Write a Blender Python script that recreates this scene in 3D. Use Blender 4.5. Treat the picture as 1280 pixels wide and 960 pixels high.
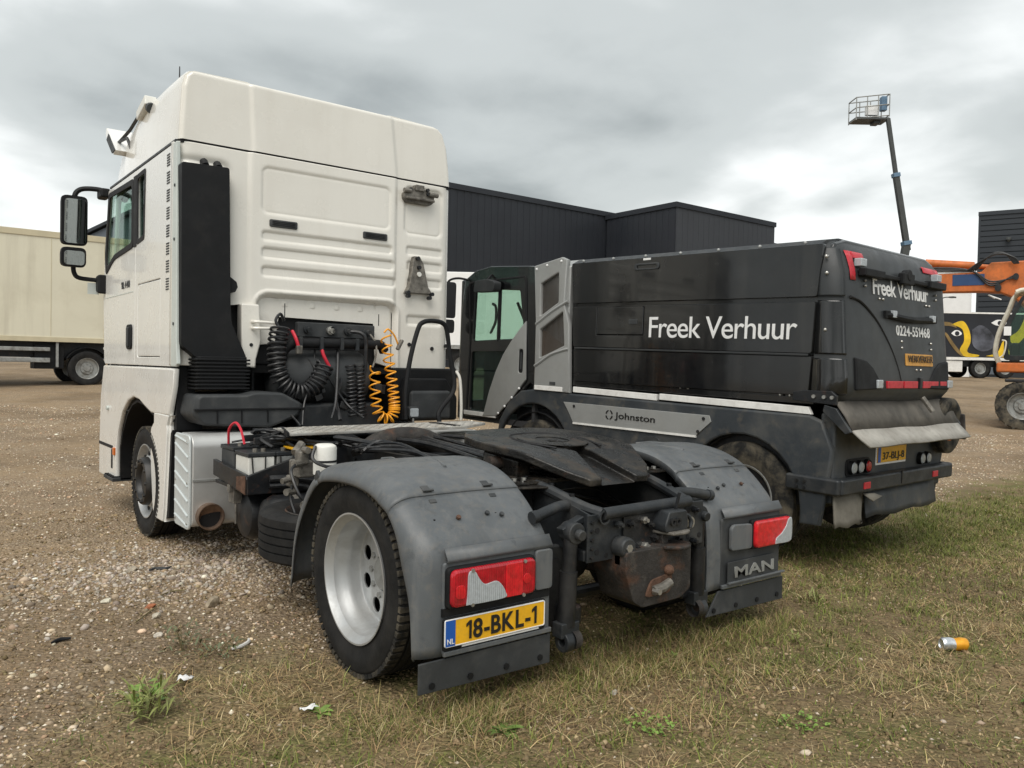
import bpy, bmesh, math, random
import numpy as np
from mathutils import Vector, Matrix

for o in list(bpy.data.objects): bpy.data.objects.remove(o)
S = bpy.context.scene
COL = S.collection
PI = math.pi
random.seed(7)
RNG = np.random.default_rng(11)

# ---------------------------------------------------------------- camera
CAM_POS = Vector((-2.9288, -3.3877, 1.4482))
YAW, PITCH, ROLL, FPX = 0.6616, -0.0212, 0.0200, 1008.15
_f = Vector((math.sin(YAW)*math.cos(PITCH), math.cos(YAW)*math.cos(PITCH), math.sin(PITCH)))
_r = Vector((math.cos(YAW), -math.sin(YAW), 0)); _u = _r.cross(_f)
_r, _u = math.cos(ROLL)*_r+math.sin(ROLL)*_u, -math.sin(ROLL)*_r+math.cos(ROLL)*_u
cd = bpy.data.cameras.new('camera'); cam = bpy.data.objects.new('camera', cd); COL.objects.link(cam)
cd.sensor_fit = 'HORIZONTAL'; cd.sensor_width = 36; cd.lens = FPX/1280*36
cd.clip_start = 0.05; cd.clip_end = 3000
cam.matrix_world = Matrix(((_r.x, _u.x, -_f.x, CAM_POS.x), (_r.y, _u.y, -_f.y, CAM_POS.y), (_r.z, _u.z, -_f.z, CAM_POS.z), (0, 0, 0, 1)))
S.camera = cam

# ---------------------------------------------------------------- sky and sun (overcast)
SUN_EL, SUN_AZ = math.radians(55), math.radians(232)      # azimuth clockwise from +y
W = bpy.data.worlds.new('World'); S.world = W; W.use_nodes = True
nt = W.node_tree; nt.nodes.clear()
def N(t, **k):
    n = nt.nodes.new(t)
    for a, v in k.items():
        if a.startswith('i_'): n.inputs[a[2:].replace('_', ' ')].default_value = v
        else: setattr(n, a, v)
    return n
def Lk(a, b): nt.links.new(a, b)
sky = N('ShaderNodeTexSky', sky_type='NISHITA', sun_disc=False, sun_elevation=SUN_EL, sun_rotation=SUN_AZ, air_density=1.5, dust_density=4.0)
tc = N('ShaderNodeTexCoord'); sp = N('ShaderNodeSeparateXYZ'); Lk(tc.outputs['Generated'], sp.inputs[0])
mz = N('ShaderNodeMath', operation='ABSOLUTE'); Lk(sp.outputs[2], mz.inputs[0])
za = N('ShaderNodeMath', operation='ADD'); za.inputs[1].default_value = 0.22; Lk(mz.outputs[0], za.inputs[0])
dv = N('ShaderNodeVectorMath', operation='DIVIDE'); cb = N('ShaderNodeCombineXYZ')
Lk(za.outputs[0], cb.inputs[0]); Lk(za.outputs[0], cb.inputs[1]); cb.inputs[2].default_value = 1
Lk(tc.outputs['Generated'], dv.inputs[0]); Lk(cb.outputs[0], dv.inputs[1])
mp = N('ShaderNodeMapping'); mp.inputs['Location'].default_value = (-2.2, 4.7, 0.9); mp.inputs['Scale'].default_value = (1, 1, 0.6); Lk(dv.outputs[0], mp.inputs[0])
n1 = N('ShaderNodeTexNoise', i_Scale=0.8, i_Detail=4.5, i_Roughness=0.46, i_Distortion=0.25); Lk(mp.outputs[0], n1.inputs['Vector'])
n2 = N('ShaderNodeTexNoise', i_Scale=3.2, i_Detail=6.0, i_Roughness=0.55, i_Distortion=0.2); Lk(mp.outputs[0], n2.inputs['Vector'])
mx = N('ShaderNodeMix', data_type='FLOAT'); mx.inputs[0].default_value = 0.13; Lk(n1.outputs[0], mx.inputs[2]); Lk(n2.outputs[0], mx.inputs[3])
cr = N('ShaderNodeValToRGB'); cr.color_ramp.interpolation = 'EASE'
e = cr.color_ramp.elements; e[0].position = 0.36; e[0].color = (0.185, 0.202, 0.204, 1); e[1].position = 0.63; e[1].color = (0.60, 0.615, 0.61, 1)
m_ = e.new(0.5); m_.color = (0.345, 0.365, 0.362, 1)
Lk(mx.outputs[0], cr.inputs[0])
sc = N('ShaderNodeVectorMath', operation='SCALE'); sc.inputs['Scale'].default_value = 10.0; Lk(cr.outputs[0], sc.inputs[0])
mc = N('ShaderNodeMix', data_type='RGBA'); mc.inputs[0].default_value = 0.94; Lk(sky.outputs[0], mc.inputs[6]); Lk(sc.outputs[0], mc.inputs[7])
bg = N('ShaderNodeBackground'); bg.inputs['Strength'].default_value = 0.1; Lk(mc.outputs[2], bg.inputs['Color'])
ow = N('ShaderNodeOutputWorld'); Lk(bg.outputs[0], ow.inputs[0])
sl = bpy.data.lights.new('sun', 'SUN'); sl.energy = 1.5; sl.angle = math.radians(50); sl.color = (1.0, 0.965, 0.91)
sun = bpy.data.objects.new('sun', sl); COL.objects.link(sun)
_sd = Vector((math.sin(SUN_AZ)*math.cos(SUN_EL), math.cos(SUN_AZ)*math.cos(SUN_EL), math.sin(SUN_EL)))
sun.rotation_euler = _sd.to_track_quat('Z', 'Y').to_euler(); sun.location = (0, 0, 60)
S.view_settings.view_transform = 'Standard'; S.view_settings.look = 'None'; S.view_settings.gamma = 1
S.view_settings.exposure = 0.92; S.view_settings.use_curve_mapping = False
S.render.resolution_x = 1024; S.render.resolution_y = 768
S.render.engine = 'CYCLES'
S.cycles.max_bounces = 6; S.cycles.diffuse_bounces = 3; S.cycles.glossy_bounces = 3; S.cycles.transparent_max_bounces = 8; S.cycles.transmission_bounces = 4

# ---------------------------------------------------------------- mesh helpers
class MB:
    """collects shapes; build() links them as one mesh object"""
    def __init__(s): s.v = []; s.f = []
    def add(s, vs, fs):
        b = len(s.v); s.v += [tuple(p) for p in vs]; s.f += [tuple(b+i for i in f) for f in fs]; return s
    def box(s, x0, x1, y0, y1, z0, z1):
        return s.add([(x0,y0,z0),(x1,y0,z0),(x1,y1,z0),(x0,y1,z0),(x0,y0,z1),(x1,y0,z1),(x1,y1,z1),(x0,y1,z1)],
                     [(0,3,2,1),(4,5,6,7),(0,1,5,4),(1,2,6,5),(2,3,7,6),(3,0,4,7)])
    def cbox(s, c, d, R=None):
        d = Vector(d)/2; c = Vector(c); R = R or Matrix.Identity(3)
        vs = [c+R@Vector((sx*d.x, sy*d.y, sz*d.z)) for sz in (-1,1) for sx, sy in ((-1,-1),(1,-1),(1,1),(-1,1))]
        return s.add(vs, [(0,3,2,1),(4,5,6,7),(0,1,5,4),(1,2,6,5),(2,3,7,6),(3,0,4,7)])
    def prism(s, poly, ax, a, b):
        """poly in the two other axes (in xyz order), extruded along ax from a to b"""
        def P(p, t):
            q = list(p); q.insert(ax, t); return q
        n = len(poly); vs = [P(p, a) for p in poly]+[P(p, b) for p in poly]
        return s.add(vs, [tuple(range(n))[::-1], tuple(range(n, 2*n))]+[(i, (i+1) % n, n+(i+1) % n, n+i) for i in range(n)])
    def loft(s, rings, closed=True, cap=True):
        n = len(rings[0]); vs = [p for r in rings for p in r]; fs = []
        for k in range(len(rings)-1):
            for i in range(n if closed else n-1):
                j = (i+1) % n; fs.append((k*n+i, k*n+j, (k+1)*n+j, (k+1)*n+i))
        if cap and closed: fs += [tuple(range(n))[::-1], tuple(range((len(rings)-1)*n, len(rings)*n))]
        return s.add(vs, fs)
    def tube(s, pts, r, n=8, closed=False):
        pts = [Vector(p) for p in pts]; m = len(pts); rr = r if isinstance(r, (list, tuple)) else [r]*m
        t0 = (pts[1]-pts[0]).normalized(); a = Vector((0,0,1)) if abs(t0.z) < .9 else Vector((1,0,0))
        u = t0.cross(a).normalized(); rings = []
        for i, p in enumerate(pts):
            t = (pts[min(i+1, m-1)]-pts[max(i-1, 0)]).normalized()
            u = (u-t*u.dot(t)).normalized(); w = t.cross(u)
            rings.append([p+(u*math.cos(2*PI*k/n)+w*math.sin(2*PI*k/n))*rr[i] for k in range(n)])
        return s.loft(rings)
    def cyl(s, a, b, r, n=20, r2=None):
        return s.tube([a, b], [r, r if r2 is None else r2], n)
    def lathe(s, prof, c=(0,0,0), ax=0, n=48, close=False):
        """prof: (along axis, radius) revolved about axis ax through c"""
        c = Vector(c); rings = []
        for k in range(n):
            a = 2*PI*k/n; ring = []
            for t, r in prof:
                q = [r*math.cos(a), r*math.sin(a)]; q.insert(ax, t); ring.append(c+Vector(q))
            rings.append(ring)
        m = len(prof); vs = [p for r in rings for p in r]; fs = []
        for k in range(n):
            k2 = (k+1) % n
            for i in range(m if close else m-1):
                j = (i+1) % m; fs.append((k*m+i, k*m+j, k2*m+j, k2*m+i))
        return s.add(vs, fs)
    def ball(s, c, r, n=12, m=8):
        r = r if isinstance(r, (tuple, list)) else (r, r, r); vs = []; fs = []
        for i in range(m+1):
            th = PI*i/m
            for k in range(n):
                a = 2*PI*k/n; vs.append((c[0]+r[0]*math.sin(th)*math.cos(a), c[1]+r[1]*math.sin(th)*math.sin(a), c[2]+r[2]*math.cos(th)))
        for i in range(m):
            for k in range(n): fs.append((i*n+k, (i+1)*n+k, (i+1)*n+(k+1) % n, i*n+(k+1) % n))
        return s.add(vs, fs)
    def bolt(s, c, ax, sg, r=.012, h=.012):
        d = Vector((0,0,0)); d[ax] = sg; return s.cyl(Vector(c)-d*.004, Vector(c)+d*h, r, 6)
    def mesh(s, name):
        me = bpy.data.meshes.new(name); me.from_pydata(s.v, [], s.f); me.validate()
        bm = bmesh.new(); bm.from_mesh(me); bmesh.ops.remove_doubles(bm, verts=bm.verts, dist=1e-5)
        bmesh.ops.recalc_face_normals(bm, faces=bm.faces); bm.to_mesh(me); bm.free(); return me
    def build(s, name, m, parent=None, bev=0, seg=2, smooth=True, ang=35, solid=0, sub=0):
        return link(s.mesh(name), name, m, parent, bev, seg, smooth, ang, solid, sub)

def link(me, name, m, parent=None, bev=0, seg=2, smooth=True, ang=35, solid=0, sub=0):
    if m is not None: me.materials.clear(); me.materials.append(MAT[m] if isinstance(m, str) else m)
    if smooth:
        me.polygons.foreach_set('use_smooth', [True]*len(me.polygons))
        if not bev: me.set_sharp_from_angle(angle=math.radians(ang))
    o = bpy.data.objects.new(name, me); COL.objects.link(o)
    if parent is not None: o.parent = parent
    if sub:
        md = o.modifiers.new('sub', 'SUBSURF'); md.levels = md.render_levels = sub
    if solid:
        md = o.modifiers.new('solid', 'SOLIDIFY'); md.thickness = solid; md.offset = -1
    if bev:
        md = o.modifiers.new('bevel', 'BEVEL'); md.width = bev; md.segments = seg; md.limit_method = 'ANGLE'; md.angle_limit = math.radians(32)
        md.harden_normals = bool(smooth); md.use_clamp_overlap = True
    return o
def rounded(poly, r, n=5):
    """round the corners of a polygon of 2-D points; r one radius or a list"""
    out = []; m = len(poly)
    for i in range(m):
        p = Vector(poly[i]); a = Vector(poly[i-1]); b = Vector(poly[(i+1) % m]); ri = r[i] if isinstance(r, (list, tuple)) else r
        ri = min(ri, (a-p).length*.45, (b-p).length*.45)
        if ri < 1e-4: out.append(tuple(p)); continue
        u = (a-p).normalized()*ri; w = (b-p).normalized()*ri
        for k in range(n+1):
            t = k/n; q = (p+u)*(1-t)**2+p*2*t*(1-t)+(p+w)*t**2; out.append((q.x, q.y))
    return out
def rect(u0, u1, v0, v1): return [(u0, v0), (u1, v0), (u1, v1), (u0, v1)]
def circle(u, v, r, n=20): return [(u+r*math.cos(2*PI*k/n), v+r*math.sin(2*PI*k/n)) for k in range(n)]
def frame(o, U, V):
    U = Vector(U).normalized(); V = Vector(V).normalized(); Wv = U.cross(V)
    return Matrix(((U.x, V.x, Wv.x, o[0]), (U.y, V.y, Wv.y, o[1]), (U.z, V.z, Wv.z, o[2]), (0, 0, 0, 1)))
def plate(name, outer, holes, t, fr, m, parent=None, bev=0.003):
    """flat plate with holes; thickness t rises from the frame's plane along U x V"""
    cu = bpy.data.curves.new(name, 'CURVE'); cu.dimensions = '2D'; cu.fill_mode = 'BOTH'
    bev = min(bev, t*.45)
    cu.extrude = max(t/2-bev, 0); cu.bevel_depth = bev; cu.bevel_resolution = 1; cu.offset = -bev
    for poly in [outer]+list(holes):
        sp_ = cu.splines.new('POLY'); sp_.points.add(len(poly)-1); sp_.use_cyclic_u = True
        for q, p in zip(sp_.points, poly): q.co = (p[0], p[1], 0, 1)
    ob = bpy.data.objects.new('tmp', cu); me = bpy.data.meshes.new_from_object(ob)
    bpy.data.objects.remove(ob); bpy.data.curves.remove(cu)
    me.transform(Matrix.Translation((0, 0, t/2))); me.transform(fr); me.name = name
    return link(me, name, m, parent, ang=40)
def text(name, body, fr, height, m, parent=None, width=None, t=.003, off=0.0, space=1.0):
    cu = bpy.data.curves.new(name, 'FONT'); cu.body = body; cu.extrude = .01; cu.offset = off; cu.space_character = space; cu.size = 1
    ob = bpy.data.objects.new('tmp', cu); me = bpy.data.meshes.new_from_object(ob)
    bpy.data.objects.remove(ob); bpy.data.curves.remove(cu)
    xs = [v.co.x for v in me.vertices]; ys = [v.co.y for v in me.vertices]
    sy = height/(max(ys)-min(min(ys), 0) if not any(c in body for c in 'gjpqy') else .73)
    sx = (width/(max(xs)-min(xs))) if width else sy
    me.transform(Matrix.Translation((-min(xs), 0, .01))); me.transform(Matrix.Diagonal((sx, sy, t/.02, 1))); me.transform(fr)
    me.name = name
    return link(me, name, m, parent, smooth=False)
def numtext(name, body, fr, height, m, parent=None, width=None, t=.003, off=0.0, gap=.09):
    """lettering set letter by letter, with a flagged figure one"""
    vs = []; fs = []; x = 0
    for ch in body:
        if ch == '1':
            P = [(.15, 0), (.27, 0), (.27, .70), (.17, .70), (.0, .585), (.0, .46), (.15, .555)]
            w = .27; V = [(a, b, 0) for a, b in P]+[(a, b, .02) for a, b in P]; n = 7
            F = [(0, 1, 2, 3, 6), (3, 4, 5, 6), (7, 13, 10, 9, 8), (10, 13, 12, 11)]+[(i, (i+1) % n, n+(i+1) % n, n+i) for i in range(n)]
        else:
            cu = bpy.data.curves.new(name, 'FONT'); cu.body = ch; cu.extrude = .01; cu.offset = off; cu.size = 1
            ob = bpy.data.objects.new('tmp', cu); me = bpy.data.meshes.new_from_object(ob); bpy.data.objects.remove(ob); bpy.data.curves.remove(cu)
            x0 = min(v.co.x for v in me.vertices); V = [(v.co.x-x0, v.co.y, v.co.z+.01) for v in me.vertices]; F = [tuple(p.vertices) for p in me.polygons]; w = max(v[0] for v in V); bpy.data.meshes.remove(me)
        b = len(vs); vs += [(v[0]+x, v[1], v[2]) for v in V]; fs += [tuple(b+i for i in f) for f in F]; x += w+gap
    W_ = x-gap; sy = height/.70; sx = width/W_ if width else sy
    me = bpy.data.meshes.new(name); me.from_pydata([(a*sx, b*sy, c*t/.02) for a, b, c in vs], [], fs); me.transform(fr); me.update()
    return link(me, name, m, parent, smooth=False)
def empty(name, loc=(0,0,0), rot=(0,0,0), parent=None):
    o = bpy.data.objects.new(name, None); COL.objects.link(o); o.location = loc; o.rotation_euler = rot; o.empty_display_size = .2
    if parent is not None: o.parent = parent
    return o
def tag(o, label=None, cat=None, group=None, kind=None):
    if label: o['label'] = label
    if cat: o['category'] = cat
    if group: o['group'] = group
    if kind: o['kind'] = kind
    return o
def copy_tree(o, parent=None):
    c = o.copy(); COL.objects.link(c); c.parent = parent
    for ch in [x for x in bpy.data.objects if x.parent == o]: copy_tree(ch, c)
    return c
def smooth_path(pts, n=8):
    """Catmull-Rom through points"""
    P = [Vector(p) for p in pts]; P = [2*P[0]-P[1]]+P+[2*P[-1]-P[-2]]; out = []
    for i in range(1, len(P)-2):
        a, b, c, d = P[i-1:i+3]
        for k in range(n):
            t = k/n; out.append(.5*((2*b)+(c-a)*t+(2*a-5*b+4*c-d)*t*t+(3*b-a-3*c+d)*t**3))
    out.append(P[-2]); return out
def coil(path, R, turns, r, per=12, n=6, dens=None):
    """helix of radius R wound along a path; returns tube points"""
    P = smooth_path(path, 12); L = [0]
    for a, b in zip(P, P[1:]): L.append(L[-1]+(b-a).length)
    tot = L[-1]; out = []; u = None; m = int(turns*per); import bisect
    for k in range(m+1):
        s_ = k/m
        if dens: s_ = dens(s_)
        d = s_*tot; i = min(max(bisect.bisect_right(L, d)-1, 0), len(P)-2)
        t = (d-L[i])/max(L[i+1]-L[i], 1e-9); p = P[i].lerp(P[i+1], t); tg = (P[i+1]-P[i]).normalized()
        if u is None: u = tg.cross(Vector((0,1,0))).normalized()
        u = (u-tg*u.dot(tg)).normalized(); w = tg.cross(u); a = 2*PI*turns*k/m
        out.append(p+(u*math.cos(a)+w*math.sin(a))*R)
    return out
def vnoise(x, y, seed=0):
    """smooth value noise for numpy arrays"""
    def h(i, j):
        n = np.sin(i*127.1+j*311.7+seed*74.7)*43758.5453; return n-np.floor(n)
    i = np.floor(x); j = np.floor(y); a = x-i; b = y-j; a = a*a*(3-2*a); b = b*b*(3-2*b)
    return (h(i,j)*(1-a)+h(i+1,j)*a)*(1-b)+(h(i,j+1)*(1-a)+h(i+1,j+1)*a)*b
def fbm(x, y, o=4, seed=0):
    s_ = 0; a = .5
    for k in range(o): s_ = s_+a*vnoise(x*2**k, y*2**k, seed+k); a *= .5
    return s_/(1-.5**o)

# ---------------------------------------------------------------- materials
MAT = {}
def mat(name, col, rough=.5, metal=0, var=.06, vscale=2.5, dirt=None, bump=0, bscale=40, coat=0, spec=.5, rvar=.08, attr=None, streak=None, ribs=0):
    m = bpy.data.materials.new(name); m.use_nodes = True; t = m.node_tree; nd = t.nodes; ln = t.links
    p = nd['Principled BSDF']; p.inputs['Metallic'].default_value = metal; p.inputs['Coat Weight'].default_value = coat
    p.inputs['Coat Roughness'].default_value = .06; p.inputs['Specular IOR Level'].default_value = spec
    tc = nd.new('ShaderNodeTexCoord'); co = tc.outputs['Object']
    def noise(sc, det=5, ro=.6, dis=0):
        n = nd.new('ShaderNodeTexNoise'); n.inputs['Scale'].default_value = sc; n.inputs['Detail'].default_value = det
        n.inputs['Roughness'].default_value = ro; n.inputs['Distortion'].default_value = dis; ln.new(co, n.inputs['Vector']); return n.outputs[0]
    def ramp(src, a, b, ca, cb):
        r = nd.new('ShaderNodeValToRGB'); r.color_ramp.elements[0].position = a; r.color_ramp.elements[1].position = b
        r.color_ramp.elements[0].color = (*ca, 1); r.color_ramp.elements[1].color = (*cb, 1); ln.new(src, r.inputs[0]); return r.outputs[0]
    def mixc(f, a, b, mode='MIX'):
        x = nd.new('ShaderNodeMix'); x.data_type = 'RGBA'; x.blend_type = mode
        for i, v in ((0, f), (6, a), (7, b)):
            if hasattr(v, 'links'): ln.new(v, x.inputs[i])
            else: x.inputs[i].default_value = v if i == 0 else (*v, 1)
        return x.outputs[2]
    nz = noise(vscale)
    lo = tuple(c*(1-var*1.6) for c in col); hi = tuple(min(c*(1+var*1.6), 1) for c in col)
    c = ramp(nz, .3, .7, lo, hi)
    if attr:
        a = nd.new('ShaderNodeAttribute'); a.attribute_name = attr; c = mixc(1.0, a.outputs['Color'], c, 'MULTIPLY') if attr != 'Col' else a.outputs['Color']
    rg = ramp(noise(vscale*3.1), .3, .7, (max(rough-rvar, .02),)*3, (min(rough+rvar, 1),)*3)
    for d in (dirt if isinstance(dirt, list) else [dirt] if dirt else []):
        dc, amt, dsc = d[:3]
        f = ramp(noise(dsc, 7, .65, .3), d[3] if len(d) > 3 else .45, d[4] if len(d) > 4 else .72, (0, 0, 0), (amt,)*3)
        c = mixc(f, c, dc); rg = mixc(f, rg, (.85,)*3)
    if streak:                      # rain and dirt runs: noise drawn out down the surface
        mpn = nd.new('ShaderNodeMapping'); mpn.inputs['Scale'].default_value = (streak[2], streak[2], streak[2]*.06); ln.new(tc.outputs['Object'], mpn.inputs[0])
        sn = nd.new('ShaderNodeTexNoise'); sn.inputs['Scale'].default_value = 1; sn.inputs['Detail'].default_value = 6; sn.inputs['Roughness'].default_value = .65; ln.new(mpn.outputs[0], sn.inputs['Vector'])
        f = ramp(sn.outputs[0], .50, .76, (0, 0, 0), (streak[1],)*3); c = mixc(f, c, streak[0])
    ln.new(c, p.inputs['Base Color']); ln.new(rg, p.inputs['Roughness'])
    if ribs:
        wv = nd.new('ShaderNodeTexWave'); wv.inputs['Scale'].default_value = ribs; ln.new(co, wv.inputs['Vector'])
        b = nd.new('ShaderNodeBump'); b.inputs['Strength'].default_value = .35; b.inputs['Distance'].default_value = .004; ln.new(wv.outputs['Fac'], b.inputs['Height']); ln.new(b.outputs[0], p.inputs['Normal'])
    if bump:
        b = nd.new('ShaderNodeBump'); b.inputs['Strength'].default_value = bump; b.inputs['Distance'].default_value = .01
        ln.new(noise(bscale, 4), b.inputs['Height']); ln.new(b.outputs[0], p.inputs['Normal'])
    MAT[name] = m; return m
def glass(name, tint, clear=.75, rough=.02):
    """tinted vehicle glass: mixes a clear tinted pane with its mirror-like surface"""
    m = bpy.data.materials.new(name); m.use_nodes = True; nd = m.node_tree.nodes; ln = m.node_tree.links; nd.remove(nd['Principled BSDF'])
    tr = nd.new('ShaderNodeBsdfTransparent'); tr.inputs[0].default_value = (*tint, 1)
    gl = nd.new('ShaderNodeBsdfGlossy'); gl.inputs['Roughness'].default_value = rough; gl.inputs[0].default_value = (.9, .95, .93, 1)
    df = nd.new('ShaderNodeBsdfDiffuse'); df.inputs[0].default_value = (tint[0]*.05, tint[1]*.06, tint[2]*.06, 1)
    m1 = nd.new('ShaderNodeMixShader'); m1.inputs[0].default_value = clear; ln.new(df.outputs[0], m1.inputs[1]); ln.new(tr.outputs[0], m1.inputs[2])
    lw = nd.new('ShaderNodeLayerWeight'); pw = nd.new('ShaderNodeMath'); pw.operation = 'POWER'; ln.new(lw.outputs['Facing'], pw.inputs[0]); pw.inputs[1].default_value = 4.5
    ma = nd.new('ShaderNodeMath'); ma.operation = 'MULTIPLY_ADD'; ln.new(pw.outputs[0], ma.inputs[0]); ma.inputs[1].default_value = .6; ma.inputs[2].default_value = .035
    m2 = nd.new('ShaderNodeMixShader'); ln.new(ma.outputs[0], m2.inputs[0]); ln.new(m1.outputs[0], m2.inputs[1]); ln.new(gl.outputs[0], m2.inputs[2])
    ln.new(m2.outputs[0], nd['Material Output'].inputs[0]); MAT[name] = m

DUST = (.26, .21, .15); GRIME = (.06, .055, .05); RUST = (.19, .075, .03)
mat('cab_white', (.785, .757, .69), .24, coat=.5, var=.02, vscale=1.2, rvar=.06, dirt=[((.42,.37,.29), .20, 1.4, .5, .9), ((.33,.28,.22), .16, 9, .62, .85)], streak=((.46,.40,.32), .10, 7))
mat('cab_white_side', (.79, .78, .74), .28, coat=.4, var=.02, vscale=1.2, dirt=[((.50,.45,.37), .14, 1.1, .5, .9)], streak=((.56,.51,.44), .05, 6))
mat('trim_pale', (.55, .59, .56), .4, var=.04)
mat('seam_black', (.006, .006, .007), .7)
mat('plastic_black', (.006, .0065, .0075), .62, spec=.3, var=.15, dirt=((.05,.046,.042), .25, 6, .5, .8), bump=.15, bscale=220)
mat('plastic_grey', (.088, .096, .102), .44, var=.10, vscale=4, dirt=[((.20,.205,.205), .40, 2.2, .46, .78), ((.045,.05,.054), .6, 11, .58, .72), (DUST, .25, 24, .5, .8)], bump=.12, bscale=260, streak=((.19,.188,.18), .4, 16))
mat('plastic_dark', (.033, .036, .038), .62, var=.15, vscale=5, dirt=[((.14,.135,.125), .45, 5, .5, .78)], bump=.1, bscale=150)
mat('rubber', (.010, .010, .010), .78, var=.25, vscale=9, dirt=[((.055,.050,.044), .45, 6, .45, .8)], bump=.2, bscale=180, spec=.3)
mat('rubber_mud', (.02, .02, .019), .85, var=.25, vscale=7, dirt=[((.16,.135,.095), .75, 7, .42, .68)], bump=.3, bscale=90, spec=.3)
mat('rim_silver', (.46, .47, .47), .42, .55, var=.06, dirt=[((.20,.18,.15), .55, 6, .48, .8)], bump=.05)
mat('rim_grey', (.35, .36, .35), .5, .5, var=.1, dirt=[((.12,.10,.08), .75, 6, .42, .72)], bump=.1)
mat('hub_black', (.012, .012, .012), .42, var=.2, dirt=[((.09,.08,.07), .4, 9)])
mat('frame_black', (.009, .010, .012), .42, .1, var=.2, vscale=6, dirt=[((.06,.055,.048), .5, 5, .48, .78), (RUST, .3, 13, .6, .75)], bump=.15, bscale=70)
mat('frame_grey', (.021, .024, .027), .48, .1, var=.2, vscale=6, dirt=[((.095,.087,.075), .5, 6, .48, .76)], bump=.15, bscale=70)
mat('rusty', (.034, .030, .027), .7, .2, var=.3, vscale=9, dirt=[(RUST, .5, 6, .52, .72), ((.16,.14,.11), .4, 13, .55, .75)], bump=.5, bscale=60)
mat('rust_bright', (.105, .055, .034), .8, .2, var=.3, vscale=20, bump=.4, bscale=120)
mat('steel', (.50, .49, .46), .38, .9, var=.1, dirt=[((.16,.13,.1), .5, 12)], bump=.1)
mat('cast', (.21, .195, .17), .6, .5, var=.25, vscale=14, dirt=[((.05,.045,.04), .75, 15)], bump=.35, bscale=90)
mat('aluminium', (.56, .56, .545), .42, .55, var=.05, vscale=2, dirt=[((.35,.32,.27), .35, 3.5, .5, .8)], bump=.06, bscale=20)
mat('alu_plate', (.62, .66, .66), .5, .3, var=.05, dirt=[((.36,.34,.30), .3, 5)])
mat('checker', (.50, .49, .46), .5, .5, var=.1, dirt=[((.24,.20,.15), .6, 6, .42, .7)], bump=.2)
mat('exhaust', (.24, .165, .12), .5, .7, var=.25, vscale=12, dirt=[((.03,.025,.022), .6, 6)])
mat('fifth', (.014, .013, .012), .30, .3, var=.3, vscale=7, dirt=[((.13,.105,.075), .55, 6, .5, .74), (RUST, .25, 12, .58, .75)], bump=.5, bscale=28)
mat('red_lens', (.40, .006, .016), .12, coat=.6, var=.2, vscale=25, ribs=26, dirt=[((.16,.06,.05), .2, 14)])
mat('red_lens_bright', (.62, .014, .022), .12, coat=.6, var=.2, vscale=30, ribs=26, dirt=[((.2,.06,.05), .2, 14)])
mat('clear_lens', (.40, .43, .45), .15, coat=.6, var=.08, vscale=60, ribs=30)
mat('amber', (.65, .16, .03), .2, coat=.5)
mat('plate_yellow', (.83, .44, .015), .4, var=.05, vscale=30, dirt=[((.3,.2,.06), .3, 25, .5, .8)])
mat('plate_orange', (.62, .31, .06), .5, var=.08, vscale=30, dirt=[((.25,.17,.09), .5, 20)])
mat('plate_blue', (.015, .10, .42), .4)
mat('print_black', (.012, .011, .010), .5)
mat('print_white', (.80, .80, .79), .5, var=.03, dirt=[((.4,.38,.34), .2, 20)])
mat('white_paint', (.78, .77, .74), .45, dirt=[((.3,.27,.22), .3, 12)])
mat('white_plastic', (.74, .73, .68), .45, dirt=[((.3,.27,.22), .25, 20)])
mat('orange_hose', (.85, .36, .02), .4, var=.08)
mat('black_hose', (.012, .013, .015), .4, var=.2, dirt=[((.08,.075,.07), .4, 20)])
mat('red_hose', (.55, .02, .04), .4)
mat('mirror', (.35, .38, .38), .03, 1.0, var=.02, rvar=.01)
mat('interior', (.035, .035, .037), .8)
glass('glass_green', (.79, .89, .84), .985)
glass('glass_dark', (.45, .58, .54), .8)

# ---------------------------------------------------------------- ground
FW = np.array([math.sin(YAW), math.cos(YAW)]); RT = np.array([math.cos(YAW), -math.sin(YAW)]); C2 = np.array([CAM_POS.x, CAM_POS.y])
def terrain(x, y, fine=True):
    """yard surface: level round the vehicles, rising gently towards the halls"""
    x = np.asarray(x, float); y = np.asarray(y, float)
    d = (x-C2[0])*FW[0]+(y-C2[1])*FW[1]; l = (x-C2[0])*RT[0]+(y-C2[1])*RT[1]; s = l/np.maximum(d, 1)
    A = np.interp(d, [-1e4, 8, 12, 17, 22, 30, 42, 70, 1e4], [0, 0, .2, .45, .71, 1.0, 1.34, 1.40, 1.40])
    B = np.interp(d, [-1e4, 9, 13, 18, 25, 42, 70, 1e4], [0, 0, .09, .27, .62, 1.35, 1.40, 1.40])
    w = np.clip((s+.3)/.7, 0, 1); w = w*w*(3-2*w); h = A*(1-w)+B*w
    h = h+.05*np.exp(-(((x-3.0)/1.1)**2+((y-3.0)/1.0)**2)/2)
    k = np.clip((d-2)/3, .35, 1)
    h = h+(fbm(x*.55, y*.55, 3, 3)-.5)*.05*k
    # shallow hollow behind the sweeper
    h = h-.07*np.exp(-(((x-4.6)/1.5)**2+((y+.25)/.5)**2)/2)
    if fine: h = h+(fbm(x*3.1, y*3.1, 4, 9)-.5)*.035
    # worn level where the truck's wheels stand
    for wx, wy in ((-1.0, 0), (1.0, 0), (-1.1, 3.68), (1.1, 3.68)):
        g = np.exp(-(((x-wx)/.35)**2+((y-wy)/.35)**2)); h = h*(1-g)+0.0*g
    return h
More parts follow.
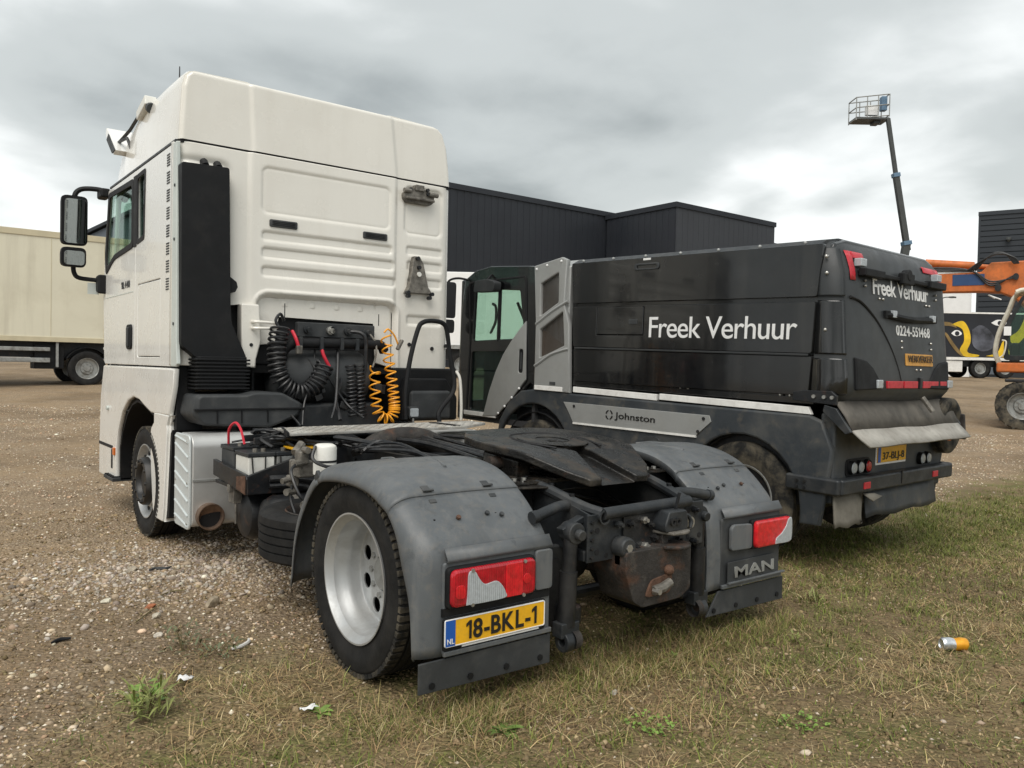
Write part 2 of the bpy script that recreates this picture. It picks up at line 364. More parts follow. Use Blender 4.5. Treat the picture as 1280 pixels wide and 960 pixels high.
def grass_zone(x, y):
    """0 bare gravel .. 1 overgrown: the strip behind the truck and round the sweeper's tail"""
    v = np.where(x < -1.1, .35+(x+1.1)*.35+(np.minimum(y, 9)-.25)*-1.0, 0)      # left edge of the growth
    e = np.interp(x, [-6, -2.6, -1.7, -1.1, 0, 1.2, 2.6, 4.2, 8, 20], [-.7, -.25, .50, .45, .5, .6, 1.1, 1.3, 1.2, .6])
    q = (e-y)/.42+(fbm(x*1.3, y*1.3, 3, 21)-.5)*2.4
    return np.clip(q*.5+.5, 0, 1)
def axis(lim0, lim1, c, fine, g):
    out = [c]; st = fine; p = c
    while p < lim1: p += st; st *= g; out.append(p)
    st = fine; p = c; neg = []
    while p > lim0: p -= st; st *= g; neg.append(p)
    return np.array(neg[::-1]+out)
dd = axis(-6, 900, 3.6, .03, 1.022); ll = axis(-700, 700, 0.2, .035, 1.026)
DD, LL = np.meshgrid(dd, ll, indexing='ij')
GX = C2[0]+DD*FW[0]+LL*RT[0]; GY = C2[1]+DD*FW[1]+LL*RT[1]; GZ = terrain(GX, GY)
def grid_mesh(name, X, Y, Z):
    n, m = X.shape; me = bpy.data.meshes.new(name); V = np.stack([X, Y, Z], -1).reshape(-1, 3)
    idx = np.arange(n*m).reshape(n, m); F = np.stack([idx[:-1, :-1], idx[:-1, 1:], idx[1:, 1:], idx[1:, :-1]], -1).reshape(-1, 4)
    return np_mesh(name, V, F)
def np_mesh(name, V, F):
    me = bpy.data.meshes.new(name); k = F.shape[1]
    me.vertices.add(len(V)); me.vertices.foreach_set('co', V.astype(np.float32).ravel())
    me.loops.add(F.size); me.loops.foreach_set('vertex_index', F.astype(np.int32).ravel())
    me.polygons.add(len(F)); me.polygons.foreach_set('loop_start', np.arange(0, F.size, k, dtype=np.int32))
    try: me.polygons.foreach_set('loop_total', np.full(len(F), k, np.int32))
    except Exception: pass
    me.update(calc_edges=True); return me
def vcol(me, name, cols):
    a = me.color_attributes.new(name, 'FLOAT_COLOR', 'POINT'); c = np.ones((len(cols), 4), np.float32); c[:, :3] = cols
    a.data.foreach_set('color', c.ravel())

def ground_material():
    m = bpy.data.materials.new('dirt_ground'); m.use_nodes = True; t = m.node_tree; nd = t.nodes; ln = t.links; p = nd['Principled BSDF']
    tc = nd.new('ShaderNodeTexCoord'); co = tc.outputs['Object']
    def noise(sc, det=6, ro=.6, dis=0):
        n = nd.new('ShaderNodeTexNoise'); n.inputs['Scale'].default_value = sc; n.inputs['Detail'].default_value = det
        n.inputs['Roughness'].default_value = ro; n.inputs['Distortion'].default_value = dis; ln.new(co, n.inputs['Vector']); return n.outputs[0]
    def vor(sc, feat='F1', out='Distance'):
        n = nd.new('ShaderNodeTexVoronoi'); n.feature = feat; n.inputs['Scale'].default_value = sc; ln.new(co, n.inputs['Vector']); return n.outputs[out]
    def ramp(src, *st):
        r = nd.new('ShaderNodeValToRGB'); el = r.color_ramp.elements
        for i, (pos, c) in enumerate(st):
            q = el[i] if i < 2 else el.new(pos)
            q.position = pos; q.color = (*c, 1) if isinstance(c, tuple) else (c, c, c, 1)
        ln.new(src, r.inputs[0]); return r.outputs[0]
    def mix(f, a, b, mode='MIX'):
        x = nd.new('ShaderNodeMix'); x.data_type = 'RGBA'; x.blend_type = mode
        for i, v in ((0, f), (6, a), (7, b)):
            if hasattr(v, 'links'): ln.new(v, x.inputs[i])
            else: x.inputs[i].default_value = v if i == 0 else (*v, 1)
        return x.outputs[2]
    at = nd.new('ShaderNodeAttribute'); at.attribute_name = 'zone'; zone = at.outputs['Fac']
    soil = ramp(noise(1.1), (.3, (.27, .186, .106)), (.7, (.41, .300, .182)))
    soil = mix(ramp(noise(9, 8), (.38, .0), (.72, .5)), soil, (.165, .110, .062))
    grav = ramp(vor(46, 'F1', 'Color'), (.15, (.245, .178, .114)), (.85, (.62, .505, .372)))
    grav2 = ramp(vor(95, 'F1', 'Color'), (.1, (.21, .150, .094)), (.9, (.53, .43, .305)))
    gr = mix(ramp(noise(5), (.4, .0), (.6, 1.0)), grav, grav2)
    gr = mix(ramp(vor(46), (.3, .0), (.55, .6)), gr, (.155, .108, .064))
    gmask = ramp(noise(1.6, 5, .6), (.38, .3), (.60, .9))
    base = mix(gmask, soil, gr)
    mud = ramp(noise(6, 8), (.3, (.145, .102, .052)), (.7, (.265, .196, .104)))
    mud = mix(ramp(noise(28, 6), (.45, .0), (.7, .6)), mud, (.31, .238, .132))
    moss = ramp(noise(14, 7), (.3, (.082, .090, .024)), (.7, (.175, .182, .055)))
    mud = mix(ramp(noise(2.3, 6), (.45, .0), (.60, .75)), mud, moss)
    c = mix(zone, base, mud)
    # damp darker patches and pale dry ones
    c = mix(ramp(noise(.45, 4), (.46, .0), (.62, .45)), c, (.105, .072, .042))
    ln.new(c, p.inputs['Base Color']); p.inputs['Roughness'].default_value = .93; p.inputs['Specular IOR Level'].default_value = .25
    b1 = nd.new('ShaderNodeBump'); b1.inputs['Strength'].default_value = .9; b1.inputs['Distance'].default_value = .02; ln.new(vor(46), b1.inputs['Height']); b1.invert = True
    b2 = nd.new('ShaderNodeBump'); b2.inputs['Strength'].default_value = .6; b2.inputs['Distance'].default_value = .02; ln.new(noise(22, 9, .7), b2.inputs['Height']); ln.new(b1.outputs[0], b2.inputs['Normal'])
    ln.new(b2.outputs[0], p.inputs['Normal']); MAT['ground'] = m
ground_material()
gm = grid_mesh('ground', GX, GY, GZ)
za_ = grass_zone(GX, GY)*np.clip((18-DD)/6, 0, 1); vcol(gm, 'zone', np.repeat(za_.reshape(-1, 1), 3, 1))
ground = link(gm, 'ground', 'ground', ang=180); tag(ground, kind='structure')

# ---------------------------------------------------------------- far halls, lorries and plant
def cladding(name, col, horiz=False, pitch=.3, rough=.5):
    m = mat(name, col, rough, .1, var=.06, vscale=.15, dirt=[(tuple(c*.75 for c in col), .4, .35, .45, .7)])
    return m
mat('hall_dark', (.016, .019, .025), .55, .1, var=.08, vscale=.12, dirt=[((.018, .02, .027), .6, .3, .45, .7)])
mat('hall_grey', (.040, .043, .050), .55, .1, var=.06, vscale=.12)
mat('hall_slat', (.026, .031, .038), .5, .2, var=.06, vscale=.2)
mat('wall_white', (.80, .80, .79), .7, var=.03)
mat('hall_blue', (.10, .12, .145), .6, var=.05, vscale=.2)
mat('beige', (.69, .655, .52), .5, var=.03, vscale=.6, dirt=[((.4,.35,.24), .3, 1.1, .5, .8)], streak=((.36,.32,.24), .35, 3))
mat('beige_edge', (.55, .49, .34), .5)
mat('orange', (.56, .14, .025), .5, var=.12, vscale=3, dirt=[((.16,.075,.03), .6, 5, .45, .75)])
mat('lift_blue', (.11, .19, .28), .5); mat('lift_grey', (.048, .052, .05), .5, var=.1)
mat('decal_blue', (.018, .055, .15), .45); mat('cream_frame', (.66, .62, .52), .5, dirt=[((.3,.26,.2), .4, 6)])

def hall(name, x0, x1, y0, y1, z1, m, pitch, label, cat='building', rib=.014, sides='-y-x', trim=None, front=None):
    """clad hall: wall panels ribbed on the faces towards the yard, parapet cap on top"""
    r = empty(name, ((x0+x1)/2, (y0+y1)/2, 1.3)); tag(r, label, cat, 'halls behind the yard'); inv = Matrix.Translation(-r.location)
    def put(mb, n, mm): 
        me = mb.mesh(n); me.transform(inv); return link(me, n, mm, r)
    put(MB().box(x0, x1, y0, y1, .6, z1), 'wall', m)
    k = MB(); n = int((x1-x0)/pitch); k2 = MB()
    if '-y' in sides:
        for i in range(n): a = x0+(x1-x0)*(i+.18)/n; b = x0+(x1-x0)*(i+.82)/n; k.box(a, b, y0-rib, y0+.01, .8, z1-.28)
    n = int((y1-y0)/pitch)
    if '-x' in sides:
        for i in range(n): a = y0+(y1-y0)*(i+.18)/n; b = y0+(y1-y0)*(i+.82)/n; k2.box(x0-rib, x0+.01, a, b, .8, z1-.28)
    o = put(k, 'cladding_rib', front or m); o['kind'] = 'stuff'
    o = put(k2, 'cladding_rib', m); o['kind'] = 'stuff'
    if front: put(MB().box(x0, x1, y0-.006, y0+.01, .6, z1-.1), 'front_sheet', front)
    put(MB().box(x0-.09, x1+.09, y0-.09, y1+.09, z1-.26, z1+.06), 'parapet', trim or m)
    return r
hall('black_hall', 21.0, 60.0, 36.25, 75, 12.05, 'hall_dark', .5, 'long black clad hall behind the white tractor cab, its wall running left of the corner')
hall('grey_hall', 35.69, 46.0, 30.03, 36.1, 11.8, 'hall_dark', .5, 'shorter dark hall block jutting forward behind the black sweeper hopper', front='hall_grey')
# pale upper front of the jutting block
# right-hand hall with horizontal cladding boards
RH = empty('slatted_hall', (62.4, 22.0, 1.3)); tag(RH, 'dark grey hall clad in horizontal boards at the right edge of the photo', 'building', 'halls behind the yard')
def fr_at(o, ang): return Matrix.Translation(o) @ Matrix.Rotation(ang, 4, 'Z')
_a = math.atan2(-FW[0]*0-RT[1]*-1, RT[0])  # facade faces the yard squarely
FA = math.atan2(RT[1], RT[0])
RH.location = (61.1, 22.8, 1.3); RH.rotation_euler = (0, 0, math.atan2(-.94, .34))
MB().box(0, 26, .05, 20, -.6, 12.1).build('wall', 'hall_slat', RH)
_bd = MB().box(0, 26, -.03, .06, 0, .33)
bdm = _bd.mesh('board'); 
for i in range(30):
    o = link(bdm, 'board', 'hall_slat', RH, smooth=False); o.location = (0, -.012*(i % 2), .1+i*.4)
MB().box(-.12, 26.1, -.12, .06, 12.02, 12.3).build('parapet', 'hall_slat', RH)
MB().box(-.10, .05, -.05, .2, -.6, 12.02).build('corner_post', 'hall_slat', RH)
MB().box(3.0, 6.0, -.30, -.06, 9.3, 9.75).box(3.0, 6.0, -.5, -.3, 9.6, 9.75).build('canopy', 'hall_blue', RH)
MB().cbox((1.85, -.2, 10.2), (.3, .35, .18)).cyl((1.85, -.35, 10.15), (1.85, -.55, 10.0), .1, 10).build('wall_lamp', 'lift_grey', RH)
MB().box(-.0, 2.2, -.11, -.045, .3, 3.2).build('door', 'hall_blue', RH)
WH = empty('white_hall', (58.9, 24.6, 1.3), (0, 0, FA)); tag(WH, 'low white wall of a building under the orange digger arm', 'building')
MB().box(-1.5, 2.6, .3, 10, -.6, 8.0).build('wall', 'wall_white', WH); MB().box(-1.55, 2.65, .2, 10.1, 7.9, 8.2).build('parapet', 'hall_slat', WH)
LP = empty('lamp_post', (57.6, 23.9, 1.35)); tag(LP, 'thin grey lamp post in front of the low white wall', 'lamp post')
MB().tube([(0,0,0), (0,0,5.0)], [.07, .04], 8).tube(smooth_path([(0,0,5.0), (0,0,5.5), (.2,-.15,5.75), (.6,-.4,5.8)]), .035, 6).build('post', 'lift_grey', LP)
MB().cbox((.75, -.5, 5.8), (.5, .35, .1)).build('lamp_head', 'lift_grey', LP, bev=.02)
# blue-grey gabled shed far behind the beige lorry
GB = empty('gabled_shed', (11.7, 61.3, 1.3), (0, 0, FA)); tag(GB, 'blue-grey gabled shed showing over the beige lorry box', 'building')
MB().prism([(-6, -.6), (10, -.6), (10, 8), (2, 11.9), (-6, 8.0)], 1, 0, 18).build('wall', 'hall_blue', GB)
MB().prism([(-6.4, 7.9), (2, 12.05), (10.4, 7.9), (10.4, 8.15), (2, 12.3), (-6.4, 8.15)], 1, -.3, 18.3).build('roof', 'hall_slat', GB)
MB().cyl((.2, 1, 10.8), (.2, 1, 11.9), .16, 12).cyl((.2, 1, 11.85), (.2, 1, 12.1), .3, 12).build('roof_vent', 'lift_grey', GB)

# ---------------------------------------------------------------- wheel library
def tyre_mesh(name, R, rr, w, groove=True, n=56):
    """tyre about the x axis, centred; rr = bead radius"""
    h = w/2; p = [(-h*.72, rr-.012), (-h*.86, rr+.004), (-h*.90, rr+.03), (-h*.985, rr+(R-rr)*.42), (-h, rr+(R-rr)*.55), (-h*.985, rr+(R-rr)*.68), (-h*.955, rr+(R-rr)*.80), (-h*.95, R-.028), (-h*.93, R-.024), (-h*.86, R-.008), (-h*.82, R-.002)]
    if groove:
        k = 4
        for i in range(k):
            g = -h*.82+(i+1)*(h*1.64)/(k+1); a = w*.018
            p += [(g-a, R), (g-a*.8, R-.014), (g+a*.8, R-.014), (g+a, R)]
    q = [(-x, r) for x, r in p[:11]][::-1]
    return MB().lathe(p+q, ax=0, n=n, close=True).mesh(name)
def lugs(mb, R, w, n, l=.03, d=.012, ang=.35, out=.006):
    for i in range(n):
        a = 2*PI*i/n
        for s in (-1, 1):
            c = Vector((s*w*.385, math.cos(a)*(R-d+out), math.sin(a)*(R-d+out)))
            Rm = Matrix.Rotation(a, 3, 'X') @ Matrix.Rotation(s*ang, 3, 'Y').to_3x3()
            Rm = Matrix.Rotation(a, 3, 'X')
            mb.cbox(c, (w*.19, d*2, l), Rm)
    return mb
def simple_wheel(name, R, rr, w, parent, loc, rim='rim_grey', tyre='rubber_mud', rot=0, knob=0):
    """wheel > tyre, rim; the disc faces local -x"""
    r = empty(name, loc, (0, 0, rot), parent)
    me = tyre_mesh('tyre', R, rr, w, n=40); o = link(me, 'tyre', tyre, r)
    if knob:
        k = lugs(MB(), R, w, knob, .05, .02); me2 = k.mesh('tread_lug'); o2 = link(me2, 'tread_lug', tyre, r, smooth=False)
    h = w/2
    k = MB().lathe([(-h*.80, rr+.01), (-h*.84, rr-.005), (-h*.78, rr-.02), (-h*.3, rr*.88), (-h*.25, rr*.6), (-h*.45, rr*.52), (-h*.45, rr*.30), (-h*.62, rr*.26), (-h*.62, .001)], ax=0, n=32)
    k.lathe([(h*.8, rr+.01), (h*.78, rr-.02), (h*.2, rr*.9), (h*.2, .001)], ax=0, n=24)
    for i in range(8):
        a = 2*PI*i/8; k.cyl((-h*.43, math.cos(a)*rr*.42, math.sin(a)*rr*.42), (-h*.56, math.cos(a)*rr*.42, math.sin(a)*rr*.42), .018, 6)
    link(k.mesh('rim'), 'rim', rim, r); return r

# ---------------------------------------------------------------- beige box lorry (behind, left)
BX = empty('box_lorry', (-1.0, 21.08, .70)); tag(BX, 'beige box lorry parked behind the white tractor at the left edge', 'lorry')
MB().box(-7.5, 5.4, 0, 2.5, 1.2, 4.07).build('cargo_box', 'beige', BX, bev=.03)
for x in np.arange(-7.4, 5.5, 1.28): MB().box(x-.006, x+.006, -.006, .02, 1.32, 3.9).build('panel_joint', 'beige_edge', BX, smooth=False)
MB().box(-7.52, 5.42, -.025, .02, 3.93, 4.09).box(-7.52, 5.42, -.025, .02, 1.17, 1.30).build('edge_rail', 'beige_edge', BX, bev=.006)
MB().box(-7.4, 5.3, .35, .5, .75, 1.2).box(-7.4, 5.3, 2.0, 2.15, .75, 1.2).build('chassis_rail', 'frame_black', BX)
MB().box(-7.2, 1.55, .0, .05, .62, .74).box(-7.2, 1.55, .0, .05, .92, 1.02).build('side_guard', 'rim_grey', BX, bev=.01)
MB().box(1.2, 1.9, .12, .9, .45, 1.1).build('tool_box', 'plastic_black', BX, bev=.02)
for x in (-.55, 1.72): MB().box(x-.03, x+.03, .02, .08, .5, 1.2).build('guard_post', 'rim_grey', BX)
for x in (2.45, -1.35, -2.65, -5.2):
    for yy, rot in ((.16, PI/2), (2.34, -PI/2)):
        simple_wheel('wheel', .47, .29, .29, BX, (x, yy, .47), rot=rot, tyre='rubber')
for x in (2.45, -1.35, -2.65): 
    k = MB().lathe([(-.17, .56), (.17, .56), (.17, .58), (-.17, .58)], ax=1, n=40, close=True)
    k2 = MB(); k2.v = [(v[0]+x, v[1]+.19, v[2]+.47) for v in k.v]; k2.f = [f for f in k.f if all(k.v[i][2] > .18 for i in f)]
    k2.build('mudguard', 'plastic_black', BX)
    MB().cyl((x, .1, .47), (x, 2.4, .47), .07, 10).build('axle', 'frame_black', BX)
MB().prism([(5.45, .5), (7.6, .5), (7.6, 1.6), (7.35, 3.0), (5.45, 3.0)], 1, .05, 2.45).build('cab', 'wall_white', BX, bev=.08)
MB().prism([(5.9, 1.75), (7.45, 1.75), (7.25, 2.7), (5.9, 2.7)], 1, .04, .06).build('side_window', 'glass_dark', BX)
simple_wheel('wheel', .47, .29, .29, BX, (6.6, .16, .47), rot=PI/2, tyre='rubber'); simple_wheel('wheel', .47, .29, .29, BX, (6.6, 2.34, .47), rot=-PI/2, tyre='rubber')

# ---------------------------------------------------------------- painted lorry (behind, right)
def far(d, px, py):
    v = (_f+_r*((px-640)/FPX)+_u*((480-py)/FPX)); t = d/(v.x*FW[0]+v.y*FW[1]); return CAM_POS+v*t
CL = empty('painted_lorry', (40.63, 15.93, 1.35), (0, 0, FA)); tag(CL, 'lorry with a black and yellow face painted on its box, behind the digger', 'lorry')
mat('mural_black', (.012, .013, .018), .45, var=.3, vscale=.5); mat('mural_yellow', (.72, .46, .015), .45, var=.2, vscale=1.2)
mat('mural_grey', (.10, .105, .13), .45, var=.6, vscale=.7); mat('mural_brown', (.20, .13, .045), .5, var=.5, vscale=1)
MB().box(-2.6, 6.2, 0, 2.5, 1.06, 3.36).build('cargo_box', 'mural_black', CL, bev=.03)
MB().box(-2.62, 6.22, -.03, .02, .93, 1.07).box(-2.62, 6.22, -.03, .02, 3.34, 3.42).build('edge_rail', 'white_paint', CL)
fc = frame((0, -.012, 0), (1,0,0), (0,0,1))
fc2 = frame((0, -.018, 0), (1,0,0), (0,0,1)); fc3 = frame((0, -.024, 0), (1,0,0), (0,0,1))
def blob(pts): return [(p.x, p.y) for p in smooth_path([(a, b, 0) for a, b in pts+[pts[0]]], 5)][:-1]
MU = plate('mural', blob([(.25,2.75),(.85,2.95),(1.2,2.5),(1.3,1.9),(1.15,1.35),(1.75,1.2),(1.6,1.1),(1.0,1.12),(.75,1.45),(.95,1.9),(.9,2.4),(.7,2.62)]), [], .01, fc, 'mural_yellow', CL)
plate('mural', blob([(-.3,2.9),(.25,2.85),(.55,2.6),(.2,2.68),(-.3,2.7)]), [], .01, fc, 'mural_brown', CL)
plate('mural', blob([(-.1,2.3),(.35,1.6),(.75,1.2),(.95,1.15),(.5,1.7),(.05,2.3)]), [], .01, fc, 'mural_brown', CL)
plate('mural', blob([(1.35,2.5),(1.8,2.75),(2.3,2.45),(2.6,1.9),(2.35,1.5),(1.85,1.4),(1.45,1.65),(1.35,2.1)]), [], .01, fc, 'mural_grey', CL)
plate('mural', blob([(2.1,1.15),(2.7,1.35),(2.95,1.9),(3.1,1.9),(3.3,1.5),(3.3,1.12)]), [], .01, fc, 'mural_yellow', CL)
plate('mural', blob([(3.35,2.2),(3.75,2.5),(4.0,3.0),(4.1,3.3),(4.25,3.2),(4.3,2.7),(4.1,2.2),(3.7,1.8),(3.4,1.9)]), [], .01, fc, 'mural_yellow', CL)
for ex, ez, w in ((.55, 2.3, .28), (2.75, 2.88, .42)):
    plate('mural', blob([(ex-w,ez),(ex-w*.3,ez+.16),(ex+w*.5,ez+.14),(ex+w,ez-.02),(ex+w*.3,ez-.13),(ex-w*.4,ez-.12)]), [], .01, fc2, 'wall_white', CL)
    plate('mural', circle(ex+.03, ez, .12, 14), [], .01, fc3, 'mural_black', CL)
MB().box(-2.5, 6.1, .3, .5, .6, .93).box(-2.5, 6.1, 2.0, 2.2, .6, .93).build('chassis_rail', 'frame_black', CL)
MB().box(-.3, .95, .03, .7, .3, .9).build('tool_box', 'white_paint', CL, bev=.03)
for x in (1.9, 3.2): simple_wheel('wheel', .5, .29, .3, CL, (x, .2, .5), rot=PI/2, tyre='rubber', rim='rim_grey'); simple_wheel('wheel', .5, .29, .3, CL, (x, 2.3, .5), rot=-PI/2, tyre='rubber')
MB().prism([(6.3, .4), (8.3, .4), (8.3, 1.6), (8.0, 3.0), (6.3, 3.0)], 1, .05, 2.45).build('cab', 'mural_black', CL, bev=.08)
simple_wheel('wheel', .5, .29, .3, CL, (7.3, .2, .5), rot=PI/2, tyre='rubber'); simple_wheel('wheel', .5, .29, .3, CL, (7.3, 2.3, .5), rot=-PI/2, tyre='rubber')

WT = empty('white_trailer', (0, 0, 0), (0, 0, 0)); tag(WT, 'white box trailer far behind, glimpsed between the tractor cab and the sweeper roof', 'trailer')
_p = far(31, 548, 445); WT.location = (_p.x, _p.y, 1.0); WT.rotation_euler = (0, 0, FA)
MB().box(0, 4.6, 0, 2.5, 1.15, 4.05).build('cargo_box', 'wall_white', WT, bev=.03)
MB().box(-.02, 4.62, -.03, .02, 1.1, 1.25).build('edge_rail', 'rim_grey', WT)
MB().box(.1, 4.5, .3, 2.2, .7, 1.1).build('chassis', 'frame_black', WT)
for x in (.9, 2.2): simple_wheel('wheel', .5, .29, .3, WT, (x, .2, .5), rot=PI/2, tyre='rubber'); simple_wheel('wheel', .5, .29, .3, WT, (x, 2.3, .5), rot=-PI/2, tyre='rubber')

# ---------------------------------------------------------------- boom lift (behind the sweeper)
BL = empty('boom_lift', (36.0, 17.0, 1.33), (0, 0, FA)); tag(BL, 'tall telescopic boom lift raised behind the sweeper with its basket against the sky', 'boom lift')
def bl(P): return Matrix.Rotation(-FA, 3, 'Z') @ (Vector(P)-BL.location)
b0, b1, b2 = bl((36.911, 16.287, 7.909)), bl((36.426, 16.664, 11.241)), bl((36.046, 16.961, 14.05))
base = bl((36.3, 16.8, 2.6))
def beam(mb, a, b, w, h):
    t = (b-a).normalized(); u = t.cross(Vector((0,1,0))).normalized(); v = t.cross(u)
    R = Matrix((u, v, t)).transposed(); return mb.cbox((a+b)/2, (w, h, (b-a).length), R)
beam(MB(), base, b0, .34, .32).build('boom_base', 'lift_grey', BL, bev=.03)
beam(MB(), b0-(b1-b0)*.1, b1, .27, .25).build('boom_middle', 'lift_grey', BL, bev=.03)
beam(MB(), b1, b2, .19, .18).build('boom_tip', 'lift_grey', BL, bev=.03)
for b, w in ((b0, .40), (b1, .33)): beam(MB(), b-(b1-b0)*.02, b+(b1-b0)*.04, w, w).build('boom_collar', 'lift_blue', BL, bev=.02)
q0, q1 = bl((34.813, 17.92, 13.95)), bl((36.10, 16.92, 14.15))
bk = MB(); fl = MB()
u = (q1-q0); u.z = 0; L = u.length; u.normalize(); v = Vector((-u.y, u.x, 0)); zz = Vector((0,0,1)); tilt = (q1.z-q0.z)/L
def bp(a, b, c): return q0+u*a+v*b+zz*(c+tilt*a)
for c in (0.06, .6, 1.1):
    for (a0, b0_), (a1, b1_) in (((0,0),(L,0)),((L,0),(L,.9)),((L,.9),(0,.9)),((0,.9),(0,0))): bk.cyl(bp(a0,b0_,c), bp(a1,b1_,c), .028, 6)
for a in (0, L*.33, L*.66, L):
    for b in (0, .9): bk.cyl(bp(a,b,0), bp(a,b,1.1), .025, 6)
bk.build('basket_rail', 'rim_grey', BL)
R3 = Matrix((u, v, zz)).transposed()
fl.cbox(bp(L/2, .45, .0), (L, .95, .1), R3).cbox(bp(L*.7, .45, -.12), (.3, .5, .2), R3); fl.build('basket_floor', 'lift_grey', BL)
MB().cbox(bp(L*.55, .3, .45), (.65, .2, .5), R3).build('control_box', 'wall_white', BL, bev=.03)
MB().cbox(bp(L*.92, .4, .75), (.28, .3, .7), R3).build('tool_rack', 'lift_blue', BL, bev=.03)
MB().box(-1.6, 1.6, -1.0, 1.0, 1.0, 1.7).build('turntable', 'lift_blue', BL, bev=.05)
MB().box(-1.9, 1.9, -.9, .9, .5, .95).build('chassis', 'lift_grey', BL, bev=.05)
for x in (-1.4, 1.4):
    for y, rt in ((-1.05, PI/2), (1.05, -PI/2)): simple_wheel('wheel', .5, .3, .35, BL, (x, y, .5), rot=rt, tyre='rubber')

# ---------------------------------------------------------------- wheeled digger (right edge)
EX = empty('wheeled_digger', (17.13, 3.81, .27), (0, 0, FA-math.radians(31))); tag(EX, 'orange wheeled digger with cream cab frame at the right edge of the photo', 'digger')
# local: x to the right in the picture, y away, z up; front-left wheel hub at (0,0,.52)
simple_wheel('wheel', .53, .30, .42, EX, (0, .05, .53), rot=PI/2, tyre='rubber_mud', rim='rim_grey', knob=20)
simple_wheel('wheel', .53, .30, .42, EX, (0, 1.9, .53), rot=-PI/2, tyre='rubber_mud', knob=20)
simple_wheel('wheel', .53, .30, .42, EX, (2.5, .05, .53), rot=PI/2, tyre='rubber_mud', knob=20)
simple_wheel('wheel', .53, .30, .42, EX, (2.5, 1.9, .53), rot=-PI/2, tyre='rubber_mud', knob=20)
MB().box(-.2, 3.0, .35, 1.65, .55, 1.0).build('chassis', 'orange', EX, bev=.05)
MB().box(-.35, .25, -.12, .3, 1.06, 1.13).build('mudguard', 'frame_black', EX, bev=.02)
MB().cyl((1.2, 1.0, 1.0), (1.2, 1.0, 1.3), .6, 24).build('slew_ring', 'frame_black', EX)
MB().box(-.52, 3.2, -.1, 1.05, 1.28, 1.50).build('upper_deck', 'orange', EX, bev=.04)
MB().box(1.1, 3.3, -.1, 2.1, 1.5, 2.6).build('engine_cover', 'orange', EX, bev=.1)
# cab: cream tubular frame with glass
CABE = empty('cab', (.03, 0, 0), parent=EX)
cf = MB()
for y in (.95,):
    cf.tube(smooth_path([(-.50, y, 1.5), (-.58, y, 1.75), (-.52, y, 2.2), (-.33, y, 2.75), (-.22, y, 3.05), (0, y, 3.12), (.9, y, 3.1), (1.0, y, 2.95), (1.0, y, 1.5)], 6), .055, 8)
for y in (-.1,): cf.tube(smooth_path([(-.22, y, 3.07), (0, y, 3.12), (.9, y, 3.1), (1.0, y, 2.95), (1.0, y, 1.5)], 6), .05, 8)
for x, z in ((-.2, 3.06), (1.0, 3.0)): cf.cyl((x, -.1, z), (x, .95, z), .045, 8)
cf.build('cab_frame', 'cream_frame', CABE)
MB().prism([(-.2, 3.08), (1.0, 3.06), (1.0, 3.14), (0, 3.17)], 1, -.12, .97).build('cab_roof', 'cream_frame', CABE, bev=.02)
plate('cab_door', rounded([(-.42, 1.55), (.55, 1.55), (.55, 3.0), (-.1, 3.0), (-.42, 2.3)], .08), [rounded([(-.33, 1.65), (.46, 1.65), (.46, 2.92), (-.06, 2.92), (-.33, 2.3)], .08)], .03, frame((0, -.10, 0), (1,0,0), (0,0,1)), 'frame_black', CABE)
MB().prism([(-.40, 1.6), (.5, 1.6), (.5, 2.95), (-.05, 2.95), (-.40, 2.25)], 1, -.07, -.065).build('window_pane', 'glass_green', CABE)
MB().prism([(-.40, 1.6), (.95, 1.6), (.95, 2.95), (-.05, 2.95), (-.40, 2.25)], 1, .94, .945).build('window_pane', 'glass_green', CABE)
MB().box(.15, .65, .2, .7, 1.5, 1.85).box(.5, .66, .2, .7, 1.85, 2.6).box(-.3, -.1, .2, .7, 1.5, 1.95).build('seat', 'interior', CABE, bev=.05)
MB().cbox((.3, .3, 2.2), (.12, .12, .3)).build('seat_cover', 'red_hose', CABE, bev=.02)
MB().tube(smooth_path([(-.5, -.16, 1.6), (-.42, -.18, 1.68), (-.38, -.18, 1.95), (-.46, -.16, 2.0)]), .018, 6).build('door_grip', 'cream_frame', CABE)
MB().cbox((-.36, -.17, 2.2), (.14, .03, .2)).build('sticker_plate', 'wall_white', CABE)
MB().tube([(-.5, -.2, 2.9), (-.75, -.3, 3.0), (-.62, -.3, 2.92)], .015, 6).build('wiper_arm', 'wall_white', CABE)
# boom and stick reaching left behind the sweeper
ARM = empty('arm', (-.62, 0, 0), parent=EX); ARM.scale = (.79, 1, 1)
MB().prism([(-2.2, 3.24), (-.3, 3.22), (.2, 3.18), (.55, 3.05), (1.4, 2.3), (2.2, 2.2), (1.6, 3.7), (.75, 3.93), (-.1, 3.92), (-.35, 3.70), (-2.2, 3.68)], 1, 1.25, 1.65).build('boom', 'orange', ARM, bev=.03)
plate('boom_decal', rect(-1.12, -.26, 3.38, 3.65), [], .008, frame((0, 1.245, 0), (1,0,0), (0,0,1)), 'decal_blue', ARM, .002)
MB().tube([(-1.9, 1.45, 3.99), (-.55, 1.45, 3.87)], .10, 14).tube([(-.6, 1.45, 3.88), (-.1, 1.45, 3.82)], .06, 12).build('hydraulic_ram', 'orange', ARM)
for k in range(5):
    dz = .05*k
    MB().tube(smooth_path([(-.75+.06*k, 1.2, 3.72), (-.25+.05*k, 1.12, 4.0+dz*.6), (.2+.07*k, 1.12, 4.12-dz*.6), (.5+.03*k, 1.15, 3.85)]), .022, 6).build('hydraulic_hose', 'black_hose', ARM)
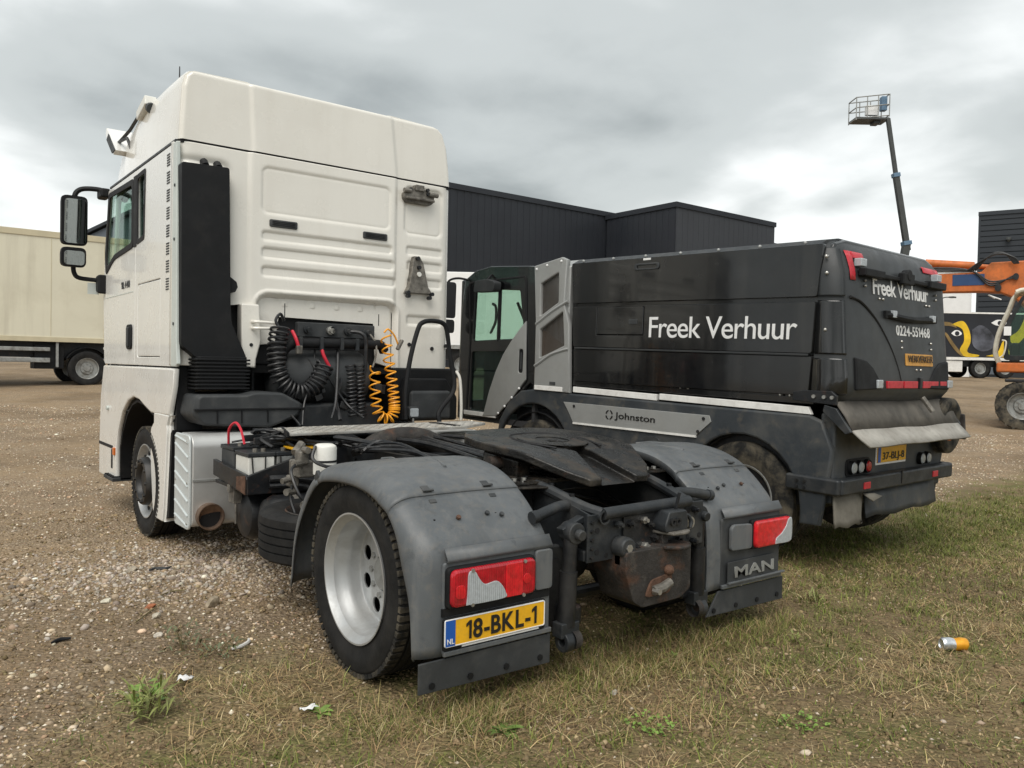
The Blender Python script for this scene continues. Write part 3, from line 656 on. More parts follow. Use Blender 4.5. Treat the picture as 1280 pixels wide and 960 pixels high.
for k in range(3): MB().tube(smooth_path([(-2.2, 1.22, 3.72+.05*k), (-1.4, 1.22, 3.75+.04*k), (-.6, 1.2, 3.72), (-.1, 1.2, 3.46-.05*k), (.5, 1.2, 3.52+.03*k)]), .02, 6).build('hydraulic_pipe', 'frame_black', ARM)
MB().cyl((.1, 1.15, 3.3), (.1, 1.75, 3.3), .09, 14).cyl((.55, 1.15, 3.55), (.55, 1.75, 3.55), .08, 14).build('pivot_pin', 'frame_black', ARM)
MB().prism([(-2.8, 3.55), (-1.9, 3.15), (-2.0, 2.95), (-2.9, 2.6), (-3.3, 1.1), (-3.55, 1.1), (-3.3, 3.2)], 1, 1.3, 1.6).build('stick', 'orange', ARM, bev=.03)
MB().prism([(-3.6, 1.2), (-3.1, 1.15), (-2.6, .6), (-2.8, .05), (-3.3, .1), (-3.1, .6)], 1, 1.0, 1.9).build('bucket', 'rusty', ARM, bev=.02)

# ================================================================= white tractor unit
# local = world: x to its right, y forward, rear axle over the origin
T = empty('tractor_truck', (0, 0, 0)); tag(T, 'white articulated tractor unit with bare chassis and yellow rear plate, in the foreground', 'truck')
YC = 2.90
def sst(a, b, x): t = np.clip((x-a)/(b-a), 0, 1); return t*t*(3-2*t)
def rrect(x, z, x0, x1, z0, z1, r):
    """signed distance to a rounded rectangle, negative inside"""
    qx = np.abs(x-(x0+x1)/2)-(x1-x0)/2+r; qz = np.abs(z-(z0+z1)/2)-(z1-z0)/2+r
    return np.minimum(np.maximum(qx, qz), 0)+np.hypot(np.maximum(qx, 0), np.maximum(qz, 0))-r
# ---- cab rear wall: pressed sheet with panels, ribs and the arch over the gearbox
xs = np.linspace(-1.22, 1.22, 260); ts = np.linspace(0, 1, 230)
zlow = np.interp(xs, [-1.22, -.90, -.83, -.735, -.732, -.605, -.602, -.44, -.41, .45, .47, .62, .64, 1.22], [1.41, 1.41, 1.88, 1.895, 1.40, 1.40, 1.58, 1.60, 1.815, 1.80, 1.46, 1.42, 1.415, 1.41])
Xg, Tg = np.meshgrid(xs, ts, indexing='ij')
Zg = np.where(Tg > .38, 2.03+(3.085-2.03)*(Tg-.38)/.62, zlow[:, None]+(2.03-zlow[:, None])*Tg/.38)
D = np.zeros_like(Xg)                                   # + = pressed in (towards the front)
def press(x0, x1, z0, z1, r, dep, w=.016):
    global D
    D = D+dep*(1-sst(-w, w*.4, rrect(Xg, Zg, x0, x1, z0, z1, r)))
def ridge(x0, x1, z0, z1, r, dep, w=.012):
    global D
    s_ = rrect(Xg, Zg, x0, x1, z0, z1, r); D = D+dep*np.exp(-(s_/w)**2)
press(-.575, .565, 2.63, 2.99, .05, .008); ridge(-.575, .565, 2.63, 2.99, .05, .006)
press(.73, 1.11, 2.62, 3.035, .05, .012); ridge(.73, 1.11, 2.62, 3.035, .05, .010)
for i, (z0, z1) in enumerate(((2.405, 2.495), (2.265, 2.365), (2.12, 2.215))):
    press(-.58, .60+.02*i, z0, z1, .035, .016, .018); press(.745+.008*i, 1.125, z0+.02, z1+.02, .03, .013, .018)
press(.76, 1.13, 1.80, 1.90, .03, .018, .02)
D += .018*(1-sst(-.695, -.65, Xg))+.018*sst(.605, .65, Xg)          # side thirds lie a little deeper
arch = rrect(Xg, Zg, -.62, .66, 1.0, 1.995, .11); D += .055*(1-sst(-.03, .012, arch)); D -= .010*np.exp(-((arch-.014)/.014)**2)
D += .018*np.exp(-(rrect(Xg, Zg, -1.3, -.84, 1.3, 2.955, .06)/.03)**2)
for tx in (-.36, -.12, .1, .32): D -= .006*(1-sst(-.01, .004, rrect(Xg, Zg, tx-.02, tx+.02, 1.90, 1.945, .01)))
D += .03*sst(2.96, 3.09, Zg)*0
ex = np.clip((np.abs(Xg)-1.10)/.12, 0, 1); D += .10*(1-np.sqrt(np.clip(1-ex**2, 0, 1)))
D += .004*(fbm(Xg*2+9, Zg*2, 3, 5)-.5)
me = grid_mesh('rear_wall', Xg, YC+D, Zg); RW = link(me, 'rear_wall', 'cab_white', T, ang=60, solid=.012)
# brackets and fittings on the wall
br = MB().prism(rounded([(-.09, .0), (.09, .0), (.16, -.05), (.155, -.10), (.12, -.13), (-.12, -.13), (-.155, -.10), (-.16, -.05)], .012, 3), 1, -.05, .0)
me = br.mesh('mount'); me.transform(Matrix.Translation((.845, YC+.012, 3.02))); BR1 = link(me, 'mounting_bracket', 'cast', T, bev=.006)
MB().box(.70, .99, YC-.075, YC-.03, 2.915, 2.938).box(.80, .89, YC-.055, YC+.01, 3.0, 3.055).build('bracket_lip', 'cast', BR1, bev=.008)
for x, z in ((.745, 3.005), (.925, 3.02), (.93, 2.985)): MB().cyl((x, YC-.06, z), (x, YC-.035, z), .016, 8).build('bolt', 'frame_black', BR1)
MB().cyl((.94, YC-.05, 2.985), (1.03, YC-.05, 2.985), .022, 10).cyl((.68, YC-.05, 2.99), (.75, YC-.05, 2.99), .02, 10).build('lug', 'cast', BR1)
BR2 = MB().prism([(.80, 2.42), (.86, 2.42), (.90, 2.36), (.955, 2.15), (1.005, 2.09), (.72, 2.085), (.755, 2.15), (.79, 2.36)], 1, YC-.045, YC+.02).build('ladder_bracket', 'cast', T, bev=.008)
for x, z in ((.83, 2.40), (.845, 2.32), (.735, 2.09), (.985, 2.09), (.74, 2.06), (.96, 2.055)): MB().cyl((x, YC-.07, z), (x, YC-.03, z), .018, 8).build('bolt', 'frame_black', BR2)
MB().cyl((.85, YC-.056, 2.26), (.85, YC-.04, 2.26), .022, 12).build('cap', 'white_plastic', BR2)
for x0 in (-.517, .307):
    h_ = plate('rubber_grip', rounded(rect(x0, x0+.232, 2.525, 2.585), .015), [], .035, frame((0, YC+.01, 0), (1,0,0), (0,0,1)), 'plastic_dark', T, .006)
    for z in (2.54, 2.553, 2.566): MB().box(x0+.02, x0+.21, YC-.030, YC-.022, z, z+.005).build('rib', 'plastic_black', h_)
plate('rating_sticker', rect(-.70, -.645, 2.0, 2.06), [circle(-.672, 2.03, .014, 12)], .006, frame((0, YC+.018, 0), (1,0,0), (0,0,1)), 'trim_pale', T, .001)
BK = MB().prism([(-.745, 1.90), (-.60, 1.90), (-.58, 1.62), (-.62, 1.47), (-.625, 1.40), (-.71, 1.40), (-.715, 1.47), (-.74, 1.52)], 1, YC-.05, YC+.06).build('cab_bracket', 'cab_white', T, bev=.015)
MB().cyl((-.665, YC-.056, 1.58), (-.665, YC-.04, 1.58), .014, 10).build('hole_plug', 'frame_black', BK)
MB().tube(smooth_path([(-.66, YC-.05, 1.76), (-.64, YC-.10, 1.76), (-.50, YC-.10, 1.755), (-.47, YC-.09, 1.735), (-.50, YC-.10, 1.715), (-.64, YC-.10, 1.71), (-.66, YC-.05, 1.71)], 4), .012, 8).build('hook', 'cab_white', BK)
for x, z in ((.79, 1.63), (1.03, 1.60), (1.19, 1.63)): MB().cyl((x, YC-.004, z), (x, YC+.03, z), .018, 10).build('hole_plug', 'frame_black', T)
# ---- high roof
def roof_ring(y, hh, wd, inset=0):
    z0 = 3.10; pts = [(-1.205, 0), (-1.20, .24), (-1.185, .75), (-1.165, .90), (-1.13, .965), (-1.09, .985), (-.70, 1.0), (-.655, .985), (-.2, .985), (.2, .985), (.53, .985), (.575, 1.0), (1.02, .975), (1.07, .955), (1.12, .88), (1.165, .65), (1.195, .25), (1.205, 0)]
    return [(x*wd, y, z0+hh*t) for x, t in pts]
rings = [roof_ring(YC+.035, .535, 1.0), roof_ring(YC+.09, .545, 1.003), roof_ring(3.4, .55, 1.003), roof_ring(3.9, .545, 1.0), roof_ring(4.3, .515, .995), roof_ring(4.7, .44, .985), roof_ring(5.0, .34, .97), roof_ring(5.2, .22, .955), roof_ring(5.38, .06, .935), roof_ring(5.42, .005, .92)]
rf = MB().loft(rings); ROOF = rf.build('roof', 'cab_white', T, bev=.012, seg=3)
# pressed rear face of the roof: creases
ts2 = np.linspace(0, 1, 60); us2 = np.linspace(-1, 1, 240); Ur, Tr = np.meshgrid(us2, ts2, indexing='ij')
lw = np.interp(Tr, [0, .24, .75, .90, .965, .985], [1.205, 1.20, 1.185, 1.165, 1.13, 1.09]); rw = np.interp(Tr, [0, .25, .65, .88, .955, .975], [1.205, 1.195, 1.165, 1.12, 1.07, 1.02])
Tr = Tr*.985; Xr = np.where(Ur < 0, Ur*lw, Ur*rw); Zr = 3.10+.535*Tr
Dr = -.030+.014*(1-sst(-.70+.03*(1-Tr), -.655+.03*(1-Tr), Xr))+.014*sst(.55+.06*(1-Tr), .60+.06*(1-Tr), Xr)
ed = np.minimum(np.minimum(1-Tr/.985, 1)*.53, np.minimum(Xr+lw, rw-Xr)); q_ = np.clip(1-ed/.035, 0, 1); Dr = Dr+.045*(1-np.sqrt(np.clip(1-q_**2, 0, 1)))
link(grid_mesh('roof_back_panel', Xr, YC+.02+Dr, Zr), 'roof_back_panel', 'cab_white', ROOF, ang=70)
MB().box(-1.19, 1.19, YC+.02, 5.1, 3.074, 3.104).build('seam', 'seam_black', ROOF)
MB().box(-1.222, -1.19, YC+.05, 5.16, 3.078, 3.10).build('rain_gutter', 'frame_black', ROOF, bev=.004)
AN = MB().tube([(-1.10, 3.30, 3.60), (-1.10, 3.30, 3.66), (-1.10, 3.30, 3.76)], [.012, .006, .004], 6).build('antenna', 'frame_black', ROOF)
# roof lamp box and sun visor end
RL = MB().cbox((-1.17, 4.02, 3.585), (.10, .30, .085), Matrix.Rotation(-.25, 3, 'X')).build('roof_lamp', 'white_plastic', ROOF, bev=.012)
MB().cyl((-1.17, 3.83, 3.54), (-1.17, 3.88, 3.56), .045, 12).build('lamp_end', 'plastic_dark', RL)
MB().tube([(-1.17, 4.2, 3.60), (-1.18, 4.55, 3.52), (-1.2, 4.95, 3.47)], .016, 6).tube([(-1.15, 4.55, 3.30), (-1.19, 4.62, 3.46), (-1.2, 4.9, 3.48)], .014, 6).build('visor_stay', 'frame_grey', ROOF)
VS = MB().loft([[(x, 4.72, 3.36), (x, 4.80, 3.40), (x, 5.06, 3.60), (x, 5.16, 3.66), (x, 5.18, 3.60), (x, 5.10, 3.50), (x, 4.84, 3.34)] for x in (-1.26, 1.26)]).build('sun_visor', 'cab_white_side', T, bev=.01)
MB().prism([(4.74, 3.365), (5.02, 3.57), (5.10, 3.53), (4.86, 3.355)], 0, -1.268, -1.262).build('visor_end', 'plastic_dark', VS)
# ---- left side: panel, door, windows
FL = frame((-1.19, 0, 0), (0,-1,0), (0,0,1))          # u = -y, v = z, thickness towards -x
def neg(p): return [(-a, b) for a, b in p]
qwin = rounded([(3.85, 2.47), (4.07, 2.45), (4.09, 3.01), (3.82, 3.02)], .04)
lock = rounded(rect(3.33, 4.04, 1.475, 2.085), .02)
SP = plate('side_panel', neg([(YC+.06, 1.40), (4.128, 1.40), (4.128, 3.075), (YC+.06, 3.075)]), [neg(qwin), neg(rounded(rect(3.325, 4.045, 1.47, 2.09), .02))], .03, FL, 'cab_white_side', T, .006)
plate('locker_door', neg(rounded(rect(3.331, 4.039, 1.476, 2.084), .018)), [], .028, FL, 'cab_white_side', T, .006)
mwin = rounded([(4.23, 2.44), (4.92, 2.40), (5.06, 2.36), (5.27, 2.28), (5.30, 2.45), (5.17, 3.02), (4.23, 3.0)], [.05, .06, .06, .04, .04, .06, .04])
DR = plate('door', neg(rounded([(4.136, 1.40), (5.35, 1.40), (5.42, 2.1), (5.37, 2.5), (5.22, 3.075), (4.136, 3.075)], [.02, .06, .1, .1, .04, .02])), [neg(mwin)], .03, FL, 'cab_white_side', T, .006)
plate('window_frame', neg(rounded([(4.21, 2.42), (4.92, 2.38), (5.06, 2.34), (5.29, 2.26), (5.33, 2.45), (5.19, 3.04), (4.21, 3.02)], .05)), [neg(rounded([(4.26, 2.47), (4.92, 2.43), (5.06, 2.39), (5.24, 2.32), (5.26, 2.45), (5.14, 2.99), (4.26, 2.97)], .05))], .014, frame((-1.214, 0, 0), (0,-1,0), (0,0,1)), 'seam_black', DR, .003)
plate('window_pane', neg([(4.22, 2.43), (5.29, 2.27), (5.31, 2.45), (5.18, 3.02), (4.22, 3.01)]), [], .005, frame((-1.20, 0, 0), (0,-1,0), (0,0,1)), 'glass_green', DR, .001)
MB().tube(smooth_path([(-1.18, 4.75, 2.92), (-1.17, 4.62, 2.96), (-1.17, 4.45, 2.9), (-1.17, 4.36, 2.75)]), .028, 8).build('headrest_shade', 'interior', DR)  # dark tube standing in for the headrest's shadow behind the window
plate('pillar_trim', neg([(4.095, 2.42), (4.20, 2.42), (4.20, 3.03), (4.095, 3.03)]), [], .005, frame((-1.2215, 0, 0), (0,-1,0), (0,0,1)), 'seam_black', SP, .001)
plate('quarter_pane', neg([(3.82, 2.44), (4.09, 2.43), (4.10, 3.03), (3.80, 3.03)]), [], .005, frame((-1.195, 0, 0), (0,-1,0), (0,0,1)), 'glass_dark', SP, .001)
plate('quarter_frame', neg(rounded([(3.83, 2.45), (4.09, 2.43), (4.10, 3.03), (3.80, 3.04)], .04)), [neg(rounded([(3.86, 2.49), (4.06, 2.47), (4.07, 2.99), (3.84, 3.0)], .03))], .010, frame((-1.215, 0, 0), (0,-1,0), (0,0,1)), 'seam_black', SP, .002)
HN = plate('door_handle', neg(rounded(rect(4.21, 4.39, 1.535, 1.755), .05)), [], .02, frame((-1.216, 0, 0), (0,-1,0), (0,0,1)), 'plastic_black', DR, .008)
MB().box(-1.25, -1.232, 4.27, 4.33, 1.56, 1.73).build('handle_bar', 'plastic_dark', HN, bev=.008)
numtext('model_badge', '18.440', frame((-1.2215, 4.64, 2.085), (0,-1,0), (0,0,1)), .062, 'plastic_dark', DR, width=.32, off=.012)
MB().box(-1.2365, -1.20, 4.80, 5.475, .60, .625).build('bumper_gap', 'seam_black', ARC) if False else None
MB().box(-1.2225, -1.219, 4.2, 5.33, 2.035, 2.041).build('swage_line', 'trim_pale', DR)
for i in range(8):
    z0 = 2.93-i*.135; g = MB()
    for j in range(5): g.box(-1.2235, -1.2195, 3.085+(.045 if j % 2 else 0)*0, 3.165, z0+j*.020, z0+j*.020+.010)
    g.build('vent_grille', 'plastic_dark', SP, smooth=False)
MB().prism([(2.865, 1.40), (2.99, 1.40), (2.99, 3.075), (2.90, 3.075), (2.875, 2.5), (2.86, 1.6), (2.83, 1.42)], 0, -1.226, -1.196).build('corner_trim', 'trim_pale', T, bev=.008)
for z in (2.75, 2.35, 1.72): MB().cyl((-1.232, 2.925, z), (-1.222, 2.925, z), .012, 10).build('trim_screw', 'plastic_dark', T)
# right side, front, floor and inside
FR = frame((1.19, 0, 0), (0,1,0), (0,0,1))
plate('side_panel', [(YC+.06, 1.40), (4.128, 1.40), (4.128, 3.075), (YC+.06, 3.075)], [qwin], .03, FR, 'cab_white_side', T, .006)
DR2 = plate('door', rounded([(4.136, 1.40), (5.35, 1.40), (5.42, 2.1), (5.37, 2.5), (5.22, 3.075), (4.136, 3.075)], .03), [mwin], .03, FR, 'cab_white_side', T, .006)
plate('window_pane', [(4.22, 2.43), (5.29, 2.27), (5.31, 2.45), (5.18, 3.02), (4.22, 3.01)], [], .005, frame((1.20, 0, 0), (0,1,0), (0,0,1)), 'glass_green', DR2, .001)
FT = frame((0, 5.42, 0), (-1,0,0), Vector((0, -.14, 1)))
plate('front_panel', rounded(rect(-1.19, 1.19, .95, 3.1), .1), [rounded(rect(-1.15, 1.15, 2.25, 3.02), .08)], .04, FT, 'cab_white_side', T, .01)
plate('windscreen', rect(-1.17, 1.17, 2.22, 3.05), [], .006, frame((0, 5.43, 0), (-1,0,0), Vector((0, -.14, 1))), 'glass_green', T, .001)
MB().box(-1.18, 1.18, 2.96, 5.4, 1.36, 1.42).build('cab_floor', 'plastic_black', T)
MB().box(-1.17, 1.17, 3.05, 3.75, 1.42, 1.95).box(-1.17, 1.17, 3.02, 3.07, 1.42, 3.05).build('bunk', 'interior', T, bev=.03)
for sx in (-.62, .62):
    st = MB().box(sx-.26, sx+.26, 4.0, 4.5, 1.42, 2.0).box(sx-.25, sx+.25, 3.88, 4.06, 1.95, 2.65).box(sx-.14, sx+.14, 3.88, 3.98, 2.66, 2.9); st.build('seat', 'interior', T, bev=.05)
MB().box(-1.17, 1.17, 4.95, 5.3, 1.42, 2.15).build('dashboard', 'interior', T, bev=.05)
MB().lathe([(-.02, .20), (0, .22), (.02, .20), (0, .18)], c=(0,0,0), ax=2, n=24, close=True).build('steering_wheel', 'interior', T).matrix_local = Matrix.Translation((-.62, 4.8, 2.2)) @ Matrix.Rotation(-.5, 4, 'X')
# ---- lower cab: wheel-arch panel, bumper corner, mudguard flap
arch_l = [(4.74, .33), (4.74, .62), (4.66, .80), (4.50, .98), (4.30, 1.085), (4.10, 1.125), (3.90, 1.11), (3.72, 1.065), (3.52, 1.022), (3.40, 1.02)]
ARC = plate('wheel_arch', neg([(3.0, 1.03), (2.885, 1.25), (2.86, 1.385), (3.0, 1.388), (4.0, 1.388), (5.30, 1.385), (5.42, 1.1), (5.47, .62), (5.47, .31), (4.80, .31)]+arch_l), [], .04, frame((-1.195, 0, 0), (0,-1,0), (0,0,1)), 'cab_white_side', T, .014)
MB().prism([(4.72, .33), (4.72, .62), (4.64, .79), (4.48, .96), (4.28, 1.06), (4.10, 1.10), (3.90, 1.085), (3.7, 1.04), (3.5, 1.0), (3.0, 1.0), (3.0, .98), (3.5, .98), (3.7, 1.02), (3.9, 1.065), (4.10, 1.08), (4.28, 1.04), (4.46, .945), (4.62, .78), (4.70, .62), (4.70, .33)], 0, -1.2, -.75).build('arch_liner', 'plastic_black', ARC)
plate('wheel_arch', [(3.0, 1.03), (2.885, 1.25), (2.86, 1.385), (5.30, 1.385), (5.42, 1.1), (5.47, .31), (4.80, .31)]+arch_l, [], .04, frame((1.195, 0, 0), (0,1,0), (0,0,1)), 'cab_white_side', T, .014)
MB().box(-1.19, 1.19, 5.30, 5.52, .28, .95).build('bumper', 'cab_white_side', T, bev=.05)
MB().box(-1.2365, -1.15, 4.86, 5.475, .605, .635).box(-1.2365, -1.15, 4.86, 4.93, .42, .60).build('bumper_gap', 'seam_black', ARC)
ST = MB().box(-1.27, -1.0, 4.70, 5.08, .315, .35).build('step', 'plastic_dark', T, bev=.006)
for i in range(5): MB().box(-1.268, -1.02, 4.73+i*.07, 4.755+i*.07, .349, .362).build('tread_bar', 'plastic_black', ST)
MB().cyl((-1.236, 5.06, .98), (-1.255, 5.06, .98), .022, 10).build('door_step_catch', 'trim_pale', ARC)
MB().cbox((-1.242, 4.78, .59), (.02, .06, .07)).build('side_repeater', 'amber', T, bev=.006)
gr = MB()
for z in (2.0, 1.78, 1.55): gr.box(-1.20, -1.10, 5.40, 5.50, z-.012, z+.012)
gr.build('corner_slat', 'cab_white_side', T, bev=.004)
MB().prism([(5.38, 1.42), (5.50, 1.45), (5.52, 1.9), (5.44, 2.15), (5.40, 2.1)], 0, -1.19, -1.12).build('corner_deflector', 'plastic_black', T, bev=.01)
MF = MB().loft([[( -1.235, y0, z), (-1.235, y1, z), (-1.10, y1+.02, z), (-1.10, y1-.005, z), (-1.215, y1-.02, z), (-1.215, y0, z)] for y0, y1, z in ((3.42, 3.0, 1.03), (3.42, 3.05, .95), (3.50, 3.04, .90), (3.52, 3.05, .86), (3.50, 3.08, .6), (3.44, 3.12, .30), (3.40, 3.15, .20))]).build('mudguard_flap', 'cab_white_side', T, bev=.01)
MB().prism([(3.05, .25), (3.14, .22), (3.05, .88), (2.98, .92)], 0, -1.21, -.8).build('flap_back', 'plastic_black', MF)
# ---- mirrors
MR = empty('mirror_assembly', (0,0,0), parent=T)
def mirror(x0, x1, z0, z1):
    h = MB().loft([[(a, y, b) for a, b in rounded(rect(x0+i, x1-i, z0+i, z1-i), .05-i*.3, 4)] for y, i in ((5.36, .0), (5.40, -.003), (5.47, .005), (5.53, .04), (5.55, .07))]).build('mirror_housing', 'plastic_black', MR)
    plate('mirror_glass', rounded(rect(x0+.02, x1-.02, z0+.025, z1-.025), .035), [], .006, frame((0, 5.326+(z0+z1)/2*.10, -.0), (1,0,0), Vector((0, -.10, 1))), 'mirror', h, .001)
mirror(-1.60, -1.375, 2.54, 3.01); mirror(-1.60, -1.385, 2.33, 2.515)
MB().tube(smooth_path([(-1.21, 5.30, 3.06), (-1.26, 5.38, 3.10), (-1.36, 5.45, 3.11), (-1.43, 5.47, 3.09), (-1.47, 5.47, 3.03), (-1.47, 5.47, 2.90)]), .024, 8).build('mirror_arm', 'plastic_black', MR)
MB().tube(smooth_path([(-1.48, 5.47, 2.36), (-1.47, 5.47, 2.28), (-1.43, 5.46, 2.235), (-1.30, 5.42, 2.22), (-1.20, 5.38, 2.21)]), .022, 8).build('mirror_arm', 'plastic_black', MR)
MB().cbox((-1.235, 5.36, 3.06), (.09, .2, .09)).build('arm_mount', 'plastic_black', MR, bev=.02)
MB().prism([(5.30, 2.08), (5.42, 2.10), (5.44, 2.26), (5.30, 2.27)], 0, -1.29, -1.19).build('arm_mount', 'plastic_black', MR, bev=.02)
MB().box(-1.36, -1.26, 5.42, 5.425, 2.08, 2.19).build('sticker', 'trim_pale', MR)
MR2 = empty('mirror_assembly', (0,0,0), parent=T)
h = MB().loft([[(a, y, b) for a, b in rounded(rect(1.375+i, 1.60-i, 2.54+i, 3.01-i), .05, 4)] for y, i in ((5.36, .0), (5.47, .005), (5.55, .07))]).build('mirror_housing', 'plastic_black', MR2)
MB().tube(smooth_path([(1.21, 5.30, 3.06), (1.36, 5.45, 3.11), (1.47, 5.47, 3.03), (1.47, 5.47, 2.90)]), .024, 8).build('mirror_arm', 'plastic_black', MR2)
# ---- black air intake duct at the left of the rear wall, bellows and filter box
DU = MB().prism(rounded([(-1.215, 2.905), (-.865, 2.915), (-.845, 1.9), (-.835, 1.74), (-.80, 1.66), (-.735, 1.52), (-.715, 1.47), (-1.10, 1.47), (-1.13, 1.5), (-1.205, 1.56)], .02, 3), 1, YC-.10, YC+.02).build('intake_duct', 'plastic_black', T, bev=.014, seg=3)
MB().cyl((-1.03, YC-.05, 2.91), (-1.03, YC+.0, 2.955), .03, 12).build('duct_lug', 'plastic_black', DU, bev=.005)
MB().cyl((-.93, YC-.05, 2.91), (-.93, YC+.0, 2.95), .03, 12).build('duct_lug', 'plastic_black', DU, bev=.005)
MB().prism([(-.845, 2.10), (-.79, 2.06), (-.78, 2.02), (-.80, 1.98), (-.845, 1.97)], 1, YC-.07, YC+.02).build('duct_lug', 'plastic_black', DU, bev=.005)
be = MB()
for i in range(9):
    z = 1.235+i*.027; k = .012 if i % 2 == 0 else 0
    be.prism(rounded(rect(-1.11-.012, -.715+.012, YC-.17, YC+.06), .03, 3), 2, z, z+.014); be.prism(rounded(rect(-1.10, -.727, YC-.155, YC+.05), .03, 3), 2, z+.012, z+.03)
be.build('bellows', 'plastic_black', T, bev=.004)
FB = MB().loft([[(x, YC-.30+s*.0, z) for x, z in rounded([(-1.16+k, 1.05), (-1.10, .985), (-.60, .955), (-.36-k, 1.04), (-.335-k, 1.12), (-.50, 1.205), (-.72, 1.21), (-.78, 1.19), (-1.13, 1.19)], .03, 3)] for s, k in ((0, .02), (0, .0))][:1]+[[(x, y, z) for x, z in rounded([(-1.17, 1.05), (-1.10, .975), (-.60, .945), (-.35, 1.03), (-.32, 1.12), (-.50, 1.215), (-.72, 1.22), (-.78, 1.20), (-1.14, 1.20)], .03, 3)] for y in (YC-.27, YC+.25)]).build('air_filter_box', 'plastic_dark', T, bev=.012)
MB().box(-1.165, -.33, YC-.315, YC-.28, 1.085, 1.10).build('filter_seam', 'plastic_black', FB, bev=.004)
for x in (-1.0, -.82, -.62): MB().box(x-.004, x+.004, YC-.31, YC-.29, .99, 1.08).build('filter_rib', 'plastic_black', FB)
MB().prism([(-1.19, 1.39), (-1.10, 1.39), (-1.0, 1.0), (-1.0, .92), (-1.19, .92)], 1, YC+.05, YC+.12).build('splash_panel', 'plastic_black', T)
# ---- engine tunnel and air lines behind the cab
MB().box(-.62, .72, 3.25, 3.30, .85, 2.05).box(-.62, .72, 2.95, 3.28, 1.83, 2.0).build('void_shade', 'seam_black', T)  # near-black sheets added to stand in for the dark void under the cab
MB().box(-.62, -.60, 2.95, 3.28, .9, 1.9).build('tunnel_side', 'plastic_black', T); MB().box(.62, .64, 2.95, 3.28, .9, 1.9).build('tunnel_side', 'plastic_black', T)
GBX = MB().lathe([(-.45, .001), (-.45, .18), (-.38, .22), (.28, .235), (.34, .20), (.34, .001)], c=(.0, 2.97, 1.33), ax=0, n=24).build('silencer_drum', 'plastic_dark', T, bev=.008)
MB().cbox((.05, 2.98, .98), (.75, .5, .28)).cyl((-.3, 2.9, 1.0), (.45, 2.9, 1.0), .12, 16).build('gearbox', 'frame_grey', T, bev=.03)
CP = MB().box(-.28, .42, 2.86, 2.92, 1.66, 1.78).build('coupling_panel', 'plastic_dark', T, bev=.008)
for x in (-.2, .0, .02, .16, .34): MB().cyl((x, 2.86, 1.72), (x, 2.83, 1.72), .035, 12).cyl((x, 2.84, 1.72), (x, 2.80, 1.715), .022, 10).build('socket', 'frame_grey' if x != .0 else 'steel', CP)
BAR = MB().tube(smooth_path([(-.42, 2.84, 1.42), (-.43, 2.80, 1.52), (-.38, 2.79, 1.585), (-.28, 2.79, 1.605), (.32, 2.79, 1.615), (.44, 2.79, 1.61), (.48, 2.80, 1.56)], 6), .042, 12).build('hose_carrier', 'plastic_black', T)
MB().box(-.36, .28, 2.86, 2.88, 1.36, 1.42).build('carrier_strap', 'frame_grey', BAR)
MB().tube(coil([(-.47, 2.76, 1.72), (-.50, 2.74, 1.58), (-.50, 2.73, 1.42), (-.45, 2.72, 1.28), (-.32, 2.71, 1.21), (-.20, 2.72, 1.26), (-.13, 2.73, 1.36), (-.09, 2.74, 1.44)], .068, 24, .0105), .0105, 6).build('coiled_hose', 'black_hose', T)
MB().tube(coil([(.46, 2.74, 1.70), (.46, 2.70, 1.55), (.475, 2.66, 1.35), (.49, 2.63, 1.15), (.485, 2.62, 1.04), (.445, 2.62, .99), (.39, 2.62, .99), (.335, 2.62, 1.04), (.31, 2.63, 1.18), (.32, 2.66, 1.34), (.345, 2.70, 1.42)], .044, 24, .008, dens=lambda s: s+.085*math.sin(2*PI*s)*-1 if False else (.5+.5*math.copysign(abs(2*s-1)**1.75, 2*s-1))), .0075, 6).build('coiled_hose', 'orange_hose', T)
for x in (.14, .22): MB().tube(coil([(x, 2.76, 1.44), (x+.01, 2.75, 1.25), (x+.02, 2.74, 1.0)], .04, 14, .008), .008, 6).build('coiled_hose', 'black_hose', T)
for pts, m, r in (([(-.36, 2.78, 1.70), (-.35, 2.73, 1.64), (-.33, 2.72, 1.57)], 'red_hose', .014), ([(-.12, 2.77, 1.62), (-.11, 2.74, 1.52), (-.06, 2.73, 1.42)], 'red_hose', .014),
                  ([(.16, 2.82, 1.72), (.24, 2.74, 1.70), (.27, 2.73, 1.60), (.26, 2.75, 1.3), (.2, 2.76, 1.18), (.1, 2.78, 1.2), (.02, 2.8, 1.35)], 'black_hose', .016),
                  ([(.34, 2.82, 1.72), (.38, 2.76, 1.62), (.37, 2.75, 1.5), (.34, 2.74, 1.42)], 'cast', .009),
                  ([(-.42, 2.8, 1.78), (-.46, 2.78, 1.83), (-.50, 2.77, 1.78), (-.48, 2.76, 1.72)], 'black_hose', .012),
                  ([(.455, 2.76, 1.72), (.49, 2.75, 1.75), (.55, 2.75, 1.70), (.60, 2.76, 1.61)], 'orange_hose', .008)):
    MB().tube(smooth_path(pts), r, 8).build('air_line', m, T)
MB().cbox((-.325, 2.72, 1.55), (.05, .04, .07)).cbox((.60, 2.74, 1.62), (.03, .04, .10), Matrix.Rotation(.5, 3, 'Y')).build('coupling_head', 'cast', T, bev=.01)
MB().cyl((-.40, 2.84, 1.80), (-.40, 2.84, 1.92), .004, 6).cyl((.445, 2.84, 1.78), (.445, 2.84, 1.88), .004, 6).build('retaining_rod', 'frame_black', T)
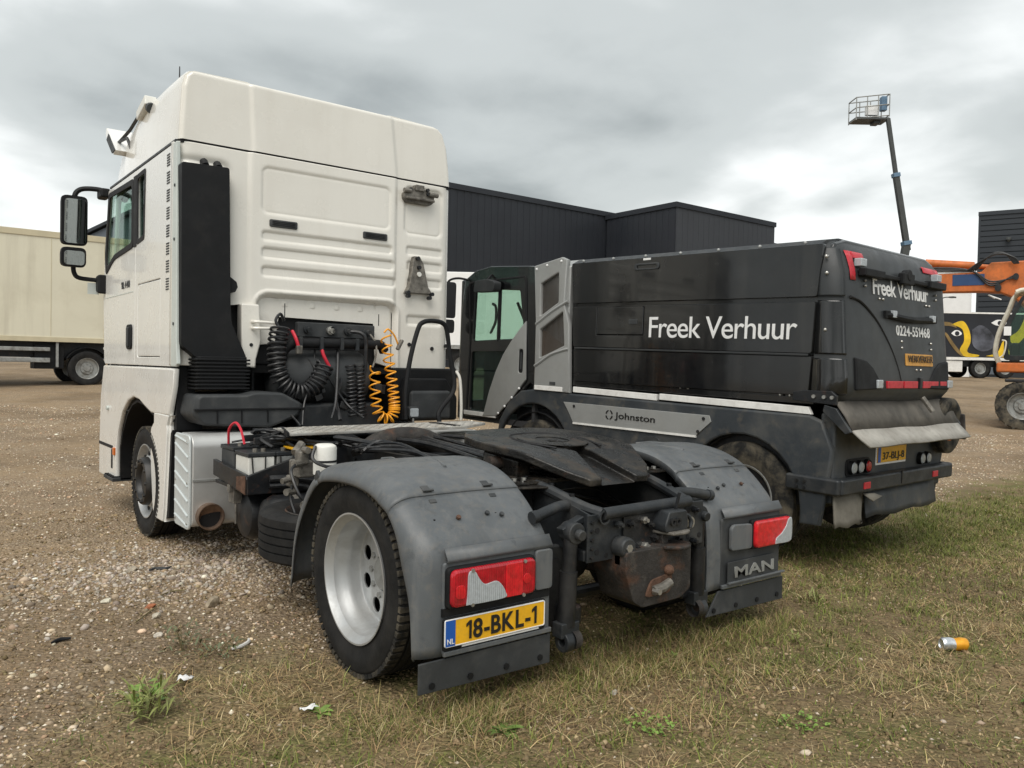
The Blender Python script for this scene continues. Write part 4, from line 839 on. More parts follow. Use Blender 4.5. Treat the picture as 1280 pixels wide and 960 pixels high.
MB().tube(smooth_path([(.60, 2.62, .98), (.605, 2.64, 1.2), (.66, 2.66, 1.5), (.745, 2.68, 1.76), (.80, 2.68, 1.825), (.90, 2.68, 1.84), (1.0, 2.68, 1.825), (1.045, 2.68, 1.76), (1.08, 2.68, 1.55), (1.12, 2.66, 1.32), (1.09, 2.64, 1.2), (.98, 2.62, 1.09), (.92, 2.60, 1.02), (.92, 2.58, .95)], 6), .021, 10).build('grab_rail', 'plastic_black', T)
WL = MB().prism(rounded(rect(.655, .765, .985, 1.085), .02), 1, 2.66, 2.71).build('work_lamp', 'plastic_dark', T, bev=.006)
plate('lens', rounded(rect(.668, .752, .998, 1.072), .015), [], .008, frame((0, 2.664, 0), (1,0,0), (0,0,1)), 'clear_lens', WL, .002)
MB().cyl((.71, 2.68, .94), (.71, 2.68, .99), .012, 8).build('lamp_stem', 'steel', WL)
MB().prism([(.62, .95), (1.245, .95), (1.245, 1.42), (.62, 1.42)], 1, 2.86, 2.92).prism([(.66, .95), (1.24, .95), (1.24, 1.16), (1.12, 1.33), (.70, 1.33), (.66, 1.2)], 1, 2.78, 2.86).build('splash_panel', 'plastic_black', T, bev=.02)
MB().box(.72, 1.15, 2.74, 2.80, .96, 1.22).build('rear_mudguard', 'plastic_dark', T, bev=.03)
MB().tube(smooth_path([(1.235, 2.80, 1.40), (1.25, 2.76, 1.32), (1.255, 2.74, 1.1), (1.255, 2.74, .95)]), .014, 6).build('mudguard_edge', 'cab_white', T)
# dark clutter round the gearbox: hoses, brackets, clips
for k in range(5):
    a = random.uniform; x0 = a(-.30, .20); x1 = x0+a(-.25, .25)
    MB().tube(smooth_path([(x0, 2.84, a(1.45, 1.62)), (x0+a(-.06, .06), a(2.70, 2.80), a(1.25, 1.45)), (x1, a(2.62, 2.76), a(1.08, 1.2)), (x1+a(-.05, .05), a(2.45, 2.7), a(.96, 1.02))]), a(.007, .016), 6).build('engine_hose', 'black_hose', T)
for k in range(9):
    a = random.uniform; MB().cbox((a(-.35, .5), a(2.70, 2.84), a(1.0, 1.35)), (a(.03, .09), .05, a(.03, .10)), Matrix.Rotation(a(-.4, .4), 3, 'Y')).build('engine_bracket', random.choice(['frame_grey', 'frame_black']), T, bev=.006)
for x in (-.30, -.12, .06, .2): MB().cbox((x, 2.752, 1.607), (.03, .03, .10)).build('carrier_clip', 'frame_grey', BAR, bev=.004)
# air lines and cables over the tail of the frame
for k in range(6):
    a = random.uniform; s = 1 if k % 2 else -1
    MB().tube(smooth_path([(s*.30, .3, .70), (s*(.26+a(0,.06)), -.1, .72+a(-.03,.05)), (s*(.2+a(0,.1)), -.45, .68+a(-.04,.05)), (s*a(.05,.25), -.69, .66)]), a(.007, .012), 6).build('tail_cable', 'black_hose', T)
# ---- muffler box
MU_ = MB().prism(rounded([(2.50, .26), (2.86, .24), (2.88, .86), (2.80, .92), (2.56, .92), (2.50, .86)], .05), 0, -1.20, -.46).build('muffler', 'aluminium', T, bev=.008)
MB().box(-1.2, -.46, 2.494, 2.5005, .585, .60).build('muffler_seam', 'rim_grey', MU_)
HS = plate('heat_shield', neg(rounded(rect(2.52, 2.885, .235, .915), .05)), [], .016, frame((-1.2025, 0, 0), (0,-1,0), (0,0,1)), 'alu_plate', MU_, .005)
for i in range(7):
    z = .20+i*.105; a = Vector((-1.2195, 2.86, z+.02)); b = Vector((-1.2195, 2.545, z+.21-.08)); 
    a.z, b.z = min(max(a.z+.09, .26), .89), min(max(b.z-.10, .26), .89)
    if abs(a.z-b.z) > .03: MB().tube([a, b], .008, 6).build('rib', 'alu_plate', HS)
for y in (2.56, 2.85):
    for z in (.28, .57, .87): MB().cyl((-1.226, y, z), (-1.217, y, z), .008, 8).build('rivet', 'steel', HS)
EXH = MB().lathe([(.01, .094), (-.05, .096), (-.052, .088), (-.02, .084), (.0, .08)], c=(-1.085, 2.49, .335), ax=1, n=28).build('exhaust_outlet', 'exhaust', MU_)
MB().lathe([(-.004, .090), (-.004, .001)], c=(-1.085, 2.49, .335), ax=1, n=28).build('outlet_mouth', 'seam_black', EXH)
MB().loft([[(-1.085+.087*math.cos(t), 2.452, .335+.087*math.sin(t)) for t in np.linspace(.2, 3.4, 10)], [(-1.075+.07*math.cos(t), 2.484, .345+.012*math.sin(t)+.01*math.cos(t)) for t in np.linspace(.2, 3.4, 10)]], closed=False).build('outlet_scoop', 'exhaust', EXH)
# ---- wheels
def truck_tyre(R=.45, rr=.292, w=.285):
    me = tyre_mesh('tyre', R, rr, w, n=72); return me
TYM = truck_tyre()
LUG = lugs(MB(), .45, .285, 72, .024, .010, out=.0005).mesh('tread_lug')
def rear_wheel(x, sg):
    """outer wheel of a twin pair: deep dished disc; sg -1 = left side"""
    r = empty('wheel', (x, 0, .45), (0, 0, 0 if sg < 0 else PI), T)
    link(TYM, 'tyre', 'rubber', r); link(LUG, 'tread_lug', 'rubber_mud', r, smooth=False)
    rim = MB().lathe([(-.105, .288), (-.128, .302), (-.134, .304), (-.134, .296), (-.118, .286), (-.10, .268), (-.065, .262), (-.045, .250), (-.015, .246), (.020, .243), (.028, .240), (.033, .232), (.0335, .226)], ax=0, n=72)
    R_ = rim.build('rim', 'rim_silver', r)
    pl = plate('disc', circle(0, 0, .231, 64), [circle(.180*math.cos(2*PI*(k+.5)/8), .180*math.sin(2*PI*(k+.5)/8), .037, 20) for k in range(8)]+[circle(0, 0, .088, 32)], .012, frame((.043, 0, 0), (0,-1,0), (0,0,1)), 'rim_silver', R_, .003)
    nb = MB()
    for k in range(10): a = 2*PI*k/10; nb.cyl((.05, .118*math.cos(a), .118*math.sin(a)), (.022, .118*math.cos(a), .118*math.sin(a)), .0155, 6)
    nb.build('wheel_nut', 'rim_grey', R_)
    MB().lathe([(.07, .086), (.03, .083), (.018, .075), (.014, .001)], ax=0, n=28).build('hub', 'rim_grey', R_)
    MB().lathe([(.14, .24), (.145, .001)], ax=0, n=20).build('drum', 'seam_black', r)
    o = link(TYM, 'inner_tyre', 'rubber', r); o.location.x = .33
    return r
rear_wheel(-1.075, -1); rear_wheel(1.075, 1)
def front_wheel(x, sg):
    r = empty('wheel', (x, 3.68, .45), (0, 0, 0 if sg < 0 else PI), T)
    link(TYM, 'tyre', 'rubber', r); link(LUG, 'tread_lug', 'rubber_mud', r, smooth=False)
    rim = MB().lathe([(-.105, .288), (-.128, .302), (-.134, .304), (-.134, .296), (-.118, .288), (-.09, .268), (-.06, .258), (-.075, .24), (-.10, .215), (-.118, .19), (-.122, .165), (-.122, .12)], ax=0, n=64)
    R_ = rim.build('rim', 'rim_silver', r)
    hh = MB()
    for k in range(10): a = 2*PI*(k+.5)/10; hh.cyl((-.098, .222*math.cos(a), .222*math.sin(a)), (-.106, .222*math.cos(a), .222*math.sin(a)), .022, 14)
    hh.build('hand_hole', 'seam_black', R_)
    hb = MB().lathe([(-.10, .200), (-.150, .196), (-.168, .184), (-.170, .150), (-.160, .138), (-.130, .128), (-.128, .10), (-.14, .09), (-.14, .001)], ax=0, n=40).build('hub', 'hub_black', r)
    nb = MB()
    for k in range(10): a = 2*PI*k/10; nb.cyl((-.16, .168*math.cos(a), .168*math.sin(a)), (-.182, .168*math.cos(a), .168*math.sin(a)), .014, 6)
    nb.build('wheel_nut', 'hub_black', hb)
    return r
front_wheel(-1.10, -1); front_wheel(1.10, 1)
SPW = empty('spare_wheel', (-.76, 1.11, .44), (0, PI/2, 0), T)
link(TYM, 'tyre', 'rubber', SPW)
MB().lathe([(-.105, .288), (-.128, .302), (-.134, .296), (-.10, .268), (-.03, .25), (.06, .24), (.07, .2), (.07, .09)], ax=0, n=40).build('rim', 'rusty', SPW)
MB().box(-.8, -.3, .9, 1.3, .26, .30).build('spare_carrier', 'frame_black', T, bev=.01)
# ---- frame
for s in (-1, 1):
    ra = MB().prism([(-.42, .60), (5.2, .60), (5.2, .86), (-.36, .86), (-.70, .775), (-.70, .56)], 0, s*.36, s*.372)
    ra.prism([(-.36, .855), (5.2, .855), (5.2, .867), (-.36, .867)], 0, s*.29, s*.372); ra.prism([(-.42, .595), (5.2, .595), (5.2, .607), (-.42, .607)], 0, s*.29, s*.372)
    RA = ra.build('frame_rail', 'frame_grey', T, bev=.004)
    MB().tube(smooth_path([(s*.36, -.30, .862), (s*.36, -.42, .845), (s*.335, -.62, .795), (s*.30, -.715, .775)], 5), .028, 10).build('rail_cap', 'frame_grey', RA)
    for y, z in ((-.40, .873), (-.55, .84), (-.2, .885), (0.05, .875)): MB().bolt((s*.345, y, z-.006), 2, 1, .014, .016).build('bolt', 'frame_black', RA)
    bo = MB()
    for y in np.arange(-.3, 2.6, .16):
        for z in (.66, .80): bo.bolt((s*.372, y, z), 0, s, .012, .014)
    bo.build('rail_bolt', 'frame_black', RA)
for y in (.55, 1.5, 2.3): MB().box(-.36, .36, y-.06, y+.06, .66, .82).build('cross_member', 'frame_black', T, bev=.01)
MB().tube(smooth_path([(-.36, 1.6, .80), (-.2, 1.62, .90), (0, 1.63, .93), (.2, 1.62, .90), (.36, 1.6, .80)], 5), .075, 12).build('arched_member', 'rusty', T)
EB = MB().box(-.39, .43, -.712, -.70, .555, .775).build('end_beam', 'frame_grey', T, bev=.003)
MB().tube([(-.305, -.72, .775), (.30, -.72, .785)], .029, 14).build('end_tube', 'frame_grey', EB)
MB().lathe([(0, .034), (-.003, .034), (-.003, .026), (.05, .026), (.05, .001)], c=(-.305, -.735, .762), ax=1, n=20).build('tube_end', 'frame_grey', EB)
plate('stiffener', rounded([(-.17, .57), (.17, .57), (.17, .76), (-.17, .76)], .01), [], .012, frame((0, -.714, 0), (1,0,0), (0,0,1)), 'frame_black', EB, .002)
for x, z, m in ((-.21, .72, 'frame_grey'), (-.13, .715, 'frame_black'), (-.04, .725, 'steel'), (.0, .70, 'frame_black'), (-.10, .60, 'frame_black'), (-.03, .60, 'steel'), (.26, .70, 'steel'), (.22, .60, 'frame_black'), (.03, .635, 'frame_black'), (.33, .58, 'frame_black'), (.34, .74, 'frame_black')):
    MB().bolt((x, -.725, z), 1, -1, .018, .02).cyl((x, -.745, z), (x, -.762, z), .010, 8).build('bolt', m, EB)
MB().lathe([(-.07, .001), (-.07, .044), (-.055, .05), (0, .05)], c=(-.195, -.72, .615), ax=1, n=18).box(-.225, -.165, -.765, -.72, .53, .61).build('buffer', 'frame_grey', EB, bev=.006)
MB().cyl((-.195, -.795, .615), (-.195, -.785, .615), .02, 6).build('bolt', 'steel', EB)
MB().lathe([(0, .022), (-.008, .03), (-.03, .03), (-.03, .02), (0, .016)], c=(.27, -.735, .685), ax=1, n=16).build('eye', 'steel', EB)
# tow box, jaw
TB = MB().loft([[(x*1.0, -.80+dy, z) for x, z in rounded([(-.225, .60), (.235, .60), (.235, .37), (.16, .33), (-.11, .325), (-.17, .36), (-.225, .50)], .015, 2)] for dy in (0, .22)]).build('tow_box', 'rusty', T, bev=.006)
MB().loft([[(x, y, z) for x, z in rounded([(-.10, .375), (.07, .375), (.085, .47), (-.06, .45)], .02, 2)] for y in (-.812, -.798)]).build('worn_patch', 'rust_bright', TB)
MB().tube([(-.06, -.822, .405), (.0, -.826, .412), (.055, -.824, .43)], [.022, .024, .022], 10).build('towing_lever', 'cast', TB)
MB().cyl((-.055, -.86, .405), (-.055, -.82, .405), .014, 8).build('bolt', 'steel', TB)
MB().ball((.06, -.81, .485), .026, 12, 8).build('knob', 'rust_bright', TB)
JW = MB().prism(rounded([(.035, .665), (.19, .665), (.20, .69), (.185, .765), (.06, .765), (.03, .70)], .012, 3), 1, -.81, -.715).build('tow_jaw', 'frame_grey', T, bev=.008)
MB().loft([[(x, y, z) for x, y in ((.02, -.72), (.19, -.72), (.195, -.81), (.16, -.86), (.09, -.87), (.03, -.82))] for z in (.585, .605)]).build('jaw_lower', 'rusty', JW, bev=.008)
MB().loft([[(x, y, z) for x, y in ((.03, -.72), (.20, -.72), (.20, -.82), (.15, -.845), (.06, -.835))] for z in (.652, .668)]).build('jaw_upper', 'cast', JW, bev=.006)
MB().box(.055, .10, -.77, -.715, .60, .66).build('jaw_web', 'rusty', JW, bev=.008)
for x, z in ((.075, .715), (.11, .715)): MB().lathe([(0, .018), (-.012, .02), (-.012, .010), (0, .008)], c=(x, -.812, z), ax=1, n=14).build('jaw_ring', 'frame_black', JW)
MB().cyl((.15, -.765, .76), (.165, -.775, .845), .009, 6).build('release_lever', 'frame_black', JW)
MB().tube(smooth_path([(.19, -.77, .72), (.225, -.775, .73), (.25, -.78, .70), (.24, -.785, .665)]), .010, 8).build('safety_hook', 'frame_grey', JW)
for x, z, r in ((.30, .735, .022), (.37, .72, .014), (.40, .60, .014), (.31, .60, .012), (-.33, .70, .014), (-.33, .60, .014), (-.27, .58, .012)): MB().cyl((x, -.7125, z), (x, -.7145, z), r, 14).build('punched_hole', 'seam_black', EB)
for k in range(5): MB().bolt((-.365+.0*k, -.713, .58+k*.04), 1, -1, .009, .010).build('bolt', 'frame_black', EB)
# ---- fenders
OUT = [(.621, .277), (.568, .551), (.445, .748), (.315, .861), (.137, .895), (-.053, .900), (-.208, .884), (-.304, .852), (-.389, .814), (-.46, .735), (-.516, .612), (-.579, .463), (-.604, .262)]
CRN = [(.690, .29), (.640, .60), (.51, .82), (.36, .925), (.15, .972), (-.05, .983), (-.21, .966), (-.33, .930), (-.42, .880), (-.545, .780), (-.630, .675), (-.65, .47), (-.65, .262)]
def resample(P, n=5): return [(p.x, p.y) for p in smooth_path([(a, b, 0) for a, b in P], n)]
OS, CS = resample(OUT), resample(CRN)
def fender(s):
    F = empty('fender', (0, 0, 0), parent=T)
    def ring(i):
        (yo, zo), (yc, zc) = OS[i], CS[i]; r = []
        r.append((s*1.243, yo-.0, zo-.012))
        for k in range(9):
            a = PI/2*k/8; w = 1-math.cos(a); h = math.sin(a)
            r.append((s*(1.247-.115*w), yo+(yc-yo)*h, zo+(zc-zo)*h))
        for x in (1.0, .86, .72, .62, .575): r.append((s*x, yc, zc+.004*math.sin((1.13-x)*6)))
        r.append((s*.558, yc+(.0-yc)*.012, zc-.012)); r.append((s*.556, yc*.97, zc-.05)); return r
    n = len(OS); cut = [0, 16, 40, n-1]
    for a, b, nm in ((0, 15, 'front_section'), (15, 40, 'top_section'), (40, n-1, 'rear_section')):
        rg = [ring(i) for i in range(a, b+1)]
        if nm == 'top_section':    # pull the edges apart: a real joint
            rg[0] = [tuple(Vector(p).lerp(Vector(q), .15)) for p, q in zip(rg[0], rg[1])]; rg[-1] = [tuple(Vector(p).lerp(Vector(q), .15)) for p, q in zip(rg[-1], rg[-2])]
            rg = [[(x*1.0, y*1.004, .45+(z-.45)*1.006) for x, y, z in r] for r in rg]
        sec = MB().loft(rg, closed=False).build(nm, 'plastic_grey', F, ang=50, solid=.010)
        if nm == 'top_section':
            for yy, x0 in ((.1, .95), (-.06, .80)):     # moulded stiffening ridges
                MB().tube(smooth_path([(s*(x0-.02), yy+.14, .968), (s*x0, yy, .984), (s*(x0+.05), yy-.16, .972)], 5), .009, 6).build('moulded_ridge', 'plastic_grey', sec)
        if nm == 'rear_section':
            RS = sec
    for x in (1.06, .74):        # clips over the joint
        MB().cbox((s*x, -.388, .906), (.040, .045, .008), Matrix.Rotation(.5, 3, 'X')).cbox((s*x, -.41, .905), (.055, .012, .008), Matrix.Rotation(.5, 3, 'X')).build('clip', 'plastic_dark', F, bev=.003)
        MB().cbox((s*x, -.448, .862), (.035, .022, .008), Matrix.Rotation(.7, 3, 'X')).build('clip_slot', 'plastic_dark', F, bev=.003)
        MB().box(s*x-.045, s*x-.037, -.53, -.44, .79, .80).build('clip_groove', 'plastic_black', F)
    for x, y, z, bm_ in ((.985, -.535, .796, 'rust_bright'), (.83, -.53, .80, 'plastic_dark'), (.76, -.545, .79, 'plastic_dark')): MB().cyl((s*x, y, z), (s*x, y-.006, z+.008), .011, 8).build('bolt', bm_, F)
    for x, y, z in ((1.236, -.36, .842), (1.224, -.37, .852)): MB().ball((s*x, y, z), .009, 8, 5).build('rivet', 'steel', F)
    MB().cbox((s*1.235, .33, .885), (.02, .05, .05), Matrix.Rotation(.6, 3, 'X')).build('joint_clip', 'plastic_dark', F, bev=.005)
    plate('moulded_disc', circle(s*1.08, .70, .035, 20), [], .006, frame((0, -.648, 0), (1,0,0), Vector((0, .35, 1))), 'plastic_grey', F, .002)
    # rear face panel, lamp recess and flap
    x0, x1 = (-1.135, -.56) if s < 0 else (.66, 1.205)
    FP = MB().loft([[(x, y, z) for x, z in rounded(rect(x0+i, x1-i, .262, .645), .02, 3)] for y, i in ((-.640, 0), (-.650, .0), (-.655, .008))]).build('rear_face', 'plastic_dark' if s > 0 else 'plastic_grey', F, bev=.003)
    MB().loft([[(x0+.015, y, z), (x1, y, z)] for y, z in ((-.640, .70), (-.655, .675), (-.666, .658), (-.665, .645), (-.650, .642))], closed=False).build('shelf', 'plastic_grey', F, solid=.006)
    MB().box(x0-.0, x1, -.672, -.655, .262, .285).build('lower_lip', 'plastic_grey', FP, bev=.005)
    fx0, fx1 = (-1.243, -.555) if s < 0 else (.545, 1.243)
    fp = [[(x, -.645-.012*w+.02*(t-.5)*(1 if s < 0 else -1)*0, z) for x, z in ((fx0, .125+.004*math.sin(7*w)), (fx1, .118), (fx1 if s < 0 else fx1, .252), (fx0 if s < 0 else fx0+.10, .252))] for w, t in ((0, 0), (1, 0))]
    FPp = MB().loft(fp).build('mud_flap', 'plastic_dark', F, bev=.003)
    for k in range(4): xx = fx0+.06+k*(fx1-fx0-.12)/3; MB().cyl((xx, -.657, .155), (xx, -.664, .155), .014, 8).build('flap_screw', 'plastic_black', FPp)
    return F, FP
FLm, FPL = fender(-1); FRm, FPR = fender(1)
def fr_rear(y): return frame((0, y, 0), (1,0,0), (0,0,1))
# left lamp and plate
LAMP = plate('tail_lamp', rounded(rect(-1.128, -.668, .455, .628), .025), [], .03, fr_rear(-.650), 'plastic_black', T, .008)
plate('red_lens', rounded(rect(-1.118, -.678, .464, .619), .03), [], .030, fr_rear(-.668), 'red_lens', LAMP, .012)
plate('bright_red_lens', rounded(rect(-.845, -.755, .470, .610), .012), [], .004, fr_rear(-.6965), 'red_lens_bright', LAMP, .001)
plate('bright_red_lens', rounded([(-1.10, .50), (-1.055, .50), (-1.05, .53), (-1.06, .555), (-1.10, .555)], .02), [], .004, fr_rear(-.6965), 'red_lens_bright', LAMP, .001)
plate('bright_red_lens', circle(-.73, .535, .022, 14), [], .004, fr_rear(-.6965), 'red_lens_bright', LAMP, .001)
plate('reversing_lens', blob([(-1.05, .470), (-1.045, .52), (-1.04, .60), (-1.01, .605), (-.985, .57), (-.955, .545), (-.90, .55), (-.87, .53), (-.848, .495), (-.85, .472), (-.95, .468)]), [], .006, fr_rear(-.6975), 'clear_lens', LAMP, .002)
for x, z in ((-1.02, .61), (-1.02, .468), (-.745, .612), (-.75, .467)): MB().cyl((x, -.699, z), (x, -.706, z), .008, 8).build('screw', 'steel', LAMP)
plate('lamp_end_panel', rounded(rect(-.66, -.562, .462, .64), .02), [], .018, fr_rear(-.655), 'plastic_grey', FPL, .005)
MB().box(-1.14, -.57, -.662, -.650, .425, .458).build('recess_shade', 'plastic_black', FPL)  # black strip standing in for the shade in the recess below the lamp
HOLD = plate('plate_holder', rounded(rect(-1.143, -.603, .288, .422), .012), [], .010, fr_rear(-.664), 'plastic_black', T, .003)
NP = plate('number_plate', rounded(rect(-1.138, -.612, .306, .416), .010), [], .006, fr_rear(-.6745), 'plate_yellow', T, .0015)
plate('country_band', rect(-1.136, -1.088, .308, .414), [], .002, fr_rear(-.6805), 'plate_blue', NP, .0004)
numtext('plate_text', '18-BKL-1', frame((-1.035, -.6825, .324), (1,0,0), (0,0,1)), .076, 'print_black', NP, width=.375, off=.022, t=.002, gap=.085)
text('country_text', 'NL', frame((-1.129, -.6835, .318), (1,0,0), (0,0,1)), .022, 'print_white', NP, width=.034, off=.008, t=.002)
MB().box(-1.05, -.64, -.6755, -.674, .293, .3015).build('holder_strip', 'print_white', HOLD)
plate('plate_border', rounded(rect(-1.139, -.611, .305, .417), .010), [rounded(rect(-1.134, -.616, .310, .412), .008)], .0075, fr_rear(-.6745), 'print_white', NP, .001)
# right lamp and nameplate
LAMP2 = plate('tail_lamp', rounded(rect(.905, 1.262, .452, .618), .02), [], .03, fr_rear(-.650), 'plastic_black', T, .008)
plate('red_lens', rounded(rect(.915, 1.255, .460, .612), .03), [], .034, fr_rear(-.668), 'red_lens_bright', LAMP2, .012)
plate('reversing_lens', blob([(1.09, .468), (1.10, .50), (1.15, .525), (1.19, .56), (1.215, .60), (1.245, .60), (1.248, .50), (1.22, .468)]), [], .006, fr_rear(-.7015), 'clear_lens', LAMP2, .002)
plate('lamp_end_panel', rounded([(.715, .468), (.90, .462), (.90, .60), (.74, .61), (.715, .59)], .02), [], .022, fr_rear(-.662), 'plastic_grey', FPR, .005)
plate('name_panel', rounded(rect(.70, 1.14, .292, .405), .006), [], .006, fr_rear(-.668), 'plastic_dark', FPR, .002)
text('maker_name', 'MAN', frame((.755, -.6755, .318), (1,0,0), (0,0,1)), 0.060, 'rim_grey', FPR, width=.36, off=.02, t=.006)
MB().box(.70, 1.22, -.686, -.666, .285, .296).build('ledge', 'plastic_grey', FPR, bev=.003)
# ---- fender stays, dampers, air springs
for s in (-1, 1):
    MB().tube(smooth_path([(s*.60, -.60, .775), (s*.52, -.585, .79), (s*.42, -.56, .80), (s*.34, -.54, .79)], 5), .026, 12).build('fender_stay', 'frame_grey', T)
    MB().tube([(s*.60, -.60, .775), (s*.63, -.60, .77)], .030, 12).build('stay_end', 'frame_grey', T)
    PV = MB().cyl((s*.44, -.62, .695), (s*.44, -.70, .695), .05, 16).cyl((s*.44, -.70, .695), (s*.44, -.735, .69), .026, 10).build('damper_pivot', 'frame_grey', T, bev=.006)
    MB().cbox((s*.42, -.64, .73), (.16, .05, .03), Matrix.Rotation(s*.35, 3, 'Y')).build('pivot_bracket', 'frame_grey', T, bev=.006); MB().box(min(s*.33, s*.40), max(s*.33, s*.40), -.70, -.55, .56, .61).build('stay_bracket', 'frame_grey', T, bev=.006)
    DM = MB().tube([(s*.45, -.665, .68), (s*.455, -.66, .50)], .034, 14).tube([(s*.455, -.66, .52), (s*.46, -.655, .27)], .042, 16).build('damper', 'frame_black', T)
    MB().cbox((s*.46, -.655, .255), (.11, .07, .07)).lathe([(-.025, .048), (.025, .048), (.025, .02), (-.025, .02)], c=(s*.47, -.665, .20), ax=0, n=18, close=True).build('damper_eye', 'frame_grey', DM, bev=.006)
    MB().lathe([(-.02, .045), (.02, .045), (.02, .0), (-.02, 0)], c=(s*.43, -.675, .205), ax=0, n=16).build('bush', 'rusty', DM)
    MB().prism(rounded(rect(s*.40-.11, s*.40+.11, .22, .60), .06), 1, -.50, -.46).build('bump_plate', 'plastic_dark', T, bev=.01)
    MB().lathe([(.20, .10), (.24, .14), (.36, .15), (.48, .14), (.54, .09)], c=(s*.42, -.42, 0), ax=2, n=24).build('air_spring', 'rubber', T)
    MB().cbox((s*.40, -.2, .30), (.10, .9, .10)).build('trailing_arm', 'frame_black', T, bev=.02)
AXL = MB().cyl((-.95, 0, .45), (.95, 0, .45), .09, 16).ball((0, .02, .45), (.26, .24, .24), 16, 10).build('rear_axle', 'frame_black', T)
MB().cyl((0, .2, .5), (0, 2.6, .85), .06, 12).build('prop_shaft', 'frame_black', T)
MB().cyl((-.60, -.44, .33), (.60, -.44, .33), .03, 10).build('anti_roll_bar', 'frame_black', T)
MB().cyl((-.95, 3.68, .45), (.95, 3.68, .45), .07, 12).box(-.55, .55, 3.2, 5.0, .55, 1.1).build('front_axle', 'frame_black', T)
# ---- fifth wheel
FWH = empty('fifth_wheel', (0, -.02, 1.025), (math.radians(4.5), 0, 0), T)
tp = [(-.44, -.02), (-.45, .12), (-.42, .27), (-.33, .40), (-.18, .455), (0, .465), (.18, .455), (.33, .40), (.42, .27), (.45, .12), (.44, -.02), (.40, -.20), (.29, -.43), (.20, -.52), (.12, -.515), (.055, -.25), (.052, -.05), (.04, .02), (0, .04), (-.04, .02), (-.052, -.05), (-.055, -.25), (-.12, -.515), (-.20, -.52), (-.29, -.43), (-.40, -.20)]
ring_ = MB(); zt_ = lambda x, y: -.0-.10*max(0, (-y-.16)/.36)**1.4
n_ = len(tp); top = [(x, y, .02+zt_(x, y)) for x, y in tp]; bot = [(x, y, -.026+zt_(x, y)*.95) for x, y in tp]
bmx = bmesh.new(); vt = [bmx.verts.new(p) for p in top]; vb = [bmx.verts.new(p) for p in bot]
bmx.faces.new(vt); bmx.faces.new(vb[::-1])
for i in range(n_): bmx.faces.new((vt[i], vb[i], vb[(i+1) % n_], vt[(i+1) % n_]))
bmesh.ops.triangulate(bmx, faces=[f for f in bmx.faces if len(f.verts) > 4]); bmesh.ops.recalc_face_normals(bmx, faces=bmx.faces)
mef = bpy.data.meshes.new('top_plate'); bmx.to_mesh(mef); bmx.free()
TPf = link(mef, 'top_plate', 'fifth', FWH, bev=.010)
for s in (-1, 1):
    gr_ = MB().tube(smooth_path([(s*.16, -.20, .0205), (s*.22, .02, .021), (s*.16, .20, .021), (0, .26, .021)], 6), .006, 4); gr_.build('grease_groove', 'seam_black', TPf)
plate('wear_ring', circle(0, .02, .20, 40), [circle(0, .02, .095, 32), [(-.06, -.19), (.06, -.19), (.06, -.05), (-.06, -.05)]], .004, frame((0, 0, .0205), (1,0,0), (0,1,0)), 'fifth', TPf, .001)
MB().box(-.38, -.28, -.15, .15, -.16, -.04).build('pedestal', 'fifth', FWH, bev=.015); MB().box(.28, .38, -.15, .15, -.16, -.04).build('pedestal', 'fifth', FWH, bev=.015)
MB().cyl((-.45, 0, -.08), (.45, 0, -.08), .035, 12).box(-.10, .10, -.2, .3, -.14, -.045).build('lock_body', 'rusty', FWH)
MB().tube(smooth_path([(-.1, .1, -.10), (-.35, .2, -.10), (-.5, .22, -.10), (-.55, .2, -.11)]), .012, 6).build('release_handle', 'steel', FWH)
SUBP = MB().box(-.56, .56, -.34, .38, .872, .884).build('mounting_plate', 'fifth', T, bev=.003)
mbx = MB()
for i in range(12): mbx.box(-.54+i*.092, -.49+i*.092, -.34, .38, .884, .892)
mbx.build('plate_corrugation', 'fifth', SUBP)
for s in (-1, 1): MB().prism([(-.62, .70), (-.38, .70), (-.38, .875), (-.60, .875)] if s < 0 else [(.62, .70), (.38, .70), (.38, .875), (.60, .875)], 1, -.30, -.27).build('plate_gusset', 'frame_black', T); 
for x in (-.50, -.44, .5, .44): MB().bolt((x, -.30, .884), 2, 1, .014, .02).build('bolt', 'steel', SUBP)
plate('side_bracket', [(-.62, -.35), (-.38, -.42), (-.38, -.1), (-.58, -.1)], [], .01, frame((0, 0, .86), (1,0,0), (0,1,0)), 'fifth', T)
# ---- catwalk
CW = plate('catwalk', [(-.83, 1.66), (.60, 1.72), (.98, 1.98), (.98, 2.22), (-.74, 2.12)], [], .02, frame((0, 0, .965), (1,0,0), (0,1,0)), 'checker', T, .003)
ck = MB()
for i in range(44):
    for j in range(9):
        x = -.78+i*.04; y = 1.70+j*.05
        if y > 1.66+.05*max(0, x+.8)+.02 and y < 2.12+.055*(x+.74)-.03 and not (x > .58 and y < 1.72+(x-.6)*.7):
            a = .8 if (i+j) % 2 else -.8; ck.cbox((x, y, .9862), (.034, .010, .005), Matrix.Rotation(a, 3, 'Z'))
o = ck.build('tread_pattern', 'checker', CW, smooth=False); o['kind'] = 'stuff'
for i in range(11): MB().cbox((-.84+i*.012, 1.68+i*.038, .975), (.016, .018, .03)).build('edge_tooth', 'frame_black', CW)
MB().box(.52, .58, 1.75, 2.12, .985, .992).build('catwalk_joint', 'frame_black', CW)
